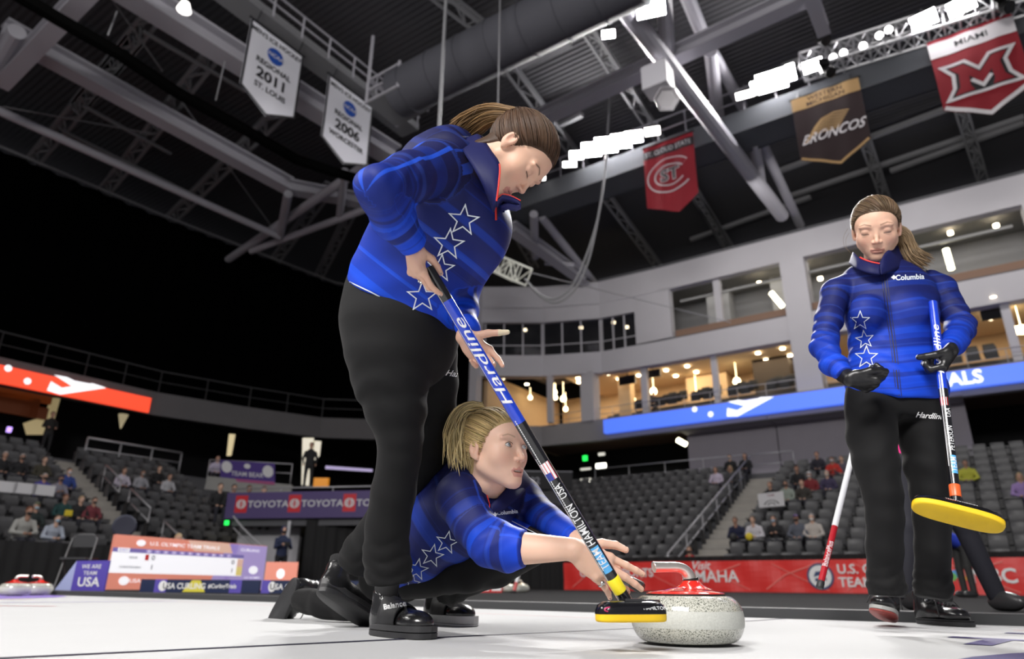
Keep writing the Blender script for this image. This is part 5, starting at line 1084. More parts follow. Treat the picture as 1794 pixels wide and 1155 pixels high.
def param(p, chain):                                 # nearest position along a chain of centres: (distance, arc length, fraction, side angle)
    best = np.full(len(p), 1e9); arc = np.zeros(len(p)); ang = np.zeros(len(p)); acc = 0; tot = sum(np.linalg.norm(b[0]-a[0]) for a, b in zip(chain[:-1], chain[1:]))
    for a, b in zip(chain[:-1], chain[1:]):
        d = b[0]-a[0]; L = np.linalg.norm(d); t = np.clip((p-a[0])@d/(L*L), 0, 1); q = p-a[0]-t[:, None]*d; r = np.sqrt((q*q).sum(1)); m = r < best; u = nrm(a[1]-nrm(d)*a[1].dot(nrm(d))); w = np.cross(nrm(d), u)
        best = np.where(m, r, best); arc = np.where(m, acc+t*L, arc); ang = np.where(m, np.arctan2(q@w, q@u)/(2*math.pi)+.5, ang); acc += L
    return best, arc, arc/tot, ang
def largest(v, f):                                   # keep the one big shell, drop stray crumbs
    lab = np.arange(len(v)); e = np.concatenate([f[:, [0, 1]], f[:, [1, 2]], f[:, [2, 3]], f[:, [3, 0]]])
    for _ in range(400):
        m = np.minimum(lab[e[:, 0]], lab[e[:, 1]]); n = lab.copy(); np.minimum.at(n, e[:, 0], m); np.minimum.at(n, e[:, 1], m); n = n[n]; n = n[n]
        if (n == lab).all(): break
        lab = n
    u, c = np.unique(lab, return_counts=True); keep = lab == u[c.argmax()]; idx = np.cumsum(keep)-1; return v[keep], idx[f[keep[f[:, 0]]]]
def garment(name, fn, rings_all, h, mats_, parent, pat=None, decals=None, smooth_it=1, pad=.06):
    lo, hi = bounds(rings_all, pad); v, f = surface(fn, lo, hi, h); v, f = largest(v, f); v = smooth_mesh(v, f, smooth_it, .4); mb = MB(); mb.add(v, f, 0, {'pat': pat(v)} if pat else None)
    if decals: decals(mb, bvh_of(v, f))
    return mb.build(name, mats_, parent, smooth=True), (v, f)
def shoe_local(h=.004, L=.275, Wd=.048, thick=.024, high=.0):
    """x across, y heel->toe, z up from the ground"""
    def outline(y): t = np.clip(y/L, 0, 1); return Wd*(.62+.38*np.sin(np.clip((t-.05)/.75, 0, 1)*math.pi*.62)**1.1)*np.sqrt(np.clip(1-((t-.5)/.502)**8, 0, 1))
    def up(p):
        x, y, z = p[:, 0], p[:, 1], p[:, 2]
        d = s_ell(p, (0, .050, .045), (.038, .052, .055)); d = smin(d, s_ell(p, (.002, .12, .045), (.040, .075, .045)), .02); d = smin(d, s_ell(p, (.004, .205, .040), (.045, .066, .034)), .02)
        d = smin(d, s_cone(p, (0, .062, .06), (0, .052, .108+high), .042, .040), .02); d = smax(d, -(s_cone(p, (0, .058, .11+high), (0, .05, .2+high), .034, .036)), .004); d = smax(d, thick*.8-z, .004); return d
    v, f = surface(up, (-.07, -.02, 0), (.07, .29, .17+high), h); return v, f
def sole_mesh(mb, L, Wd, z0, z1, T, m=0, taper=.0, n=84, wedge=0):
    ys = np.linspace(0, 1, n//2+1); out = []
    for s_ in (1, -1):
        seq = ys if s_ == 1 else ys[::-1]
        for t in seq: w = Wd*(.66+.34*math.sin(min(1, max(0, (t-.05)/.75))*math.pi*.6))*math.sqrt(max(0, 1-(abs(t-.5)/.5)**6)); out.append((s_*w+.003*math.sin(t*3), t*L))
    zt = lambda y: z1+wedge*max(0, .35-y/L)/.35
    rows = [[T((x*k, (y-L/2)*k2+L/2, z if z < z1 else zt(y)*1.0)) for x, y in out] for k, k2, z in ((.0, .0, z0), (.93, .97, z0), (1, 1, z0+.003), (1, 1, z1), (.96, .98, z1+.0015), (0, 0, z1+.0015))]
    mb.grid(rows, m, closed=True)
M_SHOE = mat('shoe_leather', (.012, .012, .013), .25, spec=.6, bump=.15, bscale=60, coat=.2); M_SOLE = mat('shoe_sole', (.02, .02, .022), .5); M_LACE = mat('shoe_lace', (.03, .03, .032), .8)
def shoe(parent, heel, toe, up, name='shoe', scale=1., matU=None, soles=((.0, .022, M_SOLE),), wedge=0, strap=False, laces=False, high=0., label=None, brand=None):
    Y_ = nrm(np.array(toe)-heel); up = np.array(up); Z_ = nrm(up-Y_*up.dot(Y_)); X_ = np.cross(Y_, Z_); R = rotm(X_, Y_, Z_); T = lambda v: np.array(heel)+(np.asarray(v)*scale)@R.T
    v, f = shoe_local(high=high); mb = MB(); mb.add(T(smooth_mesh(v, f, 2, .5)), f); o = mb.build(name, matU or M_SHOE, parent, smooth=True)
    if label: o['label'] = label
    MB().lathe(T((0, .054, .05)), Z_, [(.030, 0), (.034, .03), (.036, .06), (.037, .10)], 20).build('sock', mat('sock_black', (.008, .008, .009), .9), o, smooth=True)
    for z0, z1, mt in soles:
        m = MB(); sole_mesh(m, .282, .050, z0, z1, lambda q: T((q[0], q[1]-.004, q[2])), wedge=wedge); m.build('sole', mt, o, smooth=True, auto=50)
    if strap:
        bv = bvh_of(v, f); m = MB(); rows = []
        for j in range(9):
            y = .080+.085*j/8; row = []
            for i in range(19):
                a = -1.45+2.9*i/18; dr = Vector((math.sin(a), 0, math.cos(a))); hit = bv.ray_cast(Vector((0, y+.004*math.cos(a), .02))+dr*.2, -dr); q = hit[0] if hit[0] else Vector((math.sin(a)*.04, y, .03+math.cos(a)*.05)); row.append(T(np.array(q)+np.array(dr)*.0035))
            rows.append(row)
        m.grid(rows); V_, F_ = np.concatenate(m.v), list(m.f)
        if isinstance(strap, str): textdecal(m, bvh_of(V_, F_), strap, 702, 1060, 13, .18, 1, .02, off=.0055)
        st = m.build('strap', [mat('strap_black', (.016, .016, .018), .6), M_WHITE], o, smooth=True); s_ = st.modifiers.new('thick', 'SOLIDIFY'); s_.thickness = .003; s_.offset = 1
    if laces:
        bv = bvh_of(v, f); m = MB()
        def on(x, y, l=.004):
            hit = bv.ray_cast(Vector((x, y, .3)), Vector((0, 0, -1))); z = hit[0][2] if hit[0] else .08; return T((x, y, z+l))
        for j in range(6):
            y0 = .105+.018*j; w = .024-.0012*j
            for s_ in (1, -1): m.tube([on(s_*w*k, y0+.008*(1-k)*.5+.009*(k < 0)*abs(k), .004+.004*(1-abs(k))) for k in np.linspace(1, -1, 7)], .0024*scale, 6)
        for s_ in (1, -1):
            m.tube(spline([on(0, .098, .008), on(s_*.02, .085, .022), on(s_*.045, .10, .012), on(s_*.03, .125, .014), on(0, .10, .01)], 5), .0024*scale, 6)
            m.tube(spline([on(0, .10, .01), on(s_*.02, .13, .016), on(s_*.045, .165, .01), T((s_*.062, .19, .035))], 5), .0024*scale, 6)
        m.build('lace', M_LACE, o, smooth=True)
    return o, T
def stars(mb, bv, lst, mi, w=3.0):
    w = w*.78
    for (x, y, r, rot) in lst:
        V, F = band2d(densify(star2d((0, 0), r, rot), 5), w*r/27); out, F2 = project(bv, (V, F), x, y); mb.add(out, F2, mi) if F2 else None
def textdecal(mb, bv, s, x, y, size, ang, mi, bold=.02, shear=0, sub=2, off=.0022, sx=1.):
    V, F = slice2d(text2d(s, size, bold, shear), 6., 0); V = V*np.array([sx, 1]); out, F2 = project(bv, (V, F), x, y, ang, off=off); mb.add(out, F2, mi) if F2 else None
def pline(mb, bv, pts, w, mi, off=.003):
    V, F = band2d(densify([(x, -y) for x, y in pts], 4, False), w, False); out, F2 = project(bv, (V, F), 0, 0, off=off); mb.add(out, F2, mi)
def broom(name, top, bot, r, label, parts_, padaxis, padlen, padw, padn, padcol, ferr, text=None):
    pass
# ================================================================= standing, bent-over player with the broom in front
LAB1 = 'person in a starred blue half-zip and black trousers, bent over a broom, brown ponytail'
p1 = thing('person', G(705, 1112), LAB1, 'person')
skin1 = Parts()
# --- head (profile to the right, looking down at the stone)
fw = img(.42, -.86, -.28); upv = img(.9, .42, 0); upv = nrm(upv-fw*upv.dot(fw)); lf = np.cross(fw, upv)
H1 = P(908, 272, 1.49); R1 = rotm(-np.cross(upv, fw)*-1 if False else np.cross(fw, upv), fw, upv)
if np.linalg.det(R1) < 0: R1[:, 0] *= -1
# person's left must be X with X = Y x Z
R1[:, 0] = np.cross(R1[:, 1], R1[:, 2]); 
sc1 = 1.0
o1 = dict(eyes='closed', sc=sc1, brow=(.07, .035, .02), skin=(.70, .43, .31))
tail = [P(868, 200, 1.50), P(842, 207, 1.53), P(818, 221, 1.56), P(798, 238, 1.58)]
h1 = dict(base=(0, -.112, .052), col=(.070, .038, .022), tailcol=(.20, .115, .045), tail=tail, tr=[.015, .028, .034, .034, .024], n=900, nt=420, frizz=.0025, hl=-.002, sag=.05,
          wisps=[[P(866, 196, 1.5), P(850, 186, 1.5), P(838, 188, 1.5), P(830, 200, 1.5)], [P(860, 200, 1.5), P(838, 196, 1.52), P(822, 208, 1.52)], [P(872, 194, 1.5), P(856, 181, 1.49), P(846, 180, 1.48)]])
T1 = build_head(o1, skin1, p1, H1, R1, h1)
MB().lathe(T1((-.0775, -.006, -.037)), R1@np.array([-1, .1, 0]), [(.0001, 0), (.003, .0005), (.004, .003), (.003, .0055), (.0001, .006)], 10).build('earring', mat('pearl', (.8, .8, .8), .15, metal=.3), p1, smooth=True)
# --- limb chains
TOR = [ring(612, 500, 806, 592, 1.86, .185), ring(628, 462, 826, 548, 1.82, .18), ring(652, 412, 838, 502, 1.76, .18), ring(672, 372, 862, 462, 1.70, .18), ring(690, 325, 886, 412, 1.65, .18), ring(706, 285, 884, 362, 1.61, .17), ring(740, 250, 874, 326, 1.58, .15), ring(778, 240, 872, 302, 1.56, .12), ring(806, 242, 866, 286, 1.55, .09)]
SH, EL, WR = P(762, 296, 1.44), P(663, 330, 1.27), P(728, 430, 1.43)
ARM = [(P(790, 288, 1.50), cx0*.055, .075), (SH, nrm(cu-cr*.3)*.066, .068), ((SH+EL)/2, nrm(cu-cr*.4)*.058, .056), (EL, nrm(cu-cr)*.048, .050), (EL*.5+WR*.5, nrm(cr-cu*.4)*.046, .046), (WR, nrm(cr+cu*.45)*.034, .034)]
ARM[4] = (P(688, 378, 1.36), nrm(cr+cu*.6)*.047, .047)
LSH, LEL, LWR = P(842, 340, 1.86), P(806, 500, 1.86), P(814, 578, 1.66)
LARM = [(LSH, cr*.07, .07), (P(822, 430, 1.90), cr*.058, .058), (LEL, cr*.05, .055), (P(810, 545, 1.75), cr*.042, .042), (P(817, 576, 1.68), cr*.035, .035)]
def f_torso(p): return s_chain_v(p, TOR, .03, .02)
def f_jacket(p):
    d = f_torso(p); d = smin(d, s_ell(p, P(838, 405, 1.63), (.07, .11, .085)), .05); d = smin(d, s_ell(p, P(800, 285, 1.53), (.07, .08, .03)), .02)
    d = smin(d, s_chain(p, LARM, .02), .02); a = s_cut(p, ARM, .02)
    a = a+.0035*np.sin((p-EL)@nrm(WR-EL)*105+3*np.sin(p[:, 0]*30))*np.exp(-np.sqrt(((p-EL)**2).sum(1))/.10)
    d = smin(d, a, .022)
    n_ = nrm(P(612, 500, 1.86)-P(690, 380, 1.72)); hem = P(705, 545, 1.86); lo_ = nrm(np.cross(P(806, 590, 1.70)-P(612, 496, 1.85), cf)); lo_ = lo_ if lo_[2] < 0 else -lo_
    d = smax(d, (p-P(612, 494, 1.86))@nrm(lo_+np.array([0, .0, 0])), .008)
    dl = nrm(np.array([.75, 0, -.66])); d = d+.0035*np.sin((p@nrm(np.array([.35, .1, .93])))*62+2.2*np.sin(p[:, 0]*17+p[:, 1]*9))*np.clip((1.02-p[:, 2])/.2, 0, 1)
    d = d+.003*np.sin(p@np.array([52, 20, -46])+2*np.sin(p[:, 2]*14))*np.exp(-((p-P(700, 290, 1.5))**2).sum(1)/.03)
    return d
def pat1(v):
    dt, st, ft, at = param(v, TOR); da, sa, fa, aa = param(v, ARM); dl_, sl, fl, al = param(v, LARM); onarm = (s_chain(v.astype(np.float32), ARM, .02) < .012); onl = (dl_ < .075)&(fl > .3)
    q = np.zeros((len(v), 3)); q[:, 0] = v@img(.60, .80, 0); q[:, 1] = 0; q[:, 2] = 1-ft; w = onarm; q[w, 0] = 2+sa[w]; q[w, 1] = aa[w]; q[w, 2] = np.clip(fa[w], 0, 1)**1.7*1.05; w = onl&~onarm; q[w, 0] = 4+sl[w]; q[w, 2] = fl[w]; return q
def dec1(mb, bv):
    stars(mb, bv, [(812, 386, 27, .12), (786, 428, 27, .12), (772, 470, 24, .12), (740, 520, 27, .0)], 1, 2.8)
    pline(mb, bv, [(873, 292), (870, 318), (868, 345), (869, 386)], 3.2, 2)
    pline(mb, bv, [(872, 362), (872, 384)], 2.0, 3); textdecal(mb, bv, 'C', 884, 360, 12, -1.2, 1)
    pline(mb, bv, [(612, 494), (650, 512), (680, 528), (700, 540)], 2.2, 1, .004)
jk, (jv, jf) = garment('jacket', f_jacket, TOR+ARM+LARM, .0065, [jacket_mat('jacket_cloth_a', .55), M_PRINT, M_ZIP, M_DZIP], p1, pat1, dec1, 1, .09)
# --- collar: a sheet round the neck, its near edge open along the red zip
def sheet(edge, base, bulge, name, parent, mt, th=.005, att=None):
    E_, B_ = spline([P(*q) for q in edge], 5), spline([P(*q) for q in base], 5); rows = []
    for j in range(7): t = j/6; rows.append([e*(1-t)+b_*t+nrm(CAM-e)*bulge*math.sin(math.pi*t) for e, b_ in zip(E_, B_)])
    m = MB(); m.grid(rows, att={'pat': np.tile(np.array([.3, 0, .10]), (7*len(E_), 1))}); o = m.build(name, mt, parent, smooth=True); s_ = o.modifiers.new('thick', 'SOLIDIFY'); s_.thickness = th; s_.offset = 0; return E_
ce = sheet([(836, 236, 1.53), (849, 248, 1.47), (862, 267, 1.42), (875, 288, 1.395), (874, 320, 1.385), (870, 352, 1.39)], [(808, 246, 1.54), (812, 266, 1.43), (828, 292, 1.39), (843, 320, 1.385), (855, 346, 1.40), (865, 372, 1.43)], .010, 'collar', jk, MATS['jacket_cloth_a'])
sheet([(836, 236, 1.53), (858, 246, 1.58), (878, 264, 1.63), (890, 292, 1.63), (893, 325, 1.58), (890, 350, 1.52)], [(820, 250, 1.56), (846, 270, 1.62), (866, 296, 1.66), (874, 322, 1.66), (880, 350, 1.62), (882, 372, 1.56)], -.006, 'collar', jk, MATS['jacket_cloth_a'])
# loose open flap of the half zip beyond the chin, with red piping on the near edge
m = MB(); fl_ = [P(868, 352, 1.50), P(880, 341, 1.49), P(896, 344, 1.48), P(908, 350, 1.475), P(913, 357, 1.48), P(904, 361, 1.49), P(890, 358, 1.50), P(878, 362, 1.51)]
rows = [[q+np.array([0, dy, dz]) for q in fl_] for dy, dz in ((0, 0), (.015, .001), (.03, .002))]; m.grid(rows, closed=False); s_ = m.build('collar_flap', mat('jacket_navy', (.012, .016, .12), .55), jk, smooth=True); s_.modifiers.new('thick', 'SOLIDIFY').thickness = .005
MB().tube([q-cf*.004 for q in spline([P(868, 352, 1.50), P(880, 341, 1.49), P(896, 344, 1.48), P(912, 352, 1.475)], 5)], .0012, 6).build('piping', M_ZIP, jk)
MB().tube([q-nrm(ray(870, 320))*.004 for q in ce[15:]], .0022, 6).build('piping', M_ZIP, jk)
# --- trousers
PEL = [ring(618, 475, 800, 560, 1.84, .155), ring(608, 530, 800, 590, 1.85, .165), ring(610, 575, 796, 628, 1.86, .15)]
NL = [ring(602, 560, 770, 590, 1.80, .12), ring(606, 610, 754, 620, 1.80, .105), ring(618, 660, 751, 665, 1.82, .10), ring(640, 715, 748, 715, 1.84, .088), ring(661, 765, 741, 765, 1.86, .072), ring(663, 800, 737, 800, 1.88, .068), ring(651, 862, 728, 862, 1.92, .068), ring(641, 920, 717, 922, 1.95, .062), ring(637, 965, 716, 968, 1.97, .058), ring(640, 990, 720, 994, 1.985, .062), ring(642, 1020, 722, 1026, 1.99, .060)]
FLg = [ring(680, 570, 800, 590, 1.98, .12), ring(690, 615, 800, 622, 2.0, .105), ring(702, 670, 802, 672, 2.03, .10), ring(704, 730, 797, 732, 2.08, .088), ring(698, 790, 786, 792, 2.12, .075), ring(680, 840, 757, 846, 2.18, .072), ring(648, 893, 718, 903, 2.25, .068), ring(622, 935, 692, 947, 2.31, .062), ring(603, 955, 672, 975, 2.36, .062), ring(592, 975, 660, 1002, 2.40, .062)]
def f_tr(p):
    d = s_chain(p, PEL, .03); d = smin(d, s_cut(p, NL, .012), .02); d2 = s_cut(p, FLg, .012); d = smin(d, d2, .012)
    z = p[:, 2]; d = d-.006*crease(z*80+1.4*np.sin(p[:, 0]*38+z*9)+p[:, 1]*6)*np.clip((.28-z)/.1, 0, 1)+.0022*np.sin(z*90+3*np.sin(p[:, 0]*22))*np.exp(-((z-.62)/.06)**2)
    return d
def dec1t(mb, bv): textdecal(mb, bv, 'Hardline', 806, 657, 15, -.15, 1, .01, .4)
garment('trousers', f_tr, PEL+NL+FLg, .0068, [M_TR, M_WHITE], p1, None, dec1t, 1, .06)
# --- body under the clothes and hands
def f_in(p):
    sh = lambda ch: [(c, w*.86, t*.84) for c, w, t in ch]
    return smin(smin(smin(s_chain(p, sh(TOR[1:]), .03), s_chain(p, sh(NL), .02), .02), smin(s_chain(p, sh(FLg), .02), s_chain(p, sh(PEL), .02), .02), .02), smin(s_chain(p, [(c, w*.8, t*.8) for c, w, t in ARM], .02), s_chain(p, [(c, w*.8, t*.8) for c, w, t in LARM], .02), .02), .02)
fin1 = lambda p: smax(f_in(p), np.minimum(f_jacket(p), f_tr(p))+.010, .004)
lo, hi = bounds(TOR+ARM+LARM+NL+FLg, .03); v, f = surface(fin1, lo, hi, .016); skin1.add(v, f, inner_cols(v, o1['skin']))
nk0, nk1 = T1((0, -.030, -.055)), P(850, 285, 1.55)
def f_neck(p): return s_cone(p, nk0, nk1, .048, .052)
lo = np.minimum(nk0, nk1)-.09; hi = np.maximum(nk0, nk1)+.09; v, f = surface(f_neck, lo, hi, .005); skin1.add(v, f, skin_cols(v, o1['skin']))
hr = Hand(P(721, 430, 1.44), img(.22, -1, .0), img(.72, .1, .68), True, [(16, 22, 14), (26, 40, 24), (44, 62, 40), (56, 72, 45)], (2, 0, -3, -6), ((.7, .0, .9), (.75, -.3, .7), (.8, -.35, .6)), sc=.82, forearm=P(700, 395, 1.375), fr=.032)
v, f = near_blocks(hr.sdf, hr.lo, hr.hi, .0022); c = skin_cols(v, (.70, .43, .32)); skin1.add(v, f, c)
hl = Hand(P(812, 588, 1.66), img(.66, -.72, .1), img(-.20, .1, -1), False, [(28, 30, 18), (42, 50, 30), (55, 60, 30), (60, 60, 30)], (2, -1, -4, -8), ((.45, .8, .1), (.62, .78, .1), (.62, .78, 0)), sc=.86, forearm=P(815, 575, 1.68), fr=.022)
v, f = near_blocks(hl.sdf, hl.lo, hl.hi, .0024); c = skin_cols(v, (.66, .40, .29)); q = np.sqrt(((v-hl.thumb[-1])**2).sum(1)) < .026; c[q] = (.70, .60, .42); skin1.add(v, f, c)
skin1.mb.build('body', M_SKIN, p1, smooth=True)
def nails(h_, parent, mt, which=(0, 1, 2, 3, 4)):
    m = MB()
    for i in which: c_, v_, u_, r_ = h_.nails[i]; w_ = np.cross(v_, u_); m.lathe(c_, u_, [(.0001, .0012), (r_*.7, .0010), (r_, -.0006)], 10)
    return m.build('nails', mt, parent, smooth=True)
nails(hr, p1, M_NAIL, (0, 4)); nails(hl, p1, M_NAIL, (0, 1))
pa, pb = hr.paths[2][0][0], hr.paths[2][0][1]; MB().lathe(pa*.35+pb*.65, pb-pa, [(.0090, -.0018), (.0105, -.0012), (.0105, .0012), (.0090, .0018)], 16).lathe(pa*.35+pb*.65-hr.n*.0105, -hr.n, [(.0001, .003), (.004, .002), (.0045, 0)], 8).build('ring', mat('silver', (.7, .7, .7), .2, metal=1), p1, smooth=True)
# --- shoes
def d3(a, b_): return nrm(np.array(b_)-np.array(a))
hA, tA = G(654, 1112, .0), None; dA = nrm(np.array([.60, -.62, 0])); shoe(p1, hA+np.array([-.01, .06, 0])*0, hA+dA*.27, UZ, scale=1.0, soles=((.0, .016, M_SOLE), (.016, .034, mat('sole_mid', (.028, .028, .03), .45))), strap='BalancePlus', label='black leather shoe flat on the ice')
# trailing shoe, heel raised
tB = G(650, 1098, .0); hB = P(562, 1040, 2.44); hB = tB+nrm(hB-tB)*.27; Yb = nrm(tB-hB); Xb = nrm(np.cross(Yb, UZ)); Zb = np.cross(Xb, Yb)
shoe(p1, hB, tB, Zb+Xb*-.25, scale=1.0, soles=((.0, .014, M_SOLE), (.014, .034, MATS['sole_mid'])), wedge=.016, label='black leather shoe with the heel lifted')

# ================================================================= brooms
M_PAD = mat('pad_yellow', (.86, .56, .01), .6, var=.08, vscale=30); M_CARB = mat('carbon_black', (.008, .008, .01), .18, spec=.6, coat=.5); M_CARBB = mat('shaft_blue', (.010, .05, .55), .2, spec=.6, coat=.5); M_YEL = mat('tape_yellow', (.85, .7, .02), .4); M_ORG = mat('ferrule_orange', (.8, .13, .03), .35); M_SHW = mat('shaft_white', (.85, .86, .88), .25, coat=.3)
M_CY = mat('print_cyan', (.10, .42, .8), .4); M_PINK = mat('print_pink', (.75, .06, .2), .4)
def broom2(label, top, bot, r, segs, padc, e, g, n, L, Wd, ferr, prints, text, head=True, thick=.022):
    top, bot = np.array(top), np.array(bot); d = nrm(bot-top); LN = np.linalg.norm(bot-top); view = nrm(CAM-(top+bot)/2); fr = nrm(view-d*view.dot(d)); sd = np.cross(d, fr)   # fr faces the camera, sd across
    t = thing('curling_broom', bot, label, 'broom'); m = MB(); mats_ = [s[2] for s in segs]
    for k, (a, b_, mt) in enumerate(segs): m.lathe(top+d*LN*a, d, [(r, 0), (r, LN*(b_-a))], 28, k)
    m.build('shaft', mats_, t, smooth=True, auto=40)
    pm = MB()
    def wrap(VF, at, size_ang, mi, flip=1, off=.0006, tw=0):   # shape (x along the shaft, y across) wrapped round it
        V, F = slice2d(VF, .0035) if len(VF[0]) > 4 or np.ptp(VF[0][:, 1]) > .005 else VF; V2 = []
        for x, y in V: a = y/r+tw; q = top+d*(LN*at+x*flip)+(fr*math.cos(a)-sd*math.sin(a)*flip)*(r+off); V2.append(q)
        pm.add(V2, F, mi)
    text(wrap, LN, prints)
    if pm.n: pm.build('print', prints, t)
    if ferr: MB().lathe(bot-d*.062, d, [(r*1.02, 0), (r*1.10, .002), (r*1.10, .038), (r*.95, .040)], 20).build('ferrule', ferr, t, smooth=True, auto=40)
    if head:
        MB().lathe(bot-d*.024, d, [(r*.95, 0), (r*.9, .012), (r*.65, .024), (r*.6, .034)], 20).box(padc-n*(thick+.016), e*.022, g*.016, n*.012).build('joint', M_CARB, t, smooth=True, auto=40)
        def outl(k, k2): return [padc+e*(L/2*k*math.copysign(abs(math.cos(a))**.55, math.cos(a)))+g*(Wd/2*k2*math.copysign(abs(math.sin(a))**.75, math.sin(a))) for a in np.linspace(0, 2*math.pi, 48, endpoint=False)]
        m = MB(); rows = [outl(.001, .001), outl(.93, .9), outl(.985, .97), outl(1, 1), outl(1, 1)]; offs = [0, 0, -.002, -.006, -thick]; m.grid([[q+n*o_ for q in rr] for rr, o_ in zip(rows, offs)], closed=True); m.build('pad', M_PAD, t, smooth=True, auto=50)
        m = MB(); rows = [(1.01, 1.01, -thick*.78), (1.0, 1.0, -thick-.003), (.95, .86, -thick-.014), (.80, .60, -thick-.022), (.01, .01, -thick-.024)]; m.grid([[q+n*o_ for q in outl(a, b_)] for a, b_, o_ in rows], closed=True); hp = m.build('head_plate', M_CARB, t, smooth=True, auto=60)
        return t, dict(padc=padc, e=e, g=g, n=n, L=L, W=Wd, plate=hp)
    MB().lathe(bot-d*.03, d, [(r*1.1, 0), (r*1.15, .004), (r*1.15, .028), (r*.9, .034)], 16).build('end_cap', M_SOLE, t, smooth=True, auto=40); return t, None
W_, CY_, = 0, 1
pr = [M_SHW, M_CY, mat('flag_red', (.6, .03, .04), .4), mat('flag_blue', (.03, .05, .3), .4), M_PINK]
def tx1(wrap, L, P_):
    V, F = text2d('Hardline', .046, .004, .25); V = V*np.array([.262*L/np.ptp(V[:, 0]), .72]); wrap((V, F), .288, 0, 0, -1)
    for k in range(46): wrap(rect(-.002, -.0012, .002, .0012), .46+.0062*k, 0, 0, 1, .0007, -.55)
    wrap(rect(0, -.0012, .36*L, .0004), .0, 0, 0, 1, .0006, -.95); wrap(rect(0, -.001, .4*L, .001), .57, 0, 0, 1, .0006, -1.0)
    for k in range(7): wrap(rect(0, -.013+k*.0038, .045, -.0111+k*.0038), .588, 0, 2 if k % 2 == 0 else 0, 1)
    for k in range(7): wrap(rect(0, -.0149+k*.0038, .045, -.013+k*.0038), .588, 0, 0, 1)
    wrap(rect(.026, -.013, .045, .002), .588, 0, 3, 1, .001)
    for s_, at, sz in (('USA', .655, .034), ('HAMILTON', .745, .036)):
        wrap(rect(-.0, -.0, .001, .001), at, 0, 0)
    V, F = text2d('USA', .027, .0018); wrap((V*np.array([.75, 1]), F), .672, 0, 0, -1)
    V, F = text2d('HAMILTON', .029, .002); V = V*np.array([.74, 1]); wrap((V, F), .772, 0, 0, -1)
    V, F = text2d('TEAM', .027, .0018); wrap(rect(-.034, -.0105, .034, .0105), .875, 0, 1, 1); wrap((V*np.array([.8, 1]), F), .872, 0, 0, -1, .0012)
padc = P(1106, 1090, 1.70); ee = nrm(np.array([.93, .30, 0])); gg = nrm(np.cross(UZ, ee)); nn = nrm(-UZ+gg*.05)
top1, bot1 = P(750, 470, 1.475), P(1096, 1052, 1.725)
b1, info = broom2('blue and black broom held in front, its yellow pad hovering beside the red-lidded stone', top1, bot1, .0145, [(0, .10, M_CARB), (.10, .47, M_CARBB), (.47, 1, M_CARB)], padc+UZ*.0, ee, gg, nn, .172, .07, M_YEL, pr, tx1)
m = MB(); q = [padc+ee*(-.055+.05*math.cos(a)*1.0)+gg*(.0)+(-nn)*(.026+.010*math.sin(a))+(-gg)*(-.036)*0 for a in np.linspace(0, 2*math.pi, 20)]
front = -gg if (-gg)[1] < 0 else gg
q = [padc+ee*(-.045+.035*math.cos(a))+front*(.031-.006*abs(math.sin(a)))+UZ*(.027+.006*math.sin(a)) for a in np.linspace(0, 2*math.pi, 24)]
m.tube(q, .0016, 6); m.build('swirl', M_PINK, b1, smooth=True)
m = MB(); put2d(m, text2d('HAMILTON', .012, .0006), padc+ee*.045+front*.034+UZ*.030, ee, nrm(UZ*.8-front*.5)); m.build('print', M_SHW, b1)
MB().tube([padc+ee*-.0+UZ*.044, padc+ee*.075+UZ*.042], .006, 8).build('hinge_bar', M_CARB, b1, smooth=True)
# ================================================================= crouching blonde player releasing the stone
p2 = thing('person', G(790, 1098), 'person in starred blue half-zip crouching in a lunge, blonde ponytail, hands at the stone', 'person')
skin2 = Parts(); SK2 = (.76, .49, .37)
fw = nrm(np.array([.74, -.66, -.02])); upv = nrm(np.array([-.04, -.03, 1.])); upv = nrm(upv-fw*upv.dot(fw)); R2 = rotm(np.cross(fw, upv), fw, upv)
H2 = P(868, 786, 2.0); o2 = dict(eyes='open', mouth=.0045, sc=1.08, gaze=(-.1, 1, .12), brow=(.30, .19, .12), browk=.6, skin=SK2, lip=(.56, .22, .19), shadow=.12)
tail2 = [P(836, 728, 2.05), P(820, 736, 2.02), P(812, 768, 2.0), P(815, 806, 2.0)]
h2 = dict(base=(.0, -.108, .066), col=(.50, .37, .17), tailcol=(.66, .53, .27), tail=tail2, tr=[.018, .038, .046, .046, .036], n=900, nt=620, frizz=.005, hl=.004, sag=.06, wisps=[[P(836, 726, 2.05), P(830, 712, 2.05), P(822, 708, 2.05)], [P(840, 724, 2.05), P(842, 709, 2.05), P(846, 703, 2.05)], [P(830, 728, 2.05), P(814, 718, 2.05), P(806, 722, 2.05)]])
T2 = build_head(o2, skin2, p2, H2, R2, h2)
MB().lathe(T2((-.0775, .0, -.038)), R2@np.array([-1, 0, 0]), [(.0001, 0), (.0028, .0005), (.003, .003), (.0001, .005)], 8).build('earring', mat('silver', (.7, .7, .7), .2, metal=1), p2, smooth=True)
MB().box(T2((0, .0765, -.0655)), R2[:, 0]*.012, R2[:, 1]*.004, R2[:, 2]*.0026).build('teeth', mat('teeth', (.7, .68, .62), .3), p2, bevel=.001)
TOR2 = [ring(672, 930, 720, 1032, 2.48, .16), ring(688, 900, 762, 1008, 2.42, .175), ring(705, 878, 802, 984, 2.34, .18), ring(735, 852, 852, 945, 2.25, .18), ring(770, 830, 915, 888, 2.16, .165), ring(812, 820, 897, 852, 2.11, .10)]
S2, E2, W2 = P(806, 872, 2.02), P(862, 953, 1.92), P(922, 961, 1.875)
A2 = [(P(820, 856, 2.09), cx0*.06, .075), (S2, nrm(cr+cu*.3)*.068, .068), (P(830, 918, 1.98), nrm(cr+cu*.5)*.056, .058), (E2, nrm(cu+cr*.5)*.060, .056), (P(886, 960, 1.90), cu*.056, .052), (W2, cu*.048, .048)]
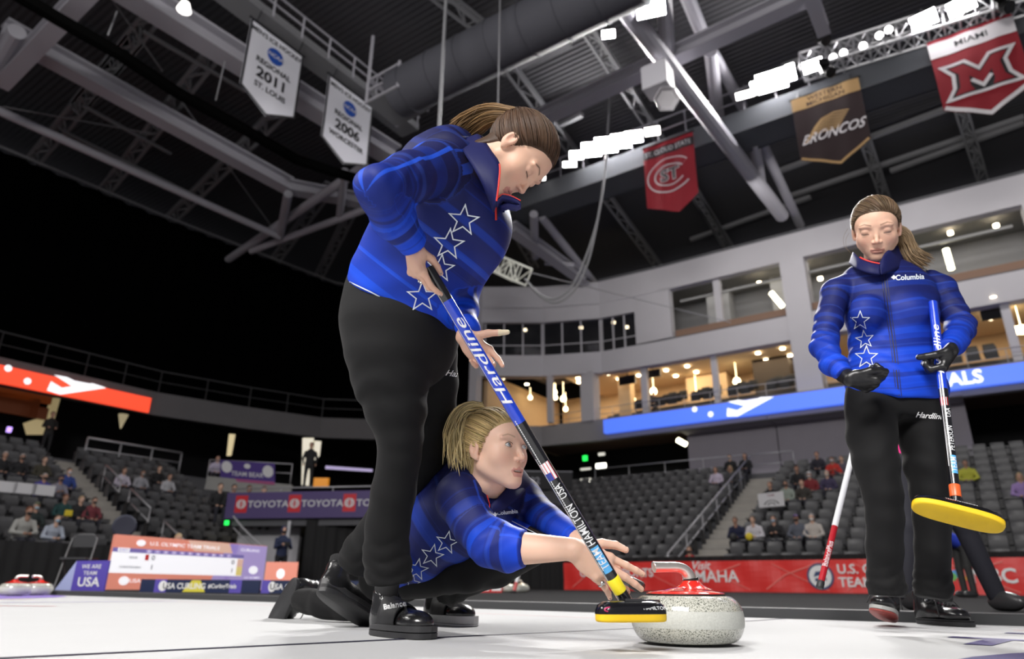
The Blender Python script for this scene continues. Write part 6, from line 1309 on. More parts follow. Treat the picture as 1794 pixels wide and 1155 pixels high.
SL2, EL2, WL2 = P(912, 872, 2.24), P(955, 915, 2.14), P(1012, 946, 2.03)
A2L = [(P(895, 862, 2.2), cu*.07, .08), (SL2, cu*.064, .065), (EL2, nrm(cu+cr*.6)*.052, .055), (WL2, nrm(cu+cr*.5)*.038, .038)]
def f_jk2(p):
    d = s_chain(p, TOR2, .03); d = smin(d, s_cut(p, A2L, .02), .03); a = s_cut(p, A2, .025)
    a = a+.003*np.sin((p-E2)@nrm(W2-S2)*120+3*np.sin(p[:, 2]*40))*np.exp(-np.sqrt(((p-E2)**2).sum(1))/.09); d = smin(d, a, .018)
    d = d+.003*np.sin(p@np.array([60, 25, 38])+2.2*np.sin(p[:, 2]*16))*np.clip((.42-p[:, 2])/.15, 0, 1)
    d = smax(d, -s_cone(p, P(868, 842, 2.02), P(858, 890, 1.97), .055, .006), .004)
    return smax(d, (p-TOR2[0][0])@nrm(TOR2[0][0]-TOR2[1][0]), .01)
def pat2(v):
    dt, st, ft, at = param(v, TOR2); da, sa, fa, aa = param(v, A2); dl_, sl, fl, al = param(v, A2L); on = s_chain(v.astype(np.float32), A2, .02) < .012; onl = (s_chain(v.astype(np.float32), A2L, .02) < .010)&(fl > .25)
    q = np.zeros((len(v), 3)); q[:, 0] = v@img(.78, .62, 0)*.8+5.3; q[:, 2] = 1-ft*1.0; q[onl, 0] = 7+sl[onl]; q[onl, 2] = fl[onl]; q[on, 0] = 2.2+sa[on]; q[on, 1] = aa[on]; q[on, 2] = np.clip(fa[on], 0, 1)**1.5; return q
def dec2(mb, bv):
    stars(mb, bv, [(783, 951, 20, .2), (757, 974, 20, .22), (731, 998, 19, .2), (722, 1022, 14, .2)], 1, 2.6)
    textdecal(mb, bv, 'Columbia', 889, 898, 9.5, .10, 1, .03); V, F = poly2d([(-4, 0), (0, 4.5), (4, 0), (0, -4.5)]); out, F2 = project(bv, (V, F), 868, 901); mb.add(out, F2, 1)
    pass
jk2, (jv2, jf2) = garment('jacket', f_jk2, TOR2+A2+A2L, .0065, [jacket_mat('jacket_cloth_b', .55, 1.), M_PRINT, M_ZIP], p2, pat2, dec2, 1, .09)
ce2 = sheet([(826, 800, 2.10), (836, 812, 2.045), (843, 838, 2.025), (852, 866, 2.01), (857, 884, 2.015)], [(800, 812, 2.10), (808, 836, 2.02), (822, 862, 1.985), (838, 882, 1.985), (852, 900, 2.0)], .010, 'collar', jk2, MATS['jacket_cloth_b'])
sheet([(912, 832, 2.17), (902, 836, 2.12), (892, 850, 2.07), (876, 868, 2.03), (859, 886, 2.015)], [(925, 850, 2.17), (918, 862, 2.11), (905, 876, 2.06), (884, 892, 2.03), (862, 902, 2.015)], .006, 'collar', jk2, MATS['jacket_cloth_b'])
MB().tube([q-nrm(ray(850, 860))*.004 for q in ce2[13:]]+[P(856, 900, 1.99), P(853, 916, 1.98)], .003, 6).build('piping', M_ZIP, jk2)
# trousers
PEL2 = [ring(690, 915, 745, 1020, 2.46, .15), ring(672, 950, 722, 1045, 2.54, .15)]
TH2 = [(P(725, 1005, 2.44), cu*.080, .10), (P(820, 990, 2.33), cu*.082, .085), (P(890, 962, 2.27), cu*.072, .075), (P(930, 955, 2.25), cu*.06, .065)]
CF2 = [(P(925, 962, 2.26), cu*.058, .06), (P(870, 995, 2.33), cu*.058, .058), (P(822, 1014, 2.42), cu*.052, .052), (P(796, 1026, 2.46), nrm(cu+cr*.6)*.052, .052), (P(778, 1040, 2.49), nrm(cu+cr*.8)*.052, .052)]
TL2 = [(P(705, 1010, 2.6), cu*.09, .10), (P(655, 1046, 2.80), cu*.072, .08), (P(612, 1064, 2.88), cu*.055, .062), (P(565, 1058, 2.93), cu*.052, .055), (P(530, 1052, 3.02), cu*.047, .048)]
def f_tr2(p):
    d = smin(s_chain(p, PEL2, .03), s_chain(p, TH2, .02), .03); d = smin(d, s_cut(p, CF2, .02), .015); d = smin(d, s_chain(p, TL2, .02), .03)
    d = d+.004*np.sin(p@np.array([90, 30, 70])+2*np.sin(p[:, 0]*35))*np.exp(-((p-P(780, 1035, 2.47))**2).sum(1)/.015)+.003*np.sin(p@np.array([70, 10, 50]))*np.exp(-((p-P(560, 1058, 2.93))**2).sum(1)/.02); return smax(d, -(p[:, 2]-.006), .002)
garment('trousers', f_tr2, PEL2+TH2+CF2+TL2, .0068, [M_TR], p2, None, None, 1, .07)
def f_in2(p):
    sh = lambda ch, k=.84: [(c, w*k, t*k) for c, w, t in ch]
    return smin(smin(s_chain(p, sh(TOR2), .03), smin(s_chain(p, sh(TH2), .02), s_chain(p, sh(CF2), .02), .02), .02), smin(smin(s_chain(p, sh(TL2), .02), s_chain(p, sh(A2, .8), .02), .02), s_chain(p, sh(A2L, .8), .02), .02), .02)
fin2 = lambda p: smax(f_in2(p), np.minimum(np.minimum(f_jk2(p), f_tr2(p)), s_ell(p, P(860, 880, 2.04), (.06, .05, .07)))+.008, .004)
lo, hi = bounds(TOR2+A2+A2L+TH2+CF2+TL2, .03); v, f = surface(fin2, lo, hi, .016); v[:, 2] = np.maximum(v[:, 2], .015); skin2.add(v, f, inner_cols(v, SK2))
nk0, nk1 = T2((0, -.030, -.055)), P(856, 850, 2.10); lo = np.minimum(nk0, nk1)-.09; hi = np.maximum(nk0, nk1)+.09
def f_nk2(p): return smin(s_cone(p, nk0, nk1, .052, .056), s_ell(p, P(862, 872, 2.08), (.05, .05, .03)), .03)
v, f = surface(f_nk2, lo, hi, .005); skin2.add(v, f, skin_cols(v, SK2))
g1 = Hand(P(1004, 962, 1.85), img(.84, -.52, -.08), img(-.30, -.45, .84), True, [(-4, 8, 5), (0, 10, 8), (8, 16, 10), (18, 22, 14)], (7, 1, -4, -9), ((.72, .62, -.05), (.95, .45, -.1), (1, .12, -.1)), sc=1.12, forearm=P(918, 961, 1.875), fr=.042)
v, f = near_blocks(g1.sdf, g1.lo, g1.hi, .0022); skin2.add(v, f, skin_cols(v, SK2))
g2 = Hand(P(1024, 955, 1.99), img(.70, -.62, -.25), img(-.5, -.6, .6), False, [(5, 12, 8), (5, 10, 8), (10, 14, 10), (14, 18, 10)], (6, 1, -4, -8), ((.6, -.7, .3), (.8, -.5, .3), (.9, -.3, .2)), sc=1.02, forearm=P(990, 934, 2.06), fr=.034)
v, f = near_blocks(g2.sdf, g2.lo, g2.hi, .0024); skin2.add(v, f, skin_cols(v, SK2))
skin2.mb.build('body', M_SKIN, p2, smooth=True)
M_NAIL2 = mat('nail_teal', (.03, .09, .10), .2); nails(g1, p2, M_NAIL2); nails(g2, p2, M_NAIL2)
pa, pb = g1.paths[3][0][0], g1.paths[3][0][1]; MB().lathe(pa*.4+pb*.6, pb-pa, [(.0085, -.002), (.0102, -.0015), (.0102, .0015), (.0085, .002)], 16).lathe(pa*.4+pb*.6-g1.n*.0105, -g1.n, [(.0001, .004), (.006, .0025), (.0068, 0)], 10).build('ring', mat('silver', (.7, .7, .7), .2, metal=1), p2, smooth=True)
# shoes
M_SLID = mat('slider_grey', (.62, .62, .62), .4); M_TEF = mat('slider_white', (.85, .85, .86), .2)
hS = G(744, 1094)+np.array([0, .06, 0]); dS = nrm(G(858, 1101)-hS); tS = hS+dS*.28
shoe(p2, hS, tS, UZ, scale=1.04, soles=((.0, .007, M_TEF), (.007, .034, M_SLID)), wedge=.016, strap=True, label='black shoe on a white slider sole')
h3, t3 = P(517, 1016, 3.05), P(484, 1070, 3.02); d3_ = nrm(t3-h3+np.array([-.02, .10, 0])); t3 = h3+d3_*.28; X3 = nrm(np.cross(d3_, np.array([.80, .50, .30]))); Z3 = np.cross(X3, d3_)
shoe(p2, h3, t3, Z3 if Z3[0] > 0 else -Z3, scale=1.0, laces=True, soles=((.0, .018, M_SOLE),), label='trailing black shoe resting on its toe')
# her own broom tucked under the far arm
tb, bb = P(868, 898, 2.12), P(948, 936, 2.02)
m = MB(); b2, _ = broom2('blue and black broom tucked under the crouching player\'s arm', P(840, 884, 2.20), P(1124, 1030, 1.90), .0135, [(0, .35, M_CARBB), (.35, 1, M_CARB)], P(1124, 1030, 1.90), cx0, AY, -UZ, .1, .05, None, pr, lambda w, L, P_: w(rect(.0, -.001, .9*L, .001), .05, 0, 0), head=False)
# ================================================================= player standing at the right, looking down
p3 = thing('person', G(1610, 1112), 'person standing at the right, head bowed, starred blue zip jacket, black trousers, black gloves', 'person')
skin3 = Parts(); SK3 = (.71, .44, .32)
fw = nrm(np.array([-.50, -.78, -.60])); upv = nrm(np.array([-.16, -.48, .84])); upv = nrm(upv-fw*upv.dot(fw)); R3 = rotm(np.cross(fw, upv), fw, upv)
H3 = P(1535, 400, 2.34); o3 = dict(eyes='closed', sc=1.10, brow=(.14, .08, .045), skin=SK3, lip=(.50, .20, .16))
tail3 = [P(1578, 408, 2.40), P(1590, 430, 2.38), P(1600, 448, 2.36), P(1622, 462, 2.36)]
h3o = dict(base=(.03, -.100, .030), col=(.13, .085, .05), tailcol=(.22, .15, .085), tail=tail3, tr=[.014, .03, .034, .034, .03], n=850, nt=420, frizz=.003, hl=-.004, sag=.03, vee=.3,
    wisps=[[P(1488, 408, 2.25), P(1482, 420, 2.25), P(1484, 436, 2.25), P(1494, 446, 2.25)], [P(1486, 400, 2.26), P(1478, 415, 2.26), P(1479, 432, 2.26), P(1488, 440, 2.26)]])
T3 = build_head(o3, skin3, p3, H3, R3, h3o)
TOR3 = [ring(1489, 708, 1652, 710, 2.40, .115), ring(1489, 670, 1650, 672, 2.40, .12), ring(1494, 610, 1640, 612, 2.40, .11), ring(1488, 560, 1636, 560, 2.40, .115), ring(1480, 525, 1634, 522, 2.41, .12), ring(1476, 502, 1628, 496, 2.42, .10), ring(1498, 490, 1602, 484, 2.42, .075), ring(1520, 484, 1580, 480, 2.41, .055)]
A3 = [(P(1482, 506, 2.42), cr*.055, .06), (P(1464, 514, 2.41), cr*.052, .056), (P(1452, 560, 2.38), cr*.047, .05), (P(1444, 606, 2.36), cr*.046, .046), (P(1460, 638, 2.28), nrm(cr+cu*.6)*.040, .04), (P(1482, 660, 2.22), nrm(cr*.6+cu)*.034, .035)]
A3L = [(P(1626, 498, 2.42), cr*.055, .06), (P(1648, 508, 2.41), cr*.052, .056), (P(1668, 545, 2.40), nrm(cr+cu*.4)*.049, .05), (P(1684, 574, 2.36), nrm(cr+cu*.1)*.047, .046), (P(1672, 600, 2.28), nrm(cr*.8-cu*.5)*.040, .038), (P(1660, 612, 2.22), nrm(cr*.7-cu*.7)*.034, .034)]
def f_jk3(p):
    d = s_chain(p, TOR3, .03); d = smin(d, s_ell(p, P(1520, 545, 2.30), (.06, .05, .065)), .03); d = smin(d, s_ell(p, P(1600, 545, 2.30), (.06, .05, .065)), .03)
    d = smin(d, s_cut(p, A3, .02), .010); a = s_cut(p, A3L, .02); d = smin(d, a, .010)
    for c in (P(1446, 612, 2.35), P(1690, 575, 2.36)): d = d+.004*np.sin(p@np.array([30, 20, 105])+2.2*np.sin(p[:, 0]*45))*np.exp(-((p-c)**2).sum(1)/.022)
    d = d+.003*np.sin(p@np.array([30, 10, 62])+2.4*np.sin(p[:, 0]*19))*np.clip((1.15-p[:, 2])/.2, 0, 1)
    z = P(1570, 697, 2.3)[2]; zl = P(1500, 672, 2.3)[2]; x0, x1 = P(1495, 690, 2.3)[0], P(1575, 690, 2.3)[0]
    zz = zl+(z-zl)*np.clip((p[:, 0]-x0)/(x1-x0), 0, 1); return smax(d, zz-p[:, 2], .006)
def pat3(v):
    dt, st, ft, at = param(v, TOR3); da, sa, fa, aa = param(v, A3); dl_, sl, fl, al = param(v, A3L); on = (s_chain(v.astype(np.float32), A3, .02) < .010)&(fa > .15); onl = (s_chain(v.astype(np.float32), A3L, .02) < .010)&(fl > .15)
    q = np.zeros((len(v), 3)); z = v[:, 2]; q[:, 0] = z-.35*np.abs(v[:, 0]-P(1555, 560, 2.3)[0])*.3+8; q[:, 2] = np.clip((1.40-z)/.55, 0, 1); q[on, 0] = 2.9+sa[on]; q[on, 2] = fa[on]; q[onl, 0] = 2.9+sl[onl]; q[onl, 2] = fl[onl]; return q
def dec3(mb, bv):
    stars(mb, bv, [(1507, 562, 17, .0), (1515, 595, 16, -.15), (1518, 626, 20, 0), (1522, 658, 18, .1)], 1, 2.4)
    textdecal(mb, bv, 'Columbia', 1594, 486, 13, .05, 1, .02); V, F = poly2d([(-5, 0), (0, 4), (5, 0), (0, -4)]); out, F2 = project(bv, (V, F), 1566, 486); mb.add(out, F2, 1)
    for dx in (-4.5, 0, 4.5): pline(mb, bv, [(1548+dx, 476), (1556+dx, 540), (1566+dx, 610), (1575+dx, 694)], 1.3 if dx else 2.4, 2)
jk3, (jv3, jf3) = garment('jacket', f_jk3, TOR3+A3+A3L, .0068, [jacket_mat('jacket_cloth_c', .75, 2., .6), M_PRINT, M_DZIP], p3, pat3, dec3, 1, .09)
cl3 = sheet([(1495, 442, 2.41), (1507, 453, 2.34), (1523, 460, 2.295), (1541, 464, 2.28)], [(1488, 462, 2.42), (1502, 472, 2.33), (1521, 479, 2.285), (1541, 482, 2.27)], .008, 'collar', jk3, MATS['jacket_cloth_c'], .006)
sheet([(1541, 465, 2.28), (1548, 447, 2.29), (1560, 436, 2.33), (1577, 428, 2.41)], [(1543, 482, 2.27), (1558, 477, 2.28), (1578, 470, 2.33), (1596, 462, 2.42)], .008, 'collar', jk3, MATS['jacket_cloth_c'], .006)
MB().tube([q+cu*.004-nrm(ray(1520, 460))*.002 for q in cl3[5:]], .003, 6).build('piping', M_ZIP, jk3)
# trousers
PEL3 = [ring(1486, 680, 1650, 684, 2.41, .10), ring(1486, 708, 1653, 710, 2.41, .105), ring(1488, 738, 1652, 740, 2.41, .095)]
L3a = [ring(1486, 712, 1566, 735, 2.40, .10), ring(1488, 760, 1565, 768, 2.40, .095), ring(1500, 815, 1571, 820, 2.38, .082), ring(1516, 865, 1577, 868, 2.37, .07), ring(1521, 905, 1579, 908, 2.38, .064), ring(1521, 960, 1578, 962, 2.41, .062), ring(1523, 1005, 1577, 1008, 2.44, .058), ring(1523, 1028, 1584, 1030, 2.44, .062), ring(1528, 1044, 1582, 1045, 2.44, .058)]
L3b = [ring(1578, 715, 1654, 722, 2.41, .10), ring(1580, 760, 1656, 765, 2.41, .095), ring(1590, 815, 1658, 820, 2.40, .082), ring(1600, 865, 1662, 868, 2.40, .07), ring(1604, 905, 1662, 908, 2.41, .064), ring(1607, 960, 1660, 962, 2.43, .06), ring(1606, 1010, 1662, 1012, 2.46, .058), ring(1606, 1030, 1664, 1032, 2.46, .060), ring(1608, 1048, 1662, 1050, 2.46, .056)]
def f_tr3(p):
    d = smin(s_cut(p, PEL3, .02, .02), smin(s_cut(p, L3a, .015), s_cut(p, L3b, .015), .008), .02); z = p[:, 2]
    return d-.006*crease(z*85+1.5*np.sin(p[:, 0]*36+z*8))*np.clip((.24-z)/.08, 0, 1)+.002*np.sin(z*70+3*np.sin(p[:, 0]*22))*np.exp(-((z-.55)/.08)**2)
garment('trousers', f_tr3, PEL3+L3a+L3b, .007, [M_TR, M_WHITE], p3, None, lambda mb, bv: textdecal(mb, bv, 'Hardline', 1628, 729, 14, -.08, 1, .012, .4), 1, .06)
def f_in3(p):
    sh = lambda ch, k=.84: [(c, w*k, t*k) for c, w, t in ch]
    return smin(smin(s_chain(p, sh(TOR3), .03), smin(s_chain(p, sh(L3a), .02), s_chain(p, sh(L3b), .02), .02), .02), smin(s_chain(p, sh(A3, .8), .02), s_chain(p, sh(A3L, .8), .02), .02), .02)
fin3 = lambda p: smax(f_in3(p), np.minimum(f_jk3(p), f_tr3(p))+.010, .004)
lo, hi = bounds(TOR3+A3+A3L+L3a+L3b, .03); v, f = surface(fin3, lo, hi, .016); skin3.add(v, f, inner_cols(v, SK3))
nk0, nk1 = T3((0, -.030, -.055)), P(1548, 482, 2.42); lo = np.minimum(nk0, nk1)-.09; hi = np.maximum(nk0, nk1)+.09; v, f = surface(lambda p: s_cone(p, nk0, nk1, .052, .060), lo, hi, .005); skin3.add(v, f, skin_cols(v, SK3))
j1 = Hand(P(1487, 664, 2.20), img(.90, -.22, -.10), img(.15, .75, .65), True, [(48, 58, 30), (52, 62, 35), (55, 62, 35), (55, 62, 35)], (3, 1, -2, -4), ((.85, .5, .3), (.97, .1, .3), (1, -.15, .3)), sc=.92, forearm=P(1478, 655, 2.24), fr=.026)
j2 = Hand(P(1667, 612, 2.205), img(-.42, -.85, .0), img(-.75, .35, .55), False, [(50, 68, 40), (58, 72, 40), (60, 72, 40), (60, 72, 40)], (3, 1, -2, -4), ((.7, .4, .7), (.6, 0, .9), (.5, -.2, .9)), sc=.86, forearm=P(1667, 603, 2.25), fr=.022)
for h_ in (j1, j2): v, f = near_blocks(h_.sdf, h_.lo, h_.hi, .004); skin3.add(v, f, skin_cols(v, SK3))
skin3.mb.build('body', M_SKIN, p3, smooth=True)
M_GLV = mat('glove_black', (.01, .01, .011), .35, spec=.5); M_GLW = mat('glove_white', (.65, .65, .66), .5)
for h_, lb in ((j1, 'black glove held low at the hem'), (j2, 'black glove around the broom')):
    h_.infl = .0038; h_.paths = [(pp, [r+.0038 for r in rs]) for pp, rs in h_.paths]; h_.fr += .006; v, f = near_blocks(h_.sdf, h_.lo, h_.hi, .0026)
    fc = v[f].mean(1); vn = np.cross(v[f[:, 1]]-v[f[:, 0]], v[f[:, 2]]-v[f[:, 0]]); vn /= np.linalg.norm(vn, axis=1)[:, None]+1e-12; nn_ = (vn@h_.n > .72)&((fc-h_.w)@h_.d < .15); mb = MB(); mb.add(v, f[~nn_], 0); mb.add(v, f[nn_], 1); o = mb.build('glove', [M_GLV, M_GLW], p3, smooth=True); o['label'] = lb
# shoes
ha = G(1566, 1096)+np.array([.0, .04, .01]); ta = P(1518, 1086, 2.22); da = nrm(ta-ha); da[2] = .17; da = nrm(da); Xa = nrm(np.cross(da, nrm(np.array([.28, .1, .95])))); Za = np.cross(Xa, da)
shoe(p3, ha, ha+da*.27, Za, scale=1.0, laces=True, high=.01, soles=((.0, .008, mat('sole_red', (.35, .06, .05), .5)), (.008, .024, mat('sole_light', (.45, .45, .43), .5))), label='laced black shoe with a reddish sole, toe raised')
hb = G(1622, 1094)+np.array([0, .05, 0]); db = nrm(np.array([.20, -.98, 0])); shoe(p3, hb, hb+db*.27, UZ, scale=1.0, laces=True, high=.01, soles=((.0, .018, M_SOLE), (.018, .024, M_SOLE)), label='laced black shoe flat on the ice')
# broom under the arm
padc3 = P(1677, 908, 2.14); e3 = nrm(P(1740, 919, 2.10)-P(1614, 887, 2.16)); n3 = nrm(nrm(CAM-padc3)*.55-UZ*.75+nrm(P(1636, 560, 2.24)-padc3)*-.2); n3 = nrm(n3-e3*n3.dot(e3)); g3 = np.cross(n3, e3)
def tx3(wrap, L, P_):
    V, F = text2d('Hardline', .044, .004, .25); V = V*np.array([.26*L/np.ptp(V[:, 0]), .70]); wrap((V, F), .27, 0, 0, -1)
    for k in range(60): wrap(rect(-.002, -.001, .002, .001), .47+.0062*k, 0, 0, 1, .0007, -.6)
    for k in range(7): wrap(rect(0, -.012+k*.0034, .03, -.0103+k*.0034), .515, 0, 2 if k % 2 == 0 else 0, 1)
    V, F = text2d('USA', .024, .0016); wrap((V*np.array([.75, 1]), F), .59, 0, 0, -1, .0006, -.5); V, F = text2d('PETERSON', .025, .0016); wrap((V*np.array([.72, 1]), F), .71, 0, 0, -1, .0006, -.5)
    V, F = text2d('TEAM', .024, .0016); wrap(rect(-.03, -.009, .03, .009), .83, 0, 1, 1, .0006, .5); wrap((V*np.array([.8, 1]), F), .83, 0, 0, -1, .0012, -.5)
b3, _ = broom2('blue and black broom held upright by the bowed player, orange ferrule, tilted yellow pad', P(1634, 530, 2.26), P(1676, 884, 2.155), .0145, [(0, .47, M_CARBB), (.47, 1, M_CARB)], padc3, e3, g3, n3, .245, .085, M_ORG, pr, tx3)
m = MB(); f3 = nrm(g3 if g3[2] > 0 else -g3); put2d(m, text2d('TEAM PETERSON', .014, .0006), padc3+f3*.0425-n3*.030, e3*.8, nrm(-n3*.8+f3*-.5)*.8, 0, f3*.001); m.build('print', M_SHW, b3)

# ================================================================= the stone in play, and spare stones
M_GRAN = mat('granite', (.42, .43, .38), .12, spec=.6, coat=.6); nt, b = nodes_of(M_GRAN); N, Lk = nt.nodes.new, nt.links.new
tc = N('ShaderNodeTexCoord'); no = N('ShaderNodeTexNoise'); no.inputs['Scale'].default_value = 330; no.inputs['Detail'].default_value = 3; rp = N('ShaderNodeValToRGB'); rp.color_ramp.elements[0].position = .36; rp.color_ramp.elements[0].color = (.06, .07, .06, 1); rp.color_ramp.elements[1].position = .47; rp.color_ramp.elements[1].color = (.50, .50, .43, 1); q = rp.color_ramp.elements.new(.62); q.color = (.62, .62, .56, 1)
Lk(tc.outputs['Object'], no.inputs[0]); Lk(no.outputs[0], rp.inputs[0]); Lk(rp.outputs[0], b.inputs['Base Color'])
M_GRB = mat('granite_band', (.52, .53, .49), .5, var=.25, vscale=260); M_LID = mat('lid_red', (.75, .03, .02), .12, coat=.8, spec=.6); M_CHR = mat('chrome', (.82, .78, .72), .32, metal=.85); M_BAND = mat('rubber_ring', (.01, .01, .01), .4)
def stone(c, label, lid, ang=0, n=64, parts=True, group=None):
    t = thing('curling_stone', c, label, 'curling stone', group); c = np.array(c)
    prof = [(.0001, .006), (.055, .006), (.061, .0), (.066, .0), (.074, .006)]+[(.1455-.0385*(1-math.cos(a)) if False else .107+.0385*math.cos(a), .062+.056*math.sin(a)) for a in np.linspace(-math.radians(82), -math.radians(20), 12)]
    bandp = [(.107+.0385*math.cos(a), .062+.056*math.sin(a)) for a in np.linspace(-math.radians(20), math.radians(22), 6)]
    topp = [(.107+.0385*math.cos(a), .062+.0565*math.sin(a)) for a in np.linspace(math.radians(22), math.radians(86), 12)]+[(.095, .1195), (.0001, .1195)]
    m = MB(); m.lathe(c, UZ, prof+bandp[:1], n, 0).lathe(c, UZ, [(r+.0002, z) for r, z in bandp], n, 1).lathe(c, UZ, topp, n, 0); m.build('granite_body', [M_GRAN, M_GRB], t, smooth=True, auto=60)
    MB().lathe(c, UZ, [(.1, .1185), (.1035, .1195), (.1035, .1225), (.1, .1235)], n).build('rubber_ring', M_BAND, t, smooth=True, auto=40)
    MB().lathe(c, UZ, [(.1025, .1215), (.1025, .1245), (.098, .127), (.07, .1315), (.045, .1355), (.032, .1385), (.0001, .1395)], n).build('lid', lid, t, smooth=True, auto=60)
    a = np.array([math.cos(ang), math.sin(ang), 0]); s_ = np.cross(UZ, a)
    MB().lathe(c+a*.020, UZ, [(.058, .134), (.044, .1385), (.033, .144), (.026, .150), (.022, .156)], 24).build('neck', lid, t, smooth=True, auto=60)
    MB().tube([c+UZ*.1555+a*.0195, c+UZ*.162+a*.0185], .0205, 20).build('neck_ring', M_BAND, t, smooth=True, auto=40)
    pp = spline([c+UZ*.160+a*.018, c+UZ*.172+a*.014, c+UZ*.184+a*.002, c+UZ*.190-a*.018, c+UZ*.190-a*.05, c+UZ*.1895-a*.080, c+UZ*.189-a*.086], 5); k = len(pp); rr = np.interp(np.linspace(0, 1, k), [0, .2, .45, .7, .9, .97, 1], [.0165, .0155, .0135, .0135, .0145, .0135, .007])
    MB().tube(pp, list(rr), 20).build('handle', M_CHR, t, smooth=True, auto=60)
    return t
stone(P(1203, 1078, 1.955)*np.array([1, 1, 0]), 'speckled granite curling stone with a glossy red lid and silver handle, in play', M_LID, math.radians(12), 96)
st = stone(G(50, 1043.5)+np.array([0, .12, 0]), 'curling stone at the left ice edge, farther right of the pair', M_LID, math.radians(70), 32)
stone(G(22, 1044.5)+np.array([0, .02, 0]), 'curling stone at the left picture edge, nearer one of the pair', M_LID, math.radians(200), 32)
M_LIDY = mat('lid_pale', (.6, .5, .35), .3)
a = P(912, 1051, 12.0); a[2] = .03; stone(a, 'small far curling stone right of the upright red and white broom tip', M_LIDY, .5, 24)
a = P(889, 1051, 12.2); a[2] = .03; stone(a, 'small far curling stone left of the upright red and white broom tip', M_LIDY, 2, 24)
M_SHR = mat('shaft_red', (.45, .01, .02), .25, coat=.3)
def tx5(wrap, L, P_): V, F = text2d('BalancePlus', .034, .002); wrap((V*np.array([.8, 1]), F), .80, 0, 0, -1)
broom2('white and red broom pointing down before the red banner, left of the bowed player', P(1500, 770, 3.35), P(1436, 1030, 3.15), .0135, [(0, .62, M_SHW), (.62, 1, M_SHR)], P(1436, 1030, 3.1), cx0, AY, UZ, .1, .05, None, pr, tx5, head=False)
a = P(900, 1049, 11.5); a[2] = .03; bq = P(908, 1009, 11.6); broom2('small far red and white broom between the two tiny stones', bq, a, .03, [(0, .4, M_SHW), (.4, 1, mat('shaft_pink', (.6, .12, .12), .4))], a, cx0, AY, UZ, .1, .05, None, pr, lambda w, L, P_: None, head=False)
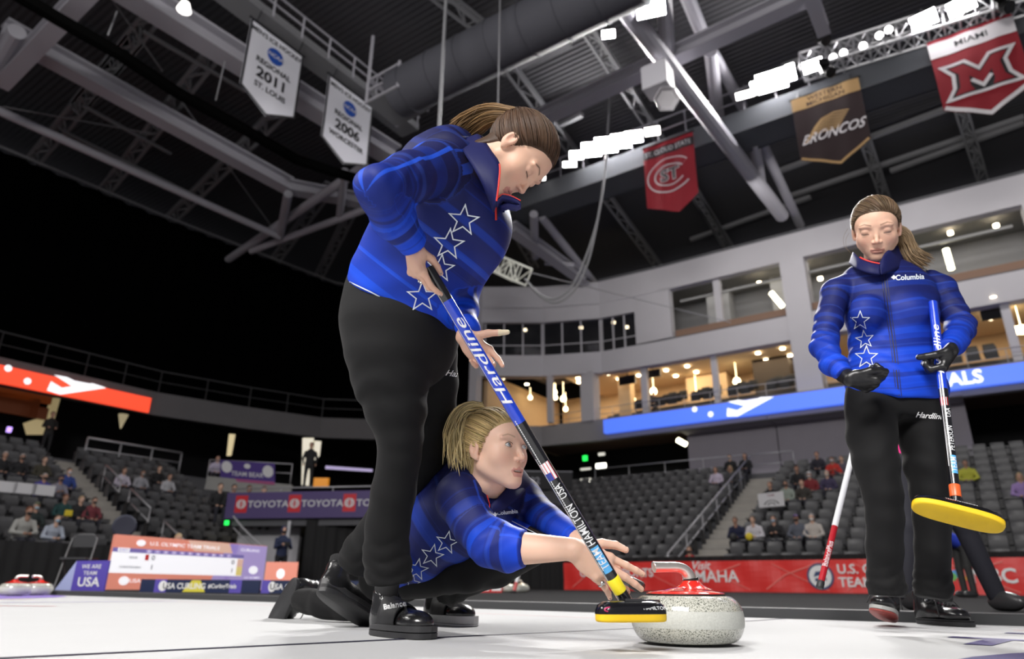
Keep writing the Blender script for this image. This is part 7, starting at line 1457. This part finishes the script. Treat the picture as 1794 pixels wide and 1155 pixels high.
# ================================================================= spectators, photographer, opponents
def proto_person(pose):
    """seated figure at the origin, facing -Y, feet on z 0, seat at .45"""
    a = np.array; f = lambda *q: a(q, float)
    lean = {'lap': 0, 'fold': .02, 'lean': .10}[pose]; sh = .98
    tor = [(f(0, .10, .50), f(.17, 0, 0), .12), (f(0, .09-lean*.3, .68), f(.165, 0, 0), .115), (f(0, .07-lean*.8, .88), f(.19, 0, 0), .11), (f(0, .06-lean, .98), f(.15, 0, 0), .085), (f(0, .05-lean, 1.03), f(.07, 0, 0), .06)]
    hd = f(0, .0-lean*1.3, 1.19); hands = {'lap': (f(.06, -.20, .60), f(-.06, -.21, .61)), 'fold': (f(.05, -.15, .78), f(-.06, -.17, .76)), 'lean': (f(.05, -.32, .66), f(-.04, -.33, .66))}[pose]
    el = [f(s*.27, -.02-lean*.6, .70) for s in (1, -1)]; shd = [f(s*.185, .06-lean, .95) for s in (1, -1)]
    def arms(p, g=0):
        d = None
        for k in (0, 1):
            e = smin(s_cone(p, shd[k], el[k], .062+g, .052+g), s_cone(p, el[k], hands[k]*.85+el[k]*.15, .05+g, .036+g), .02); d = e if d is None else np.minimum(d, e)
        return d
    jack = lambda p: smin(s_chain(p, tor, .03), arms(p), .03)
    def legs(p):
        d = None
        for s in (1, -1):
            e = smin(s_cone(p, f(s*.09, .08, .52), f(s*.11, -.38, .52), .085, .065), s_cone(p, f(s*.11, -.38, .50), f(s*.11, -.36, .10), .062, .048), .03); d = e if d is None else smin(d, e, .02)
        return d
    shoe_ = lambda s: (lambda p: smax(s_ell(p, f(s*.11, -.42, .035), (.045, .13, .055)), -p[:, 2], .01))
    def skin(p):
        q = p-hd.astype(np.float32); d = s_ell(q, (0, .01, .02), (.073, .092, .095)); d = smin(d, s_ell(q, (0, -.02, -.05), (.055, .062, .06)), .03); d = smin(d, s_ell(q, (0, -.088, -.015), (.012, .018, .018)), .015)
        d = smin(d, s_ell(a([1., 1, 1])*0+np.stack([np.abs(q[:, 0]), q[:, 1], q[:, 2]], 1), (.074, .005, -.005), (.012, .02, .028)), .006); d = smin(d, s_cone(q, (0, .015, -.06), (0, .03, -.19), .052, .058), .02)
        for e, h_ in zip(el, hands): d = np.minimum(d, s_cone(p, e*.2+h_*.8, h_, .028, .036)); d = smin(d, s_ell(p, h_+a([0, -.03, 0]), (.035, .05, .025)), .02)
        return d
    def hair_short(p):
        q = p-hd.astype(np.float32); return smax(s_ell(q, (0, .016, .03), (.082, .097, .098)), -(q[:, 1]+.045+np.clip(-(q[:, 2]-.03), 0, 1)*1.2-.06*(q[:, 2] > .07)*0-.9*np.clip(q[:, 2]-.045, 0, .1)*-1), .01)
    def hair_short(p):
        q = p-hd.astype(np.float32); return smax(s_ell(q, (0, .016, .03), (.082, .097, .098)), -(q[:, 1]+.9*(q[:, 2]-.03)+.03), .015)
    def hair_long(p):
        q = p-hd.astype(np.float32); return smin(hair_short(p), smax(s_ell(q, (0, .045, -.05), (.10, .07, .15)), -(q[:, 1]-.005), .02), .03)
    def cap_(p):
        q = p-hd.astype(np.float32); d = smax(s_ell(q, (0, .01, .03), (.086, .10, .10)), -(q[:, 2]-.045), .01); return smin(d, s_ell(q, (0, -.115, .048), (.06, .055, .010)), .01)
    def mask_(p):
        q = p-hd.astype(np.float32); return smax(smax(s_ell(q, (0, -.030, -.045), (.062, .068, .052)), (q[:, 1]+.025), .005), (q[:, 2]+.0), .01)
    out = {}
    for nm, fn, h in (('jacket', jack, .024), ('trousers', legs, .028), ('shoe', shoe_(1), .018), ('shoe_other', shoe_(-1), .018), ('body', skin, .013), ('hair_short', hair_short, .013), ('hair_long', hair_long, .014), ('cap', cap_, .013), ('mask', mask_, .011)):
        v, fc = surface(fn, (-.42, -.62, -.02), (.42, .32, 1.36), h); v = smooth_mesh(v, fc, 1); me = bpy.data.meshes.new(nm); me.from_pydata(v.tolist(), [], fc.tolist()); me.materials.append(M_TR); me.polygons.foreach_set('use_smooth', [True]*len(me.polygons)); out[nm] = me
    return out
PP = {k: proto_person(k) for k in ('lap', 'fold', 'lean')}
def cm(c, r=.8): return mat('cloth_%02x%02x%02x' % tuple(int(min(255, max(0, q*255))) for q in c), c, r)
SKN = [mat('skin_a', (.48, .28, .2), .6), mat('skin_b', (.36, .2, .14), .6), mat('skin_c', (.6, .38, .28), .6)]
HAIRC = {'d': (.02, .014, .01), 'b': (.07, .04, .022), 'l': (.35, .25, .13), 'g': (.35, .34, .33), 'r': (.15, .05, .02)}
def seated(loc, rot, label, jc, pose='lap', hair='hair_short', hc='b', mask=None, cap=None, skin=0, tc=(.02, .02, .03), sc=1., grp=None):
    t = thing('person', loc, label, 'person', grp); t.rotation_euler = (0, 0, rot); t.scale = (sc,)*3
    def add(nm, mt, name=None):
        o = bpy.data.objects.new(name or nm.replace('_short', '').replace('_long', ''), PP[pose][nm]); COL.objects.link(o); o.parent = t; o.material_slots[0].link = 'OBJECT'; o.material_slots[0].material = mt
    add('body', SKN[skin]); add('jacket', cm(jc)); add('trousers', cm(tc)); add('shoe', cm((.02, .02, .02))); add('shoe_other', cm((.02, .02, .02)), 'shoe')
    add('cap', cm(cap)) if cap else None
    add(hair, cm(HAIRC[hc], .6)); add('mask', cm(mask)) if mask else None
    return t
def best_row(x, y, side, off=1.2):
    best = None
    for i in range(12):
        yy, zz = row_right(i) if side == 'r' else row_left(i); q = PA(x, y, yy+.3) if side == 'r' else PB(x, y, yy-.3)
        e = abs(q[2]-(zz+off)); best = (e, i, q, zz) if best is None or e < best[0] else best
    q = arr(best[2]); return W3(q[0], q[1], best[3]), best[1]
BK, NV_, WH_, GY, RD_, BL_ = (.012, .012, .014), (.012, .016, .05), (.55, .52, .58), (.25, .25, .26), (.45, .02, .02), (.04, .07, .4)
CR = [  # x, y, label, jacket, pose, hair, hair colour, mask, cap
 (1253, 822, 'person in a pale lilac top high in the stand, left of the long handrail', (.55, .48, .6), 'lap', 'hair_long', 'b', None, None),
 (1279, 824, 'person in a dark vest with pale sleeves, beside the lilac-topped one', (.06, .06, .065), 'lap', 'hair_long', 'l', None, None),
 (1277, 792, 'masked person in black, left of two against the grey wall', BK, 'lap', 'hair_short', 'd', (.2, .25, .3), None),
 (1303, 789, 'person in black, right of two against the grey wall', BK, 'lap', 'hair_long', 'd', None, None),
 (1290, 915, 'person in a navy jacket at the stair edge holding a dark cap', NV_, 'lean', 'hair_short', 'b', None, None),
 (1321, 917, 'person in a white top holding something yellow', (.6, .58, .62), 'lean', 'hair_short', 'b', None, None),
 (1355, 908, 'person in black with a pale blue mask, behind the two at the stair edge', BK, 'fold', 'hair_short', 'd', (.35, .5, .65), None),
 (1394, 906, 'person in a grey jacket with a dark mask, left of the white-haired one', (.10, .11, .14), 'lap', 'hair_short', 'b', (.02, .02, .02), (.12, .08, .2)),
 (1421, 901, 'white-haired person with a white mask and cream top', (.5, .46, .42), 'lap', 'hair_short', 'g', (.7, .7, .68), None),
 (1348, 847, 'person in black behind the small white placard', BK, 'lap', 'hair_short', 'r', None, None),
 (1376, 847, 'person in a pale grey-green hoodie right of the small white placard', (.27, .31, .27), 'lap', 'hair_short', 'd', (.02, .02, .02), None),
 (1404, 845, 'person in a dark brown jacket right of the grey-green hoodie', (.04, .035, .03), 'lap', 'hair_short', 'r', None, None),
 (1417, 829, 'white-capped masked person in dark red high in the stand', (.2, .02, .025), 'lap', 'hair_short', 'g', (.6, .6, .62), (.6, .6, .62)),
 (1395, 818, 'person in black left of the white-capped one', BK, 'lap', 'hair_short', 'r', None, None),
 (1448, 828, 'grey-haired person in a navy top with pale collar', (.05, .04, .09), 'lap', 'hair_short', 'g', (.6, .55, .5), None),
 (1431, 800, 'person in a dark top near the highest row, left of the red one', (.02, .018, .03), 'lap', 'hair_short', 'r', None, None),
 (1457, 803, 'person in a bright red jacket with a white mask near the highest row', (.5, .03, .02), 'fold', 'hair_short', 'd', (.6, .6, .65), None),
 (1474, 806, 'person in purple-grey beside the bright red jacket', (.09, .08, .11), 'lap', 'hair_short', 'b', None, None),
 (1787, 838, 'person in purple and white at the right picture edge', (.3, .2, .45), 'lap', 'hair_long', 'l', None, None),
 (1690, 808, 'person in a yellow-green top in the right stand, just right of the broom handle', (.45, .45, .05), 'lap', 'hair_short', 'd', None, None)]
CL = [(9, 800, 'bareheaded person in black at the far left edge, upper rows', BK, 'lap', 'hair_short', 'g', None, None),
 (41, 797, 'masked person in black, second from the left edge in the upper rows', BK, 'lap', 'hair_short', 'g', (.05, .05, .05), None),
 (80, 803, 'person in olive-brown below the dark standing figure', (.05, .045, .03), 'lap', 'hair_short', 'b', None, None),
 (80, 830, 'person in a blue-purple jacket and dark mask above the white cards', (.06, .05, .3), 'fold', 'hair_short', 'g', (.02, .02, .02), None),
 (108, 836, 'person in a grey top and dark blue cap above the white cards', (.22, .21, .26), 'fold', 'hair_short', 'd', (.03, .03, .05), (.02, .02, .06)),
 (123, 823, 'white-masked person in dark blue beside the left steps', (.03, .06, .25), 'lap', 'hair_short', 'd', (.6, .6, .68), None),
 (67, 878, 'capped person in dark green with a pale blue mask below the white cards', (.02, .03, .03), 'lap', 'hair_short', 'g', (.35, .5, .6), (.12, .13, .08)),
 (117, 867, 'person in dark green holding something yellow in the left stand', (.015, .06, .06), 'lap', 'hair_short', 'r', None, None),
 (144, 872, 'blond person in black leaning sideways in the left stand', BK, 'lap', 'hair_short', 'l', None, None),
 (167, 874, 'person in a grey vest and dark red sleeves by the left steps', (.16, .03, .04), 'lap', 'hair_short', 'd', (.03, .03, .03), None),
 (48, 896, 'large person in a pale grey fleece with a black mask in the lowest left rows', (.36, .36, .34), 'lean', 'hair_short', 'r', (.02, .02, .02), None),
 (97, 912, 'person in a pale blue sweater with a blue mask in the lowest left rows', (.38, .42, .5), 'lean', 'hair_short', 'b', (.32, .5, .65), None),
 (218, 828, 'leftmost of the four people seated alone right of the left steps, white top', (.5, .46, .55), 'lap', 'hair_short', 'b', None, None),
 (250, 833, 'second of the four people right of the left steps, dark vest over white', (.3, .3, .33), 'lap', 'hair_short', 'd', (.3, .3, .3), None),
 (280, 822, 'third of the four people right of the left steps, all in black', BK, 'lap', 'hair_short', 'b', None, None),
 (299, 830, 'rightmost of the four people right of the left steps, white with dark vest', (.45, .45, .48), 'lap', 'hair_short', 'd', None, None)]
taken = []
for k, (x, y, lb, jc, ps, hr_, hc, mk, cp) in enumerate(CR):
    p, i = best_row(x, y, 'r'); taken.append(p); seated(p, -TH, lb, jc, ps, hr_, hc, mk, cp, k % 3)
for k, (x, y, lb, jc, ps, hr_, hc, mk, cp) in enumerate(CL):
    p, i = best_row(x, y, 'l'); taken.append(p); seated(p, math.pi/2-TH, lb, jc, ps, hr_, hc, mk, cp, k % 3, sc=1.12 if k == 10 else 1)
p = PA(1207, 962, 20.9); p[2] = .0; seated(p, -TH+.2, 'person in a red jacket at the foot of the concrete stairs', RD_, 'lap', 'hair_short', 'b', (.02, .02, .02), None, 0)
for o in [o for o in bpy.data.objects if o.name.startswith('stadium_seat') and o.type == 'EMPTY']:      # a seat in use is folded down, not tipped up
    if any(abs(o.location[0]-t[0]) < .30 and abs(o.location[1]-t[1]) < .30 and abs(o.location[2]-t[2]) < .1 for t in taken):
        for c in o.children:
            if c.name.startswith('seat_pan'): c.rotation_euler = (math.radians(78), 0, 0); c.location = (0, .42, .30)
for k, (x, y, c, w, l) in enumerate([(1289, 943, (.02, .02, .022), .13, 'dark cap held by the person in the navy jacket'), (1317, 946, (.7, .55, .03), .12, 'yellow bag held by the person in the white top')]):
    q, i = best_row(x, y-29, 'r'); q = q-AY*.42+UZ*.66; tag(MB().lathe(q, nrm(CAM-q), [(.001, -.03), (w*.8, -.02), (w, .02), (w*.6, .06), (.001, .07)], 14).build('cap' if k == 0 else 'bag', mat('held_%d' % k, c, .6), smooth=True), l, 'cap' if k == 0 else 'bag')
q, i = best_row(117, 865, 'l'); q = q+AX*.42+UZ*.72; tag(MB().box(q, AY*.11, AX*.03, UZ*.09).build('bag', MATS['held_1'], bevel=.02), 'yellow bag held by the person in dark green', 'bag')
c = PA(1351, 876, 24.3); pb_ = [c-AX*.42-UZ*.24, c+AX*.42-UZ*.22, c-AX*.43+UZ*.22, c+AX*.42+UZ*.26]
panel(pb_[0], pb_[1], pb_[2], pb_[3], .01, 'placard', 'small white handmade placard hung over the seats', 'sign', [M_DIM, mat('placard_ink', (.25, .08, .12), .7), M_BLK], lambda dd: (dd(T('TEAM', .2, .5, .8, 1.8, .01), 1), dd(band2d([(.5+.28*math.cos(a), .1+.35*math.sin(a)) for a in np.linspace(.2, 2.94, 14)], .05, False), 2), dd(band2d([(.5+.14*math.cos(a), .1+.18*math.sin(a)) for a in np.linspace(.2, 2.94, 10)], .05, False), 2)))
# four seated figures standing for large printed faces at the sponsor balcony
for k, x in enumerate((387, 411, 437, 463)):
    q = P(x, 853+k*1.8, 24.5); q[2] -= 1.38; seated(q, .62, 'figure standing for a printed face at the sponsor balcony, %s of four from the left' % ORD[k], BK, 'lap', 'hair_short', 'bdbr'[k], None, None, [2, 0, 1, 2][k], sc=1.15)
q = P(382, 803, 28); q[2] -= 1.2; seated(q, .6, 'person in a pale top left of the fan banner', (.42, .38, .5), 'lap', 'hair_short', 'd')
q = P(1145, 697, 38.5); q = PA(1145, 693, 33.6); q[2] = 8.7; seated(q, -TH, 'person in dark clothes among the black club seats', (.03, .03, .04), 'lap', 'hair_short', 'd')
q = P(312, 944, 15.5); q[2] -= 1.2; seated(q, .3, 'fair-haired person half hidden behind the scoreboard top', (.35, .42, .5), 'lap', 'hair_short', 'l', (.3, .45, .6))

# standing figures
def standing(loc, yaw, label, hgt, jc, tc, arms, stride=(0, 0), bend=0., hair='b', hood=None, mask=None, h=.016, legs_=None):
    t = thing('person', loc, label, 'person'); c, s = math.cos(yaw), math.sin(yaw); k = hgt/1.70; f = lambda x, y, z: np.array([x, y, z], float)
    def Wd(v): v = np.asarray(v, float)*k; return np.stack([v[..., 0]*c-v[..., 1]*s, v[..., 0]*s+v[..., 1]*c, v[..., 2]], -1)+loc
    b = bend; hip = f(0, 0, .92); shc = hip+f(0, -.46*math.sin(b), .46*math.cos(b)); hd = shc+f(0, -.20*math.sin(b*1.1), .22*math.cos(b)+.02)
    tor = [(hip-f(0, 0, .03), f(.165, 0, 0), .12), (hip*.5+shc*.5, f(.155, 0, 0), .11), (hip*.15+shc*.85, f(.185, 0, 0), .105), (shc+f(0, 0, .02), f(.14, 0, 0), .08), (shc+f(0, -.01, .07), f(.06, 0, 0), .055)]
    sh = [shc+f(q*.18, 0, -.03) for q in (1, -1)]; A = arms(shc)
    lg = legs_ or [(f(.09, 0, .88), f(.11, -.02+stride[0]*.5, .48), f(.11, stride[0], .09)), (f(-.09, 0, .88), f(-.11, -.02+stride[1]*.5, .48), f(-.11, stride[1], .09))]
    def jack(p):
        d = s_chain(p, tor, .03)
        for k_, (e, h_) in enumerate(A): d = smin(d, smin(s_cone(p, sh[k_], e, .058, .048), s_cone(p, e, h_*.86+e*.14, .046, .036), .02), .03)
        return d
    def leg(p):
        d = s_ell(p, hip-f(0, 0, .05), (.16, .12, .12))
        for a_, k_, f_ in lg: d = smin(d, smin(s_cone(p, a_, k_, .088, .062), s_cone(p, k_, f_, .062, .052), .02), .02)
        return d
    def skn(p):
        q = p-hd.astype(np.float32); d = s_ell(q, (0, .01, .02), (.073, .092, .095)); d = smin(d, s_ell(q, (0, -.02, -.05), (.055, .062, .06)), .03); d = smin(d, s_ell(q, (0, -.088, -.015), (.012, .018, .018)), .015); d = smin(d, s_cone(q, (0, .015, -.06), shc-hd, .052, .055), .02)
        for e, h_ in A: d = np.minimum(d, smin(s_cone(p, e*.2+h_*.8, h_, .026, .034), s_ell(p, h_+f(0, -.03, -.02), (.03, .045, .045)), .02))
        return d
    def hr_(p): q = p-hd.astype(np.float32); return smax(s_ell(q, (0, .016, .03), (.084, .099, .1)), -(q[:, 1]+.9*(q[:, 2]-.03)+.03), .015)
    def hoodf(p): q = p-hd.astype(np.float32); return smax(s_ell(q, (0, .02, .02), (.10, .115, .125)), -(q[:, 1]+.05), .02)
    def mk_(p): q = p-hd.astype(np.float32); return smax(smax(s_ell(q, (0, -.030, -.045), (.062, .068, .052)), (q[:, 1]+.025), .005), (q[:, 2]+.0), .01)
    def shs(f_): return lambda p: smax(s_ell(p, np.array([f_[0], f_[1]-.06, f_[2]-.04]), (.045, .135, .06)), -(p[:, 2]-(f_[2]-.09)), .01)
    L = [('jacket', jack, cm(jc)), ('trousers', leg, cm(tc)), ('body', skn, SKN[0]), ('shoe', shs(lg[0][2]), cm((.03, .03, .032), .35)), ('shoe', shs(lg[1][2]), cm((.03, .03, .032), .35))]+([('hood', hoodf, cm(hood))] if hood else [('hair', hr_, cm(HAIRC[hair], .6))])+([('mask', mk_, cm(mask))] if mask else [])
    for nm, fn, mt in L:
        v, fc = surface(fn, (-.85, -1.0, -.03), (.85, .7, 1.85), h if nm in ('jacket', 'trousers') else h*.7); mb = MB(); mb.add(Wd(smooth_mesh(v, fc, 1)), fc); mb.build(nm, mt, t, smooth=True)
    return t
V_ = lambda x, y, z: np.array([x, y, z], float)
q = P(487, 1020, 20.5); q[2] = .03
standing(q, .5, 'photographer in a dark navy hooded coat and black mask by the tunnel, holding a camera', 1.62, (.012, .02, .06), (.01, .01, .012), lambda s: [(s+V_(.24, -.08, -.26), s+V_(.10, -.30, -.16)), (s+V_(-.22, -.1, -.26), s+V_(-.04, -.32, -.16))], hood=(.012, .02, .07), mask=(.01, .01, .01))
cq = q+UZ*1.16+np.array([.20, -.28, 0]); tag(MB().box(cq, cx0*.07, AY*.05, UZ*.05).lathe(cq, nrm(np.array([.6, -.8, 0])), [(.04, .04), (.045, .12), (.05, .16), (.001, .16)], 12).build('camera_body', M_BLK), 'black camera held up by the hooded photographer', 'camera')
q = P(538, 852, 29); tq = q.copy(); tq[2] = q[2]-.1; standing(tq, .3, 'dark silhouette standing in the bright doorway', 1.9, BK, BK, lambda s: [(s+V_(.25, 0, -.26), s+V_(.22, -.05, -.5)), (s+V_(-.25, 0, -.26), s+V_(-.22, -.05, -.5))], h=.03)
q = PB(75, 800, -30.5); q[2] = 4.75; standing(q, math.pi/2-TH, 'dark figure standing at the far left concourse', 1.75, (.012, .011, .010), BK, lambda s: [(s+V_(.25, 0, -.26), s+V_(.12, -.2, -.3)), (s+V_(-.25, 0, -.26), s+V_(-.12, -.2, -.3))], h=.03)
# opponent right behind the bowed player, wide stance, pink shirt
q = P(1652, 1064, 4.1); q[2] = .03
q4 = q.copy(); lk = [(V_(.09, 0, .86), V_(.24, -.04, .50), V_(.40, -.02, .09)), (V_(-.09, 0, .86), V_(-.17, -.02, .48), V_(-.27, 0, .09))]
lk = [(V_(.09, 0, .88), V_(.19, -.06, .50), V_(.36, -.0, .09)), (V_(-.09, 0, .88), V_(-.14, -.02, .48), V_(-.19, .02, .09))]
standing(q4, .1, 'person in a pink shirt and dark trousers behind the bowed player, legs apart', 1.60, (.75, .02, .22), (.014, .014, .022), lambda s: [(s+V_(.22, -.02, -.27), s+V_(.12, -.14, -.42)), (s+V_(-.22, .02, -.27), s+V_(-.30, -.08, -.52))], legs_=lk, h=.012)
q = P(1700, 1044, 11.0); q[2] = .03
standing(q, -1.5, 'person in a bright blue top bent low beyond the wide-legged one', 1.5, (.02, .05, .5), (.02, .02, .022), lambda s: [(s+V_(.12, -.1, -.25), s+V_(.1, -.12, -.45)), (s+V_(-.12, -.1, -.25), s+V_(-.1, -.12, -.45))], bend=1.35, h=.016)
